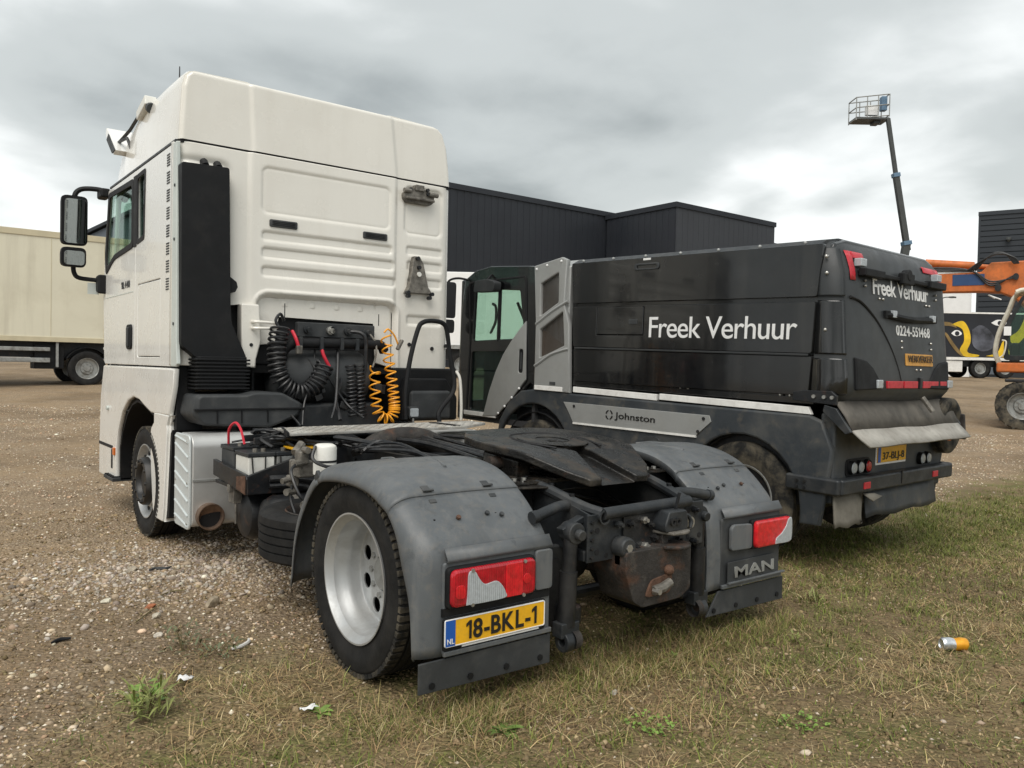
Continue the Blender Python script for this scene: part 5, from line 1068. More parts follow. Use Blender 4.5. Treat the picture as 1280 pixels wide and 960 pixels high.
# ---- left chassis side: battery tray, batteries, valves, air tanks, dryer
TR = MB().prism([(2.32, .655), (1.68, .60), (1.66, .70), (1.68, .725), (2.32, .765)], 0, -1.115, -1.09).prism([(-1.11, .60), (-.42, .60), (-.42, .92), (-.50, .92), (-1.11, .72)], 1, 1.655, 1.685).box(-1.10, -.42, 1.68, 2.32, .60, .625).build('battery_tray', 'frame_black', T, bev=.004)
MB().prism([(1.68, .60), (1.84, .62), (1.84, .70), (1.68, .72)], 0, -1.119, -1.114).build('rust_patch', 'rust_bright', TR)
MB().tube(smooth_path([(-.98, 1.62, .70), (-.85, 1.60, .70), (-.72, 1.60, .68), (-.55, 1.60, .64)]), .022, 8).tube(smooth_path([(-.98, 1.625, .655), (-.80, 1.60, .65), (-.65, 1.60, .60)]), .018, 8).build('cable_bundle', 'black_hose', TR)
def battery(x0, x1, y0, y1, z0, z1, body):
    B = MB().box(x0, x1, y0, y1, z0, z1).build('battery', body, T, bev=.008)
    MB().box(x0-.006, x1+.006, y0-.006, y1+.006, z1, z1+.028).build('battery_lid', 'frame_grey', B, bev=.006)
    MB().cyl((x0+.06, y0+.05, z1+.028), (x0+.06, y0+.05, z1+.05), .015, 10).cyl((x1-.06, y0+.05, z1+.028), (x1-.06, y0+.05, z1+.05), .015, 10).build('terminal', 'cast', B)
    MB().tube(smooth_path([(x0+.02, y0-.008, z1), (x0+.03, y0-.02, z1-.12), (x0+.07, y0-.02, z1-.14), (x0+.10, y0-.02, z1-.12), (x0+.11, y0-.008, z1)]), .005, 6).build('carry_strap', 'print_black', B)
battery(-1.075, -.90, 1.74, 1.98, .625, .830, 'white_plastic'); battery(-.885, -.56, 1.74, 1.98, .625, .83, 'rim_grey'); battery(-1.075, -.56, 2.02, 2.27, .625, .845, 'plastic_dark')
MB().box(-.80, -.60, 1.70, 1.85, .87, .885).build('terminal_guard', 'plate_yellow', T, bev=.004)
for y0 in (1.84, 2.05): MB().prism([(-1.0, .90), (-.42, .93), (-.42, .97), (-1.0, .945)], 1, y0, y0+.025).build('clamp_bar', 'frame_black', T, bev=.004)
MB().tube(smooth_path([(-1.05, 2.2, .88), (-1.06, 2.16, .98), (-1.04, 2.10, 1.03), (-1.02, 2.05, .99), (-1.01, 2.0, .89)]), .009, 6).build('battery_cable', 'red_hose', T)
for k in range(22):
    a = random.uniform; MB().tube(smooth_path([(-1.06+a(0,.4), 1.72+a(0,.5), .89), (-.85+a(-.1,.2), 1.75+a(0,.45), .93+a(0,.05)), (-.65+a(-.1,.1), 1.70+a(0,.5), .91+a(0,.06)), (-.45, 1.6+a(0,.6), .90)]), a(.006, .011), 6).build('battery_cable', 'black_hose', T)
for k in range(8):
    a = random.uniform; MB().tube(smooth_path([(-.40, 1.6-.05*k, .88), (-.55+a(-.05,.05), 1.35+a(-.3,.2), .90+a(0,.06)), (-.45, .95+a(-.2,.2), .93+a(0,.04)), (-.40, .6, .90)]), a(.008, .015), 6).build('air_pipe', 'black_hose', T)
for k in range(7):
    a = random.uniform; MB().tube(smooth_path([(-.34+.1*k, 2.0, .88), (-.3+.1*k+a(-.06,.06), 1.6, .90+a(0,.04)), (-.32+.1*k+a(-.1,.1), 1.1, .89+a(0,.05)), (-.3+.1*k, .5, .88)]), a(.009, .018), 6).build('air_pipe', 'black_hose', T)
# valve block and air dryer
VBE = empty('valve_block', (-.07, .26, .01), parent=T)
VB = MB().cbox((-.86, .98, .80), (.10, .16, .10)).cbox((-.88, .93, .87), (.06, .09, .08)).cbox((-.90, 1.02, .72), (.06, .08, .07)).build('valve_body', 'cast', VBE, bev=.012)
for p, q, r in (((-.86, 1.08, .88), (-.80, 1.12, .93), .028), ((-.90, .9, .84), (-.96, .86, .84), .022), ((-.88, .90, .92), (-.88, .84, .92), .02), ((-.92, .98, .74), (-.99, .96, .73), .018), ((-.90, 1.0, .66), (-.96, .97, .66), .022), ((-.85, .88, .62), (-.92, .80, .60), .026)): MB().cyl(p, q, r, 10).build('valve_port', 'cast', VBE)
for pts in ([(-.92, .98, .70), (-.93, .97, .62), (-.92, .93, .54)], [(-.95, .86, .84), (-1.0, .80, .80), (-.98, .72, .68), (-.9, .70, .6)]): MB().tube(smooth_path(pts), .009, 6).build('valve_hose', 'black_hose', VBE)
DRY = MB().lathe([(.80, .001), (.80, .066), (.955, .068), (.968, .063), (.978, .045), (.98, .001)], c=(-.90, .98, 0), ax=2, n=28).build('air_dryer', 'white_plastic', T, bev=.004)
for z in (.88,): MB().lathe([(-.006, .070), (.006, .070)], c=(-.90, .98, z), ax=2, n=24).build('dryer_band', 'black_hose', DRY)
MB().tube(smooth_path([(-.97, .96, .97), (-1.0, .92, .90), (-.94, .88, .86), (-.84, .89, .85)]), .010, 6).build('dryer_hose', 'black_hose', DRY)
MB().box(-.98, -.40, .80, 1.12, .60, .64).box(-.46, -.40, .75, 1.2, .60, .90).build('valve_bracket', 'frame_black', T, bev=.006)
for y, x0 in ((1.62, -1.03), (1.98, -1.05)):
    TK = MB().lathe([(x0-.0, .001), (x0+.01, .09), (x0+.035, .15), (x0+.08, .172), (-.44, .172), (-.40, .14), (-.38, .001)], c=(0, y, .42), ax=0, n=32).build('air_tank', 'frame_black', T)
    for xx in (x0+.2, -.55): MB().lathe([(xx-.015, .175), (xx+.015, .175)], c=(0, y, .42), ax=0, n=32).build('tank_strap', 'cast', TK)
MB().box(-1.02, -1.0, 1.60, 1.63, .46, .51).build('tank_label', 'white_plastic', T)
VB2 = MB().cbox((-1.06, 2.02, .56), (.06, .10, .12)).cbox((-1.09, 2.0, .60), (.05, .05, .05)).cyl((-1.07, 1.98, .5), (-1.07, 1.98, .36), .008, 6).build('drain_valve', 'cast', T, bev=.008)
# right-hand side: fuel tank
FTK = MB().prism(rounded(rect(.58, 1.20, .28, .90), .12), 1, .95, 2.45).build('fuel_tank', 'aluminium', T, bev=.01)
for y in (1.2, 2.1): MB().prism(rounded(rect(.575, 1.205, .275, .906), .12), 1, y-.03, y+.03).build('tank_strap', 'rim_grey', FTK)
MB().cyl((1.05, 1.5, .90), (1.05, 1.5, .96), .06, 16).build('filler_cap', 'plastic_black', FTK)

# ================================================================= black road sweeper
# local: x from its left side (0) to the right (WS), y forward from the tail, z up
mat('sweep_black', (.0055, .006, .0068), .20, coat=.5, var=.15, vscale=1.5, rvar=.08, dirt=[((.045,.042,.037), .22, 1.6, .5, .85), ((.07,.066,.06), .14, 9, .58, .8)], streak=((.09,.085,.075), .22, 6))
mat('sweep_door', (.026, .029, .031), .45, var=.1, vscale=2, dirt=[((.09,.085,.075), .4, 2.5, .45, .8)], bump=.05, bscale=5)
mat('sweep_grey', (.032, .038, .044), .52, var=.12, vscale=3, dirt=[((.13,.12,.10), .5, 3, .45, .75), ((.20,.165,.115), .35, 8, .55, .75)], bump=.08, bscale=60)
mat('sweep_silver', (.36, .365, .355), .42, .35, var=.05, dirt=[((.25,.23,.19), .3, 4, .5, .8)])
mat('mesh_brown', (.090, .066, .048), .7, var=.1, bump=.8, bscale=240)
mat('rubber_sheet', (.36, .345, .31), .75, var=.15, vscale=3, dirt=[((.15,.135,.11), .6, 4, .42, .7), ((.06,.055,.05), .5, 9, .55, .75)], bump=.2, bscale=12)
mat('rubber_sheet_dark', (.075, .068, .058), .75, var=.2, vscale=4, dirt=[((.20,.18,.15), .5, 3, .45, .7)], bump=.2, bscale=12)
mat('mud_sheet', (.20, .185, .155), .85, var=.2, vscale=4, dirt=[((.10,.09,.07), .6, 5, .42, .7)], bump=.3, bscale=20)
mat('red_tape', (.52, .02, .035), .35, var=.1, vscale=20, dirt=[((.2,.05,.04), .4, 14)])
WS = 2.0
SW = empty('road_sweeper', (2.4062, -.212, 0.0), (.0263, 0, .0532)); tag(SW, 'black road sweeper with white lettering parked beside the white tractor', 'sweeper')
fsd = lambda x: frame((x, 0, 0), (0,-1,0), (0,0,1))       # u=-y, thickness towards -x
def side(name, poly, holes, x, t, m, parent=SW, bev=.006): return plate(name, neg(poly), [neg(h) for h in holes], t, fsd(x+t), m, parent, bev)
# hopper core
core = [[(x, y, z) for x, z in ((.06, 1.22), (WS-.06, 1.22), (WS-.06, 2.30), (WS-.14, 2.40), (WS-.3, 2.44), (.3, 2.44), (.14, 2.40), (.06, 2.30))] for y in (.10, 2.66)]
HP = MB().loft(core).build('hopper', 'sweep_black', SW, bev=.02)
MB().loft([[(x, y, z) for x, z in ((.045, 2.385), (.12, 2.425), (.3, 2.455), (WS-.3, 2.455), (WS-.12, 2.425), (WS-.045, 2.385))] for y in (.16, 2.70)]).build('hopper_lid', 'frame_grey', HP, bev=.006)
for i in range(7): MB().ball((.07, .3+i*.38, 2.405), .014, 8, 5).build('lid_bolt', 'sweep_silver', HP)
for sx, mir in ((0, 0), (1, 1)):
    pr = HP
    P1 = side('upper_panel', rounded([(.16, 2.0), (2.655, 2.0), (2.69, 2.385), (.13, 2.385)], .02), [], .022, .05, 'sweep_black', SW, .005)
    P2 = side('middle_panel', rounded([(.175, 1.585), (2.62, 1.585), (2.65, 1.965), (.165, 1.965)], .02), [rounded(rect(1.763, 2.325, 1.70, 1.962), .01)], .012, .05, 'sweep_black', SW, .005)
    P3 = side('lower_panel', rounded([(.19, 1.275), (2.60, 1.255), (2.62, 1.565), (.175, 1.565)], .02), [], .018, .05, 'sweep_black', SW, .005)
    if mir:
        for P in (P1, P2, P3): P.scale = (-1, 1, 1); P.location = (WS, 0, 0)
    else:
        side('access_flap', rounded(rect(1.768, 2.32, 1.705, 1.957), .012), [], .010, .03, 'sweep_black', P2, .006)
        HD = side('latch', rounded(rect(1.83, 1.93, 1.80, 1.845), .01), [], .004, .012, 'plastic_dark', P2, .004)
        HD2 = side('grip_recess', rounded(rect(1.62, 1.90, 2.275, 2.335), .028), [rounded(rect(1.65, 1.87, 2.29, 2.318), .012)], .010, .018, 'plastic_dark', P1, .006)
        side('badge', rounded(rect(1.72, 1.80, 2.36, 2.378), .002), [], .014, .01, 'print_white', P1, .001)
        MB().box(.006, .02, .2, 2.6, 1.567, 1.583).build('mid_rib', 'sweep_door', P3, bev=.004)
        text('company_lettering', 'Freek Verhuur', frame((.0105, 1.695, 1.687), (0,-1,0), (0,0,1)), .178, 'print_white', P2, width=1.40, off=.002, t=.004, space=.93)
        for y in (2.5, 2.42, 1.35, 1.27, .42, .34): MB().ball((.03, y, 1.268), .010, 8, 5).build('hinge_bolt', 'steel', P3)
MB().box(.03, .06, .15, 2.62, 1.215, 1.262).build('hinge_strip', 'sweep_black', SW, bev=.004)
for a, b in ((1.585, 2.60), (.15, 1.555)): MB().prism([(a, 1.140), (b, 1.150), (b, 1.203), (a+(.03 if a < 1 else 0), 1.195)], 0, .012, .05).build('marker_strip', 'white_paint', SW, bev=.004)
for a, b in ((1.585, 2.60), (.15, 1.555)): MB().prism([(a, 1.140), (b, 1.150), (b, 1.203), (a, 1.195)], 0, WS-.05, WS-.012).build('marker_strip', 'white_paint', SW, bev=.004)
MB().prism([(-.04, 1.22), (.30, 1.235), (.30, 1.30), (.22, 1.315), (-.0, 1.32), (-.04, 1.29)], 0, .0, .03).build('tail_hinge', 'frame_black', SW, bev=.005)
for y in (.05, .13, -.01): MB().cyl((.0, y, 1.275), (-.014, y, 1.275), .014, 8).build('hinge_pin', 'steel', SW)
MB().box(.07, WS-.07, 2.655, 2.70, 1.14, 2.38).build('hopper_front', 'sweep_black', SW)
# ---- tail door: rounded shell, slightly further back at the bottom
def tail_ring(z):
    yb = np.interp(z, [1.24, 1.32, 1.6, 2.2, 2.33, 2.41, 2.45], [-.02, -.085, -.06, .0, .04, .10, .17]); k = np.interp(z, [1.2, 1.6, 2.2, 2.33, 2.385, 2.42, 2.44, 2.452], [0, .005, .02, .035, .06, .11, .18, .30]); r = .15
    pts = [(.03+k, .165)]
    for i in range(7):
        a = PI/2*i/6; pts.append((.03+k+r*(1-math.cos(a)), yb+r*(1-math.sin(a))))
    for i in range(1, 8): pts.append((.03+k+r+(WS-.06-2*k-2*r)*i/8, yb-.012*math.sin(PI*i/8)))
    for i in range(7):
        a = PI/2*(6-i)/6; pts.append((WS-.03-k-r*(1-math.cos(a)), yb+r*(1-math.sin(a))))
    pts.append((WS-.03-k, .165)); return [(x, min(y, .165), z) for x, y in pts]
zs_ = [1.24, 1.262, 1.32, 1.42, 1.6, 1.8, 2.0, 2.2, 2.30, 2.35, 2.385, 2.41, 2.43, 2.444, 2.452]
TD = MB().loft([tail_ring(z) for z in zs_]).build('tail_door', 'sweep_door', SW, ang=50)
def ytail(x, z):
    yb = float(np.interp(z, [1.24, 1.32, 1.6, 2.2, 2.33, 2.41, 2.45], [-.02, -.085, -.06, .0, .04, .10, .17])); return yb
# curved dark wing panel at the door's left and its seam
cv = [(.165, 2.005), (.31, 1.985), (.45, 1.93), (.60, 1.845), (.73, 1.74), (.85, 1.62), (.95, 1.48), (1.0, 1.36)]
sm_ = smooth_path([(x, 0, z) for x, z in cv], 4)
MB().tube([(p.x*.93, ytail(p.x, p.z)-.006, p.z) for p in sm_], .011, 6).build('door_seam', 'seam_black', TD)
wing = [[(p.x*.93-.02, ytail(p.x, p.z)-.004, p.z-.01) for p in sm_], [(.16, ytail(.2, z)-.004, z) for z in np.linspace(1.97, 1.36, len(sm_))]]
for s in (0, 1):
    wl = [(.175, 1.57), (.34, 1.55), (.44, 1.50), (.53, 1.42), (.58, 1.34), (.175, 1.33)]
    k = MB().loft([[(x if not s else WS-x, ytail(x, z)-d, z) for x, z in wl] for d in (-.02, .022)]).build('corner_bulge', 'plastic_black', TD, bev=.012)
for z0, z1 in ((1.30, 1.555), (1.585, 1.975), (2.005, 2.36)):
    k = MB().loft([[(p[0]-(.006 if p[0] < 1 else -.006), p[1]-.004, p[2]) for p in tail_ring(z)[:6]] for z in (z0, z0+.012, (z0+z1)/2, z1-.012, z1)], closed=False).build('corner_panel', 'sweep_black' if z0 < 2 else 'sweep_door', TD, ang=50, solid=.01)
for y, z in ((.11, 2.29), (.10, 2.17), (.09, 1.76), (.08, 1.45)): MB().ball((.035, y, z), .014, 8, 5).build('door_bolt', 'steel', TD)
def rear_fr(z, d=.0): 
    a = Vector((0, ytail(1, z+.1)-ytail(1, z), .1)); return frame((0, ytail(1, z)-d-z*(a.y/a.z)*1.0, 0), (1,0,0), a)
RF = frame((0, -.040-(1.8*(.10)), 0), (1,0,0), Vector((0, .10, 1)))
def rear(name, poly, m, z, t=.006, d=.014, parent=TD, holes=[]):
    """flat piece on the sloping tail door around height z"""
    yy = ytail(1, z); return plate(name, poly, holes, t, frame((0, yy-d+t-z*.10, 0), (1,0,0), Vector((0, .10, 1))), m, parent, .0015)
def rtext(s, x, z, h, w, m, parent=TD, off=.012, d=.016):
    return text('lettering', s, frame((x, ytail(1, z+h/2)-d-z*.0, z), (1,0,0), Vector((0, .10, 1))), h, m, parent, width=w, off=off, t=.004, space=.93)
rtext('Freek Verhuur', .50, 2.052, .125, .99, 'print_white'); numtext('lettering', '0224-551468', frame((.86, ytail(1, 1.8)-.016, 1.757), (1,0,0), Vector((0, .10, 1))), .078, 'print_white', TD, width=.62, off=.012, t=.004)
def ysurf(x, z):
    """tail door surface: flat middle, rounded left and right corners"""
    k = float(np.interp(z, [1.2, 1.6, 2.2, 2.33, 2.385], [0, .005, .02, .035, .06])); r = .15; a = min(x-.03-k, WS-.03-k-x); b = max(0, r-a)
    return ytail(x, z)+(r-math.sqrt(max(r*r-b*b, 0)))-.012*math.sin(PI*min(max((x-.2)/(WS-.4), 0), 1))
def tape(x0, x1, z0, z1, m='red_tape'):
    X_ = np.linspace(x0, x1, 8); return MB().loft([[(x, ysurf(x, z)-.004, z) for x in X_] for z in np.linspace(z0, z1, 6)], closed=False).build('red_marking', m, TD, solid=-.003)
tape(.17, .245, 2.13, 2.345); tape(.245, .42, 2.295, 2.345); tape(1.72, 1.80, 2.17, 2.345); tape(1.46, 1.72, 2.295, 2.345)
HB = MB().box(.30, 1.72, -.05, -.01, 2.175, 2.21).box(.28, .60, -.07, -.01, 2.165, 2.225).box(1.42, 1.74, -.07, -.01, 2.165, 2.225).cbox((1.0, -.05, 2.20), (.20, .05, .09)).cyl((1.0, -.08, 2.23), (1.0, -.02, 2.23), .045, 12).build('lock_bar', 'plastic_black', TD, bev=.01)
for x, z in ((.31, 2.265), (1.66, 2.265)): 
    q = MB().box(x-.045, x+.045, -.04, .02, z-.03, z+.03).build('marker_lamp', 'clear_lens', TD, bev=.008)
HG = MB().tube(smooth_path([(.68, -.03, 1.905), (.76, -.06, 1.90), (1.1, -.075, 1.885), (1.5, -.06, 1.90), (1.58, -.03, 1.905)], 5), .024, 8).box(.66, .74, -.06, -.01, 1.88, 1.935).box(1.52, 1.60, -.06, -.01, 1.88, 1.935).build('door_grip', 'plastic_black', TD)
for x in (.77, 1.49): MB().box(x-.03, x+.03, -.085, -.05, 1.885, 1.94).build('plate_lamp', 'clear_lens', HG, bev=.006)
WK = rear('warning_board', rounded(rect(1.0, 1.51, 1.53, 1.625), .006), 'plate_orange', 1.58, .006, .018)
rtext('WERKVERKEER', 1.025, 1.550, .055, .46, 'print_black', WK, -.012, .027)
for a, b in ((.66, .93), (.955, 1.20), (1.30, 1.60), (1.64, 1.77)): MB().box(a, b, -.103, -.085, 1.345, 1.40).build('red_marking', 'red_tape', TD, bev=.003)
for x in (.52, 1.83): MB().box(x-.045, x+.045, -.115, -.07, 1.345, 1.41).build('marker_lamp', 'clear_lens', TD, bev=.008)
MB().box(1.225, 1.275, -.11, -.07, 1.34, 1.43).build('catch', 'frame_black', TD, bev=.006)
for x, z in ((.95, 1.71), (.95, 1.66), (1.5, 1.71), (1.5, 1.66), (1.2, 1.49), (1.28, 1.49), (.60, 2.02), (.66, 2.02), (1.5, 2.02), (1.44, 2.02), (.38, 2.14), (.38, 2.10), (1.64, 2.12), (1.64, 2.08)): MB().ball((x, ytail(x, z)-.013, z), .011, 8, 4).build('door_bolt', 'steel', TD)
# ---- rubber discharge apron under the door
AP = MB().loft([[(x, y, z+.004*math.sin(x*4)+.003*math.sin(x*11)) for x in np.linspace(a, b, 14)] for a, b, y, z in ((.02, 1.93, -.03, 1.245), (.03, 1.94, -.10, 1.15), (.04, 1.95, -.15, 1.05))], closed=False).build('apron', 'rubber_sheet_dark', SW, ang=60, solid=.012)
MB().loft([[(x, y, z+.004*math.sin(x*4)*(1-i*.4)+.003*math.sin(x*9+i)) for x in np.linspace(a, b, 14)] for i, (a, b, y, z) in enumerate(((.04, 1.93, -.152, 1.05), (.05, 1.92, -.22, .99), (.08, 1.90, -.27, .945)))], closed=False).build('apron_lip', 'rubber_sheet', AP, ang=60, solid=.014)
for s in (0, 1):
    e_ = MB().loft([[(x, y, z) for y, z in ((.05, 1.22), (-.04, 1.20), (-.16, 1.04), (-.12, 1.02), (.06, 1.17))] for x in ((.0, .03) if not s else (1.95, 1.98))]).build('apron_bracket', 'frame_grey', SW, bev=.005)
MB().tube([(1.30, -.10, 1.27), (1.32, -.18, 1.16)], .02, 8).build('apron_pull', 'cast', SW)
# ---- chassis skirt with wheel arches
def arc(cy, cz, r, a0, a1, n=14): return [(cy+r*math.cos(a0+(a1-a0)*i/n), cz+r*math.sin(a0+(a1-a0)*i/n)) for i in range(n+1)]
RWc, FWc = (.72, .44), (3.13, .42)
sk = [(.04, .34), (.0, .62), (-.03, .9), (.06, 1.10), (.16, 1.135), (2.62, 1.135), (3.12, 1.15)]+[(3.34, 1.12), (3.52, 1.0), (3.66, .80), (3.70, .62)]+[p for p in arc(3.13, .45, .55, .32, PI-.45)][:]+[(2.60, .50), (1.30, .50)]+[p for p in arc(.72, .42, .52, .15, PI-.05)]+[(.20, .33)]
for mir in (0, 1):
    Sk = side('skirt', sk, [], -.0, .05, 'sweep_grey', SW, .016)
    if mir: Sk.scale = (-1, 1, 1); Sk.location = (WS, 0, 0)
JP = side('name_panel', [(2.70, 1.05), (1.02, 1.06), (1.0, 1.01), (1.14, .885), (2.56, .862), (2.62, .95)], [], -.010, .012, 'sweep_silver', SW, .003)
MB().prism([(1.14, .868), (2.56, .850), (2.56, .866), (1.14, .886)], 0, -.014, .0).build('panel_edge', 'white_paint', JP)
for y, z in ((2.55, 1.02), (1.07, 1.03), (1.12, .92)): MB().cyl((-.012, y, z), (-.018, y, z), .014, 10).build('panel_screw', 'frame_black', JP)
text('maker_lettering', 'Johnston', frame((-.0115, 2.03, .950), (0,-1,0), (0,0,1)), .075, 'print_black', JP, width=.46, off=.01, t=.003)
for i in range(4):
    a0 = i*PI/2+.2; q = [(2.10+.045*math.cos(a)*1.0, .975+.045*math.sin(a)) for a in np.linspace(a0, a0+1.15, 8)]+[(2.10+.028*math.cos(a), .975+.036*math.sin(a)) for a in np.linspace(a0+1.15, a0, 8)]
    side('emblem', q, [], -.0135, .003, 'print_black', JP, .0005)
MB().lathe([(0, .09), (-.012, .085), (-.012, .001)], c=(0,0,0), ax=0, n=20).build('side_lamp', 'plastic_dark', SW).matrix_local = Matrix.Translation((-.003, 1.60, .80)) @ Matrix.Diagonal((1, 1, .35, 1))
MB().box(.1, WS-.1, .1, 3.5, .45, .95).build('chassis', 'frame_black', SW)
for (cy, cz), r in ((RWc, .44), (FWc, .42)):
    for x, rt in ((.17, 0), (WS-.17, PI)): simple_wheel('wheel', r, .26, .26, SW, (x, cy, cz), rot=rt, tyre='rubber_mud', rim='rim_grey')
    for s in (0, 1):
        k = MB(); A = arc(cy, cz, .50, .1, PI-.1, 12); k.loft([[(x, y, z) for x in ((.045, .36) if not s else (WS-.36, WS-.045))] for y, z in A], closed=False).build('arch_liner', 'plastic_black', SW, solid=.01)
# ---- tail: back panel, bumper, lamps, plate, flaps
MB().box(.05, WS-.05, -.02, .10, .50, 1.16).build('back_panel', 'sweep_grey', SW, bev=.02)
BU = MB().box(.02, WS-.02, -.115, -.03, .575, .695).box(-.02, .05, -.10, .32, .575, .695).box(WS-.05, WS+.02, -.10, .32, .575, .695).build('bumper', 'frame_grey', SW, bev=.02)
for y, z in ((.22, .655), (.16, .655), (.22, .61), (.16, .61)): MB().cyl((-.022, y, z), (-.03, y, z), .012, 8).build('bumper_bolt', 'frame_black', BU)
for x in (.38, 1.60): MB().box(x-.05, x+.05, -.123, -.113, .605, .655).build('reflector', 'red_tape', BU, bev=.004)
MB().box(.96, .98, -.12, -.11, .60, .70).build('bumper_joint', 'frame_black', BU)
for x, m in ((.30, 'clear_lens'), (.41, 'clear_lens'), (.53, 'red_lens'), (1.50, 'clear_lens'), (1.62, 'clear_lens')):
    q = MB().lathe([(-.02, .052), (-.055, .05), (-.055, .044)], c=(x, 0, .755), ax=1, n=20).build('tail_lamp', 'plastic_black', SW)
    MB().lathe([(-.05, .044), (-.06, .035), (-.064, .001)], c=(x, 0, .755), ax=1, n=20).build('lens', m, q)
MB().prism(rounded([(.22, .69), (.60, .69), (.60, .82), (.22, .82)], .05), 1, -.028, -.015).build('lamp_cluster', 'plastic_black', SW)
NP2 = plate('number_plate', rounded(rect(.72, 1.22, .762, .885), .008), [], .006, frame((0, -.024, 0), (1,0,0), (0,0,1)), 'plate_yellow', SW, .0015)
plate('plate_holder', rounded(rect(.70, 1.235, .745, .892), .008), [], .008, frame((0, -.0155, 0), (1,0,0), (0,0,1)), 'print_white', SW, .0015)
plate('country_band', rect(.722, .768, .765, .882), [], .002, frame((0, -.0305, 0), (1,0,0), (0,0,1)), 'plate_blue', NP2, .0004)
text('plate_text', '37-BLJ-8', frame((.80, -.0325, .785), (1,0,0), (0,0,1)), .075, 'print_black', NP2, width=.38, off=.010, t=.002)
def sheet(x0, x1, z0, z1, y0, w, m, tear=0):
    n = 9; return MB().loft([[(x+(tear*t if i == n-1 else 0), y0-.03*t+w*math.sin(i*.9+t), z1+(z0-z1)*t+(.012*math.sin(i*1.7))*t) for i, x in enumerate(np.linspace(x0, x1, n))] for t in (0, .4, .8, 1)], closed=False).build('mud_flap', m, SW, ang=60, solid=.012)
sheet(.04, .50, .335, .58, -.04, .008, 'mud_sheet', -.07); sheet(.52, 1.80, .36, .58, -.035, .006, 'sweep_grey')
MB().loft([[(.40, -.07, .56), (.55, -.09, .55)], [(.48, -.12, .50), (.60, -.13, .53)]], closed=False).build('torn_rubber', 'mud_sheet', SW, solid=.01)
# spare brush wheel at the far side
simple_wheel('brush_wheel', .24, .13, .2, SW, (WS-.10, -.02, 1.02), rot=PI/2, rim='orange')
MB().prism([(-.17, .90), (.1, .90), (.12, 1.14), (-.15, 1.12)], 0, WS+.06, WS+.09).build('side_board', 'rusty', SW, bev=.01)
MB().box(WS-.05, WS+.3, .0, .06, .95, 1.05).build('brush_arm', 'frame_black', SW)
# ---- silver column with mesh grilles between cab and hopper
m1 = rounded([(3.08, 2.203), (2.835, 2.303), (2.824, 2.014), (3.074, 1.884)], .012); m2 = rounded([(3.067, 1.748), (2.758, 1.920), (2.723, 1.594), (3.063, 1.467)], .012)
COLm = side('air_column', [(3.13, 1.14), (2.63, 1.14), (2.665, 1.8), (2.74, 2.0), (2.72, 2.42), (2.80, 2.45), (3.19, 2.385), (3.14, 1.8)], [m1, m2], -.012, .05, 'sweep_silver', SW, .012)
side('mesh_grille', [(3.09, 2.22), (2.82, 2.32), (2.81, 2.0), (3.085, 1.87)], [], .020, .006, 'mesh_brown', COLm, .001)
side('mesh_grille', [(3.08, 1.76), (2.745, 1.94), (2.71, 1.58), (3.075, 1.45)], [], .020, .006, 'mesh_brown', COLm, .001)
for pts in ([(3.135, 1.80), (3.08, 1.83), (2.90, 1.93), (2.74, 2.0), (2.69, 2.02)], [(3.13, 1.38), (3.07, 1.41), (2.9, 1.50), (2.72, 1.55), (2.66, 1.56)]):
    MB().tube(smooth_path([(-.008, y, z) for y, z in pts], 4), .016, 6).build('moulding', 'sweep_silver', COLm)
MB().box(-.016, .0, 2.72, 3.12, 1.145, 1.19).build('column_foot', 'white_paint', COLm, bev=.003)
MB().box(-.016, -.011, 2.82, 2.90, 1.205, 1.235).build('column_badge', 'plastic_dark', COLm)
for y, z in ((3.15, 2.35), (3.0, 2.38), (2.80, 2.41)): MB().ball((-.012, y, z), .013, 8, 5).build('column_bolt', 'print_white', COLm)
MB().loft([[(x, y, z) for x, z in ((.02, 1.15), (WS-.02, 1.15), (WS-.02, 2.36), (WS-.2, 2.44), (.2, 2.44), (.02, 2.36))] for y in (2.70, 3.16)]).build('engine_housing', 'sweep_silver', SW, bev=.015)
# ---- sweeper cab
CBp = [(3.20, 2.36), (3.31, 2.395), (3.92, 2.425), (4.18, 2.39), (4.36, 2.31), (4.46, 1.9), (4.50, 1.5), (4.44, .9), (4.32, .76), (3.70, .78), (3.24, 1.18)]
glU = rounded([(4.17, 2.19), (3.43, 2.15), (3.34, 1.66), (4.19, 1.62)], .03); glL = rounded([(4.20, 1.50), (3.42, 1.52), (3.28, 1.24), (3.73, .86), (4.20, .86)], .04)
CB = side('cab_side', [(3.16, 2.38), (3.31, 2.395), (3.92, 2.425), (4.18, 2.39), (4.36, 2.30), (4.42, 1.9), (4.42, 1.5), (4.36, .85), (4.28, .775), (3.72, .79), (3.22, 1.2), (3.14, 1.16)], [glU, glL], .02, .04, 'sweep_black', SW, .01)
CB2 = side('cab_side', CBp, [rounded([(4.17, 2.19), (3.43, 2.19), (3.34, 1.56), (4.19, 1.52)], .03)], .02, .04, 'sweep_black', SW, .01); CB2.scale = (-1, 1, 1); CB2.location = (WS, 0, 0)
for nm, poly in (('window_pane', [(4.19, 2.21), (3.41, 2.17), (3.32, 1.64), (4.21, 1.60)]), ('lower_pane', [(4.22, 1.52), (3.40, 1.54), (3.26, 1.22), (3.72, .84), (4.22, .84)])): side(nm, poly, [], .045, .005, 'glass_green' if nm[0] == 'w' else 'glass_dark', CB, .001)
MB().box(.018, .05, 3.75, 3.775, 1.62, 2.17).build('window_bar', 'seam_black', CB)
MB().tube(smooth_path([(.0, 4.20, 1.63), (.0, 4.33, 1.6), (.0, 4.30, .84)], 3), .001, 4) if False else None
dl = [(4.29, 2.27), (3.33, 2.30), (3.26, 1.22), (3.70, .83), (4.27, .80), (4.24, 1.6)]
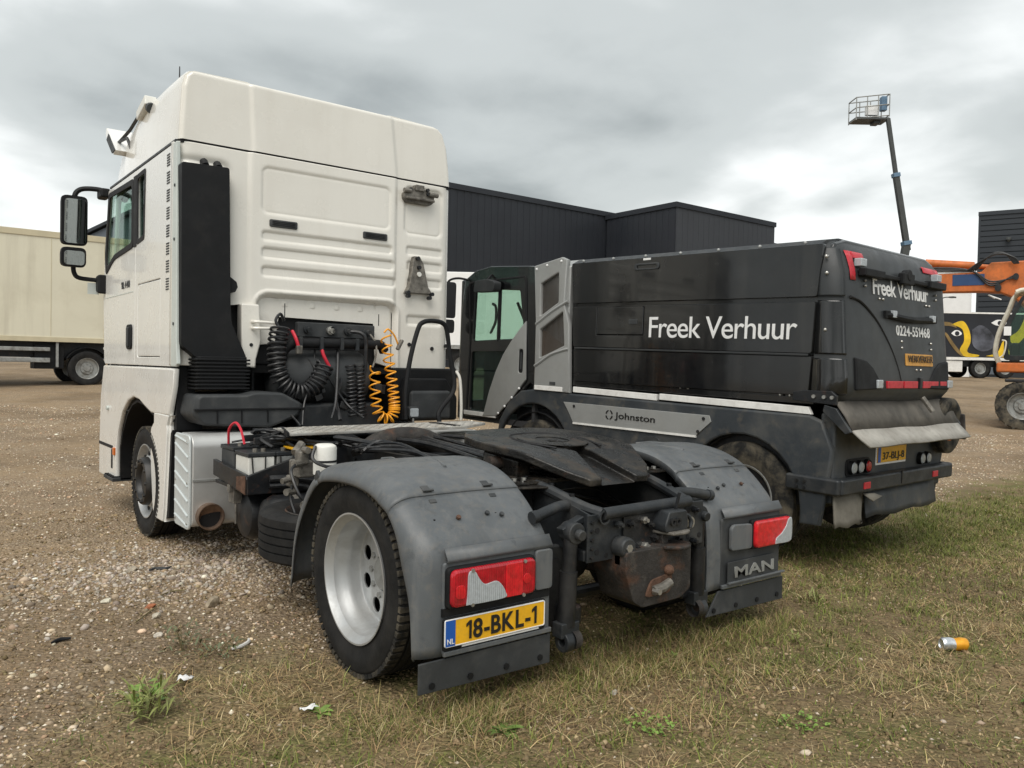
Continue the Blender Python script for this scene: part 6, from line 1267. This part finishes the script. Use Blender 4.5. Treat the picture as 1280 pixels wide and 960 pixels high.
side('door_seal', rounded(dl, .05), [rounded([(4.27, 2.25), (3.35, 2.28), (3.28, 1.23), (3.71, .85), (4.25, .82), (4.22, 1.6)], .05)], .010, .012, 'seam_black', CB, .003)
sp_ = [(3.296, 1.832)]+[(a, b) for a, b in ((3.38, 1.76), (3.522, 1.62), (3.64, 1.48), (3.75, 1.30), (3.85, 1.08), (3.93, .84), (3.95, .805))]+[(3.71, .83), (3.45, 1.05), (3.27, 1.235)]
DPN = side('door_panel', sp_, [rounded(rect(3.32, 3.385, 1.30, 1.545), .03)], -.004, .024, 'sweep_silver', CB, .008)
side('handle_recess', rounded(rect(3.315, 3.39, 1.295, 1.55), .03), [], .004, .012, 'plastic_black', DPN, .003)
MB().box(.0, .012, 3.345, 3.365, 1.34, 1.51).build('door_handle', 'plastic_dark', DPN, bev=.004)
for y, z in ((3.36, 1.14), (3.47, 1.04), (3.58, .94), (3.68, .86)): MB().ball((-.004, y, z), .013, 8, 5).build('panel_bolt', 'print_white', DPN)
MB().box(.004, .02, 3.74, 4.29, .80, .845).build('door_sill', 'white_paint', CB, bev=.003)
MB().loft([[(x, y, z) for y, z in ((3.16, 2.38), (3.31, 2.40), (3.92, 2.43), (4.18, 2.395), (4.37, 2.31), (4.34, 2.26), (3.16, 2.30))] for x in (.05, WS-.05)]).build('cab_roof', 'sweep_black', SW, bev=.03)
MB().box(.05, WS-.05, 3.17, 3.21, .8, 2.3).build('cab_back', 'interior', SW)
MB().box(.05, WS-.05, 3.2, 4.4, .74, .80).build('cab_floor', 'interior', SW)
plate('windscreen', rect(-(WS-.08), -.08, .95, 2.28), [], .006, frame((0, 4.44, 0), (-1,0,0), (0,0,1)), 'glass_green', SW, .001)
MB().box(.04, .10, 4.38, 4.46, .8, 2.3).box(WS-.10, WS-.04, 4.38, 4.46, .8, 2.3).box(.04, WS-.04, 4.38, 4.46, .74, .95).build('cab_front', 'sweep_black', SW, bev=.02)
MB().box(.7, 1.2, 3.3, 3.75, .8, 1.3).box(.7, 1.2, 3.25, 3.38, 1.3, 1.75).build('seat', 'interior', SW, bev=.05)
MB().box(.3, 1.7, 4.1, 4.35, .8, 1.62).build('console', 'interior', SW, bev=.05)
MB().tube(smooth_path([(.25, 4.16, 1.72), (.22, 4.10, 1.75), (.2, 4.02, 1.85), (.22, 4.05, 2.0), (.25, 4.14, 2.04)], 4), .016, 6).build('inner_grip', 'interior', SW)
MB().tube(smooth_path([(1.2, 4.38, 1.6), (1.0, 4.40, 1.85), (.85, 4.41, 2.1)]), .018, 6).build('wiper', 'seam_black', SW)
def swm(x, y, z, w, h):
    hs = MB().loft([[(a, yy, b) for a, b in rounded(rect(x-w/2+i, x+w/2-i, z-h/2+i, z+h/2-i), .04, 4)] for yy, i in ((y-.03, 0), (y+.03, .004), (y+.09, .03))]).build('mirror_housing', 'plastic_dark', SW)
    plate('mirror_glass', rounded(rect(x-w/2+.015, x+w/2-.015, z-h/2+.015, z+h/2-.015), .03), [], .004, frame((0, y-.030, 0), (1,0,0), (0,0,1)), 'interior', hs, .001)
swm(-.17, 4.42, 2.06, .18, .40); swm(-.17, 4.42, 1.77, .16, .15)
MB().tube(smooth_path([(.04, 4.30, 2.29), (-.05, 4.40, 2.31), (-.14, 4.44, 2.28), (-.16, 4.46, 2.2)]), .014, 6).build('mirror_arm', 'plastic_black', SW)
MB().loft([[(x, y, z) for y, z in rounded([(4.06, 2.14), (3.72, 2.14), (3.70, 2.24), (3.84, 2.275), (4.04, 2.26)], .03, 3)] for x in (-.10, .0)]).build('kerb_mirror', 'plastic_dark', SW, bev=.02)
MB().tube([(-.05, 3.88, 2.27), (.02, 3.9, 2.33)], .014, 6).build('mirror_arm', 'plastic_black', SW)

# ================================================================= gravel, grass, weeds, litter
def in_view(x, y, mrg=.25):
    d = (x-C2[0])*FW[0]+(y-C2[1])*FW[1]; l = (x-C2[0])*RT[0]+(y-C2[1])*RT[1]
    return (d > 1.2) & (np.abs(l) < d*(.64+mrg)+1.0)
def scatter(n, dmax, p=1.0):
    """points over the yard, denser towards the viewer's end of it"""
    d = 1.6+(dmax-1.6)*RNG.random(n)**p; l = (RNG.random(n)*2-1)*(d*.78+1.2)
    return C2[0]+d*FW[0]+l*RT[0], C2[1]+d*FW[1]+l*RT[1], d
ico = bmesh.new(); bmesh.ops.create_icosphere(ico, subdivisions=1, radius=1); IV = np.array([v.co[:] for v in ico.verts]); IF = np.array([[v.index for v in f.verts] for f in ico.faces]); ico.free()
def stones(name, X, Y, R, cols, m, flat=(.45, .8), chip=False):
    IV, IF = (OV, OF) if chip else (globals()['IV'], globals()['IF'])
    n = len(X); Z = terrain(X, Y); sc = np.stack([R*RNG.uniform(.75, 1.35, n), R*RNG.uniform(.75, 1.25, n), R*RNG.uniform(*flat, n)], -1)
    an = RNG.random(n)*6.283; tl = RNG.normal(0, .25, n); ca, sa = np.cos(an), np.sin(an)
    V = IV[None]*(1+RNG.uniform(-.28, .28, (n, len(IV), 1)))*sc[:, None, :]
    V = np.stack([V[..., 0], V[..., 1]*np.cos(tl)[:, None]-V[..., 2]*np.sin(tl)[:, None], V[..., 1]*np.sin(tl)[:, None]+V[..., 2]*np.cos(tl)[:, None]], -1)
    V = np.stack([V[..., 0]*ca[:, None]-V[..., 1]*sa[:, None]+X[:, None], V[..., 0]*sa[:, None]+V[..., 1]*ca[:, None]+Y[:, None], V[..., 2]+(Z+R*.12)[:, None]], -1)
    F = (IF[None]+(np.arange(n)*len(IV))[:, None, None]).reshape(-1, 3)
    me = np_mesh(name, V.reshape(-1, 3), F); vcol(me, 'Col', np.repeat(cols, len(IV), 0))
    return link(me, name, m, smooth=False)
mat('stone', (.3, .3, .3), .9, attr='Col', bump=.4, bscale=120, spec=.3)
mat('blade', (.3, .3, .3), .75, attr='Col', spec=.25); mat('stalk', (.16, .13, .06), .8, var=.2, vscale=20)
OV = np.array([(1,0,0),(-1,0,0),(0,1,0),(0,-1,0),(0,0,1),(0,0,-1.)]); OF = np.array([(0,2,4),(2,1,4),(1,3,4),(3,0,4),(2,0,5),(1,2,5),(3,1,5),(0,3,5)])
def palette(cs, n, j=.18):
    cs = np.array(cs); c = cs[RNG.integers(0, len(cs), n)]; return np.clip(c*(1+RNG.normal(0, j, (n, 1)))*(1+RNG.normal(0, .018, (n, 3))), .01, .9)
STC = [(.62,.525,.40), (.51,.405,.285), (.41,.31,.21), (.72,.64,.52), (.36,.285,.205), (.52,.445,.36), (.28,.205,.135), (.59,.46,.315), (.46,.305,.20)]
x, y, d = scatter(150000, 17, 1.1); z = grass_zone(x, y); dens = fbm(x*.8+3, y*.8, 3, 31)
keep = (RNG.random(len(x)) < np.where(z > .55, .14, 1)*np.clip(dens*1.9-.42, .10, 1)) & in_view(x, y)
x, y, d = x[keep], y[keep], d[keep]; R = np.clip(RNG.lognormal(-5.35, .42, len(x)), .002, .02)*(1+.055*d)
tag(stones('gravel', x, y, R, palette(STC, len(x)), 'stone', chip=True), 'loose brown and grey gravel strewn over the yard', 'gravel', kind='stuff')
x, y, d = scatter(9000, 14, 1.1); z = grass_zone(x, y); dens = fbm(x*.8+3, y*.8, 3, 31)
keep = (RNG.random(len(x)) < np.where(z > .55, .10, 1)*np.clip(dens*1.6-.4, .03, 1)) & in_view(x, y)
x, y, d = x[keep], y[keep], d[keep]; R = np.clip(RNG.lognormal(-4.5, .32, len(x)), .006, .026)
tag(stones('gravel', x, y, R, palette(STC, len(x)), 'stone', (.35, .7)), 'larger pebbles and flints scattered among the fine gravel', 'gravel', kind='stuff')
# grey crushed pile beside the front wheel
n = 6500; x = RNG.normal(-.95, .85, n); y = RNG.normal(2.45, .48, n); k = (x > -2.6) & (x < 1.2); x, y = x[k], y[k]
tag(stones('gravel', x, y, np.clip(RNG.lognormal(-4.75, .42, len(x)), .004, .03), palette([(.42,.365,.30), (.32,.27,.22), (.50,.44,.37), (.25,.20,.16), (.45,.36,.26), (.36,.285,.20)], len(x)), 'stone', (.55, .95)), 'patch of coarse grey crushed stone beside the front wheel', 'gravel', kind='stuff')
# crumbs of soil, densest near the viewer
x, y, d = scatter(95000, 7.5, 1.15); z = grass_zone(x, y); k = in_view(x, y, .12) & (RNG.random(len(x)) < np.where(z > .5, .9, .55)); x, y, d = x[k], y[k], d[k]
tag(stones('soil_crumbs', x, y, np.clip(RNG.lognormal(-5.25, .45, len(x)), .002, .018)*(1+.03*d), palette([(.235,.165,.09), (.30,.22,.122), (.18,.128,.068), (.36,.27,.16), (.205,.16,.082), (.15,.108,.058)], len(x), .2), 'stone', (.5, .9), True), 'loose brown crumbs of soil and grit between the grass', 'soil', kind='stuff')
# individual stones and bits one can pick out
def rock(name, x, y, r, col, label, cat='stone', sc=(1, .7, .6), rot=.4, seed=0):
    bm = bmesh.new(); bmesh.ops.create_icosphere(bm, subdivisions=3, radius=1); rg = np.random.default_rng(seed)
    cuts = [Vector(rg.normal(0, 1, 3)).normalized() for _ in range(9)]
    for v in bm.verts:
        for c in cuts:
            q = v.co.dot(c)-.68
            if q > 0: v.co -= c*q
        v.co *= 1+.04*math.sin(v.co.x*9+v.co.y*7+seed)
        v.co = Vector((v.co.x*sc[0], v.co.y*sc[1], v.co.z*sc[2]))*r
    me = bpy.data.meshes.new(name); bm.to_mesh(me); bm.free(); mm = mat('rock_%d' % seed, col, .9, var=.25, vscale=18, bump=.6, bscale=70)
    o = link(me, name, mm, ang=25); o.location = (x, y, float(terrain(x, y))+r*sc[2]*.45); o.rotation_euler = (.1, -.15, rot); tag(o, label, cat, 'loose stones on the dirt'); return o
rock('stone', -1.399, 1.416, .062, (.33, .27, .19), 'angular tan stone lying alone left of the rear wheel', sc=(1.15, .6, .62), rot=1.0, seed=1)
rock('stone', -1.60, 2.50, .042, (.42, .37, .29), 'pale rounded stone in front of the muffler, left of the gravel', seed=2)
rock('stone', -1.889, 1.804, .040, (.60, .56, .44), 'cream stone lying on bare soil at left', sc=(1, .7, .4), seed=3)
rock('stone', -1.72, 1.37, .032, (.48, .43, .34), 'small pale stone nearest the thin brown stick', seed=4)
rock('stone', -1.80, 1.02, .028, (.55, .50, .42), 'small white stone on the bare soil near the left plants', seed=5)
rock('stone', -.35, -.86, .024, (.62, .60, .54), 'small white pebble in the grass right of centre', seed=6)
rock('brick_fragment', -1.71, 1.55, .032, (.36, .13, .06), 'little orange brick fragment on the soil', 'brick', sc=(1.2, .8, .4), seed=7)
def bit(name, pts, r, m, label, cat, flat=.4):
    P = smooth_path([(x, y, float(terrain(x, y))+.012) for x, y in pts], 4); k = MB().tube(P, [r*(.6+.4*math.sin(PI*i/(len(P)-1))) for i in range(len(P))], 7)
    o = k.build(name, m); tag(o, label, cat); return o
bit('plastic_strip', [(-2.26, 1.20), (-2.22, 1.225), (-2.17, 1.22)], .010, 'plastic_black', 'black plastic strip lying on the dirt at far left', 'litter')
bit('plastic_scrap', [(-1.50, 2.42), (-1.45, 2.45), (-1.40, 2.40), (-1.36, 2.43)], .012, 'plastic_dark', 'crumpled black plastic scrap on gravel near the muffler', 'litter')
bit('white_scrap', [(-1.55, .62), (-1.50, .63), (-1.45, .67), (-1.43, .72)], .010, 'white_paint', 'curved white scrap on the dirt left of the rear tyre', 'litter')
bit('stick', [(-1.85, 1.30), (-1.78, 1.40), (-1.68, 1.52)], .0045, 'stalk', 'thin brown stick lying on the bare soil', 'stick')
bit('stick', [(-1.60, 1.75), (-1.52, 1.80), (-1.44, 1.78)], .005, 'stalk', 'short brown stick on the soil behind the tan stone', 'stick')
# paper litter
for (px_, py_, sz, lab) in ((-1.537, -.268, .032, 'small crumpled white paper beside the bright green seedling'), (-1.86, .33, .034, 'crumpled pale wrapper among the dry grass at lower left')):
    rg = np.random.default_rng(int(abs(px_)*1000)); gx = np.linspace(-1, 1, 5); A_, B_ = np.meshgrid(gx, gx, indexing='ij')
    me = grid_mesh('paper_scrap', px_+A_*sz+rg.normal(0, sz*.15, A_.shape), py_+B_*sz*.7+rg.normal(0, sz*.15, A_.shape), float(terrain(px_, py_))+.02+rg.uniform(0, .025, A_.shape))
    tag(link(me, 'paper_scrap', 'print_white', solid=.001, ang=20), lab, 'litter')
# dented can
cx, cy = 1.527, -1.502; CZ = float(terrain(cx, cy))
CAN = empty('drink_can', (cx, cy, CZ+.037), (0, 0, -.62)); tag(CAN, 'dented orange and silver drink can lying in the dry grass at right', 'can')
mat('can_orange', (.80, .36, .02), .32, .35, var=.12, vscale=25, dirt=[((.4,.2,.05), .3, 30)]); mat('can_silver', (.66, .69, .72), .3, .8, var=.1, vscale=25)
def can_prof(prof, m, nm):
    k = MB().lathe(prof, ax=0, n=28); k.v = [(a, b*(1-.14*math.exp(-((a+.03)/.02)**2)), c*(1-.10*math.exp(-((a-.01)/.02)**2))+.002*math.sin(a*200)) for a, b, c in k.v]; return k.build(nm, m, CAN, ang=50)
can_prof([(-.004, .0335), (.02, .0345), (.035, .0335), (.052, .034), (.064, .030), (.070, .024), (.072, .0)], 'can_orange', 'can_body')
can_prof([(-.062, .0), (-.062, .024), (-.068, .026), (-.068, .028), (-.058, .033), (-.045, .034), (-.025, .033), (-.004, .0337)], 'can_silver', 'can_top')

# ---- grass blades
def blades(name, X, Y, H, Wd, lean, cols, label, cat, segs=2):
    n = len(X); Z = terrain(X, Y); an = RNG.random(n)*6.283; dx, dy = np.cos(an), np.sin(an); lx = -dy; ly = dx; k = segs+1
    T_ = np.linspace(0, 1, k); V = np.zeros((n, k, 2, 3)); bend = lean*H
    for i, t in enumerate(T_):
        cx_ = X+dx*bend*t**1.7; cy_ = Y+dy*bend*t**1.7; cz_ = Z-.006+H*(t-.35*np.minimum(lean, 1.6)*t*t*.6); w = Wd*(1-.82*t)
        for j, s_ in enumerate((-1, 1)): V[:, i, j] = np.stack([cx_+lx*w*s_, cy_+ly*w*s_, cz_], -1)
    b = (np.arange(n)*k*2)[:, None, None]; q = np.array([[2*i, 2*i+1, 2*i+3, 2*i+2] for i in range(segs)]); F = (q[None]+b).reshape(-1, 4)
    me = np_mesh(name, V.reshape(-1, 3), F); vcol(me, 'Col', np.repeat(cols, k*2, 0)); o = link(me, name, 'blade', smooth=False); tag(o, label, cat, kind='stuff'); return o
def tufts(n, dmax, per, spread, p=1.0, zmin=.35, seed=41):
    x, y, d = scatter(n, dmax, p); z = grass_zone(x, y); cl = .6*fbm(x*1.3+5, y*1.3, 3, seed)+.4*fbm(x*4+5, y*4, 2, seed+3)
    keep = (z > zmin) & (RNG.random(n) < np.clip((cl-.43)*7.0, .03, 1)) & in_view(x, y); x, y, d = x[keep], y[keep], d[keep]
    k = RNG.integers(per[0], per[1], len(x)); return np.repeat(x, k)+RNG.normal(0, spread, k.sum()), np.repeat(y, k)+RNG.normal(0, spread, k.sum()), np.repeat(d, k)
DRY = [(.44,.325,.165), (.34,.245,.12), (.54,.44,.25), (.25,.175,.088), (.37,.25,.125), (.34,.285,.12), (.29,.19,.10)]
GRN = [(.115,.15,.028), (.165,.195,.042), (.085,.11,.024), (.21,.22,.058), (.15,.16,.038)]
def clear(x, y):
    """no growth through tyres or under the low flaps"""
    k = np.ones(len(x), bool)
    for wx0, wx1, wy0, wy1 in ((-1.26, -.60, -.42, .42), (.60, 1.26, -.42, .42)): k &= ~((x > wx0) & (x < wx1) & (y > wy0) & (y < wy1))
    return k
x, y, d = tufts(20000, 9.5, (6, 14), .045, 1.0, .42, 41); k = clear(x, y); x, y, d = x[k], y[k], d[k]; n = len(x)
blades('dry_grass', x, y, RNG.uniform(.012, .055, n)*(1+.02*d), RNG.uniform(.0010, .0022, n)*(1+.07*d), RNG.uniform(.7, 3.2, n), palette(DRY, n, .25), 'dry tan grass and straw behind the truck', 'grass')
x, y, d = tufts(10500, 9.5, (4, 10), .035, 1.0, .40, 77); k = clear(x, y); x, y, d = x[k], y[k], d[k]; n = len(x)
blades('green_grass', x, y, RNG.uniform(.010, .038, n)*(1+.02*d), RNG.uniform(.0012, .0026, n)*(1+.06*d), RNG.uniform(.3, 1.3, n), palette(GRN, n), 'short green grass growing among the dry straw', 'grass')
# greener strip behind the sweeper and along the far side of the growth
px_ = np.concatenate([RNG.normal(5.2, 1.7, 2600), RNG.normal(1.5, 2.2, 900)]); py_ = np.concatenate([RNG.normal(.15, .42, 2600), RNG.normal(-.9, .5, 900)])
q = RNG.integers(5, 11, len(px_)); x = np.repeat(px_, q)+RNG.normal(0, .04, q.sum()); y = np.repeat(py_, q)+RNG.normal(0, .04, q.sum()); k = clear(x, y) & in_view(x, y); x, y = x[k], y[k]; n = len(x)
blades('green_grass', x, y, RNG.uniform(.02, .07, n), RNG.uniform(.002, .004, n), RNG.uniform(.3, 1.5, n), palette(GRN+[(.16,.17,.06)], n, .22), 'greener grass in the hollow behind the sweeper', 'grass')
# taller fringe round the wheel, flaps and tow gear
px_ = np.concatenate([RNG.uniform(-1.5, -.9, 150), RNG.uniform(-1.2, 1.3, 520), RNG.uniform(-.5, .6, 260)]); py_ = np.concatenate([RNG.uniform(-.75, -.35, 150), RNG.normal(-.72, .10, 520), RNG.normal(-.6, .2, 260)])
k = clear(px_, py_); px_, py_ = px_[k], py_[k]; q = RNG.integers(4, 9, len(px_)); x = np.repeat(px_, q)+RNG.normal(0, .025, q.sum()); y = np.repeat(py_, q)+RNG.normal(0, .025, q.sum()); n = len(x)
mixc = np.where(RNG.random((n, 1)) < .55, palette(DRY, n), palette(GRN, n))
blades('tall_grass', x, y, RNG.uniform(.025, .10, n), RNG.uniform(.0011, .0021, n), RNG.uniform(.3, 1.8, n), mixc, 'taller straggly grass under the tractor tail and mud flaps', 'grass', 3)
# flattened straw lying about
x, y, d = scatter(60000, 9.5, 1.0); z = grass_zone(x, y); k = (z > .3) & in_view(x, y) & clear(x, y) & (RNG.random(len(x)) < .8); x, y, d = x[k], y[k], d[k]; n = len(x)
blades('straw', x, y, RNG.uniform(.008, .02, n), RNG.uniform(.0012, .0022, n)*(1+.06*d), RNG.uniform(2.5, 7, n), palette(DRY+[(.17,.12,.07), (.14,.10,.06)], n, .3), 'flattened straw and dead stalks lying on the soil', 'straw')
# low moss and clover mats
x, y, d = scatter(70000, 9.5, 1.0); z = grass_zone(x, y); cl = fbm(x*1.1+40, y*1.1, 3, 63); k = (z > .4) & (cl > .50) & in_view(x, y) & clear(x, y); x, y, d = x[k], y[k], d[k]; n = len(x)
blades('clover_mat', x, y, RNG.uniform(.006, .02, n), RNG.uniform(.003, .006, n), RNG.uniform(.6, 2, n), palette([(.085,.115,.026), (.12,.15,.038), (.06,.08,.02), (.16,.185,.05)], n), 'low green moss and clover patches in the soil', 'clover', 1)

# ---- single plants
def leaf(mb, base, az, el, L, w, droop=.5):
    d = Vector((math.cos(az)*math.cos(el), math.sin(az)*math.cos(el), math.sin(el))); sd = Vector((-math.sin(az), math.cos(az), 0)); vs = []; fs = []
    for i in range(6):
        t = i/5; c = Vector(base)+d*L*t-Vector((0, 0, droop*L*t*t*.5)); ww = w*math.sin(PI*min(t*.92+.06, 1))**.8
        vs += [c-sd*ww+Vector((0,0,ww*.3)), c, c+sd*ww+Vector((0,0,ww*.3))]
        if i: b = 3*i; fs += [(b-3, b-2, b+1, b), (b-2, b-1, b+2, b+1)]
    mb.add(vs, fs)
mat('leaf_green', (.105, .165, .035), .6, var=.25, vscale=20); mat('leaf_bright', (.17, .27, .05), .55, var=.2, vscale=20); mat('leaf_grey', (.115, .13, .065), .7, var=.25, vscale=20); mat('leaf_yellow', (.22, .24, .07), .6, var=.25, vscale=20)
def plant(name, x, y, n, L, w, el, m, label, stem=0, seed=0, spread=0.0):
    rg = random.Random(seed); z = float(terrain(x, y)); R_ = empty(name, (x, y, z)); tag(R_, label, 'plant', 'weeds growing in the yard'); k = MB()
    for i in range(n):
        az = i*2.4+rg.uniform(-.3, .3); s_ = rg.uniform(.6, 1.1)
        leaf(k, (rg.uniform(-spread, spread), rg.uniform(-spread, spread), .002+stem*rg.random()), az, rg.uniform(*el), L*s_, w*s_, rg.uniform(.3, .9))
    k.build('leaves', m, R_, smooth=True, ang=60)
    if stem:
        st = MB()
        for i in range(max(2, n//14)): a = rg.uniform(0, 6.28); st.tube(smooth_path([(0, 0, 0), (.02*math.cos(a), .02*math.sin(a), stem*.5), (.05*math.cos(a), .05*math.sin(a), stem*rg.uniform(.85, 1.2))], 3), .0022, 5)
        st.build('stem', 'stalk', R_)
    return R_
plant('dandelion', -.985, -.885, 11, .10, .015, (.15, .7), 'leaf_green', 'broad-leaved green rosette in front of the yellow plate flap', seed=1)
plant('seedling', -1.50, -.30, 9, .07, .014, (.2, .8), 'leaf_bright', 'bright green leafy seedling at lower centre left', seed=2)
plant('weed_clump', -2.08, .06, 80, .13, .0055, (.35, 1.35), 'leaf_yellow', 'tall yellow-green weed clump at the lower left', stem=.09, seed=3, spread=.07)
plant('weed_clump', -2.05, .22, 22, .06, .018, (.2, 1.0), 'leaf_bright', 'small bright leafy weed just behind the yellow-green clump', stem=.07, seed=4, spread=.05)
plant('thistle_weed', -1.755, .75, 60, .055, .006, (.1, 1.1), 'leaf_grey', 'grey-green feathery weed on the dirt left of the rear wheel', stem=.13, seed=5, spread=.10)
plant('thistle_weed', -1.62, .60, 46, .05, .006, (.1, 1.1), 'leaf_grey', 'low dark feathery weed between the left clump and the rear tyre', stem=.07, seed=6, spread=.09)
plant('clover_patch', -.475, -1.203, 60, .022, .010, (.1, .9), 'leaf_bright', 'bright green clover patch at the bottom centre right', stem=.02, seed=7, spread=.09)
plant('clover_patch', .05, -1.55, 44, .022, .010, (.1, .9), 'leaf_bright', 'low green clover patch by the lower edge, right of centre', stem=.02, seed=8, spread=.08)
plant('seedling', .20, -.72, 12, .05, .010, (.3, 1.1), 'leaf_bright', 'light green seedling below the tow hitch', stem=.05, seed=9, spread=.02)
plant('seedling', .92, -.95, 12, .05, .007, (.4, 1.2), 'leaf_yellow', 'feathery green sprout right of the name flap', stem=.05, seed=10, spread=.02)
plant('seedling', 1.05, -2.02, 5, .06, .018, (.3, 1.0), 'leaf_bright', 'single broad-leaved sprout at the lower right edge', stem=.04, seed=11, spread=.02)
plant('grass_clump', 1.75, -.55, 30, .10, .004, (.6, 1.3), 'leaf_yellow', 'upright pale grass clump on the open ground right of the tractor', stem=.03, seed=12, spread=.05)

# ---------------------------------------------------------------- keep the tree to thing > part > sub-part
for o in list(bpy.data.objects):
    ch = [o]
    while ch[-1].parent: ch.append(ch[-1].parent)
    if len(ch) > 3:
        p = ch[-2]; M_ = Matrix.Identity(4)
        for q in ch[:-2][::-1]: M_ = M_ @ q.matrix_basis
        o.parent = p; o.matrix_basis = M_
for o in bpy.data.objects:
    if o.name.split('.')[0] in ('tread_lug', 'wheel_nut', 'hand_hole', 'rail_bolt', 'vent_grille', 'terminal', 'plate_corrugation') and o.parent: o['kind'] = 'stuff'
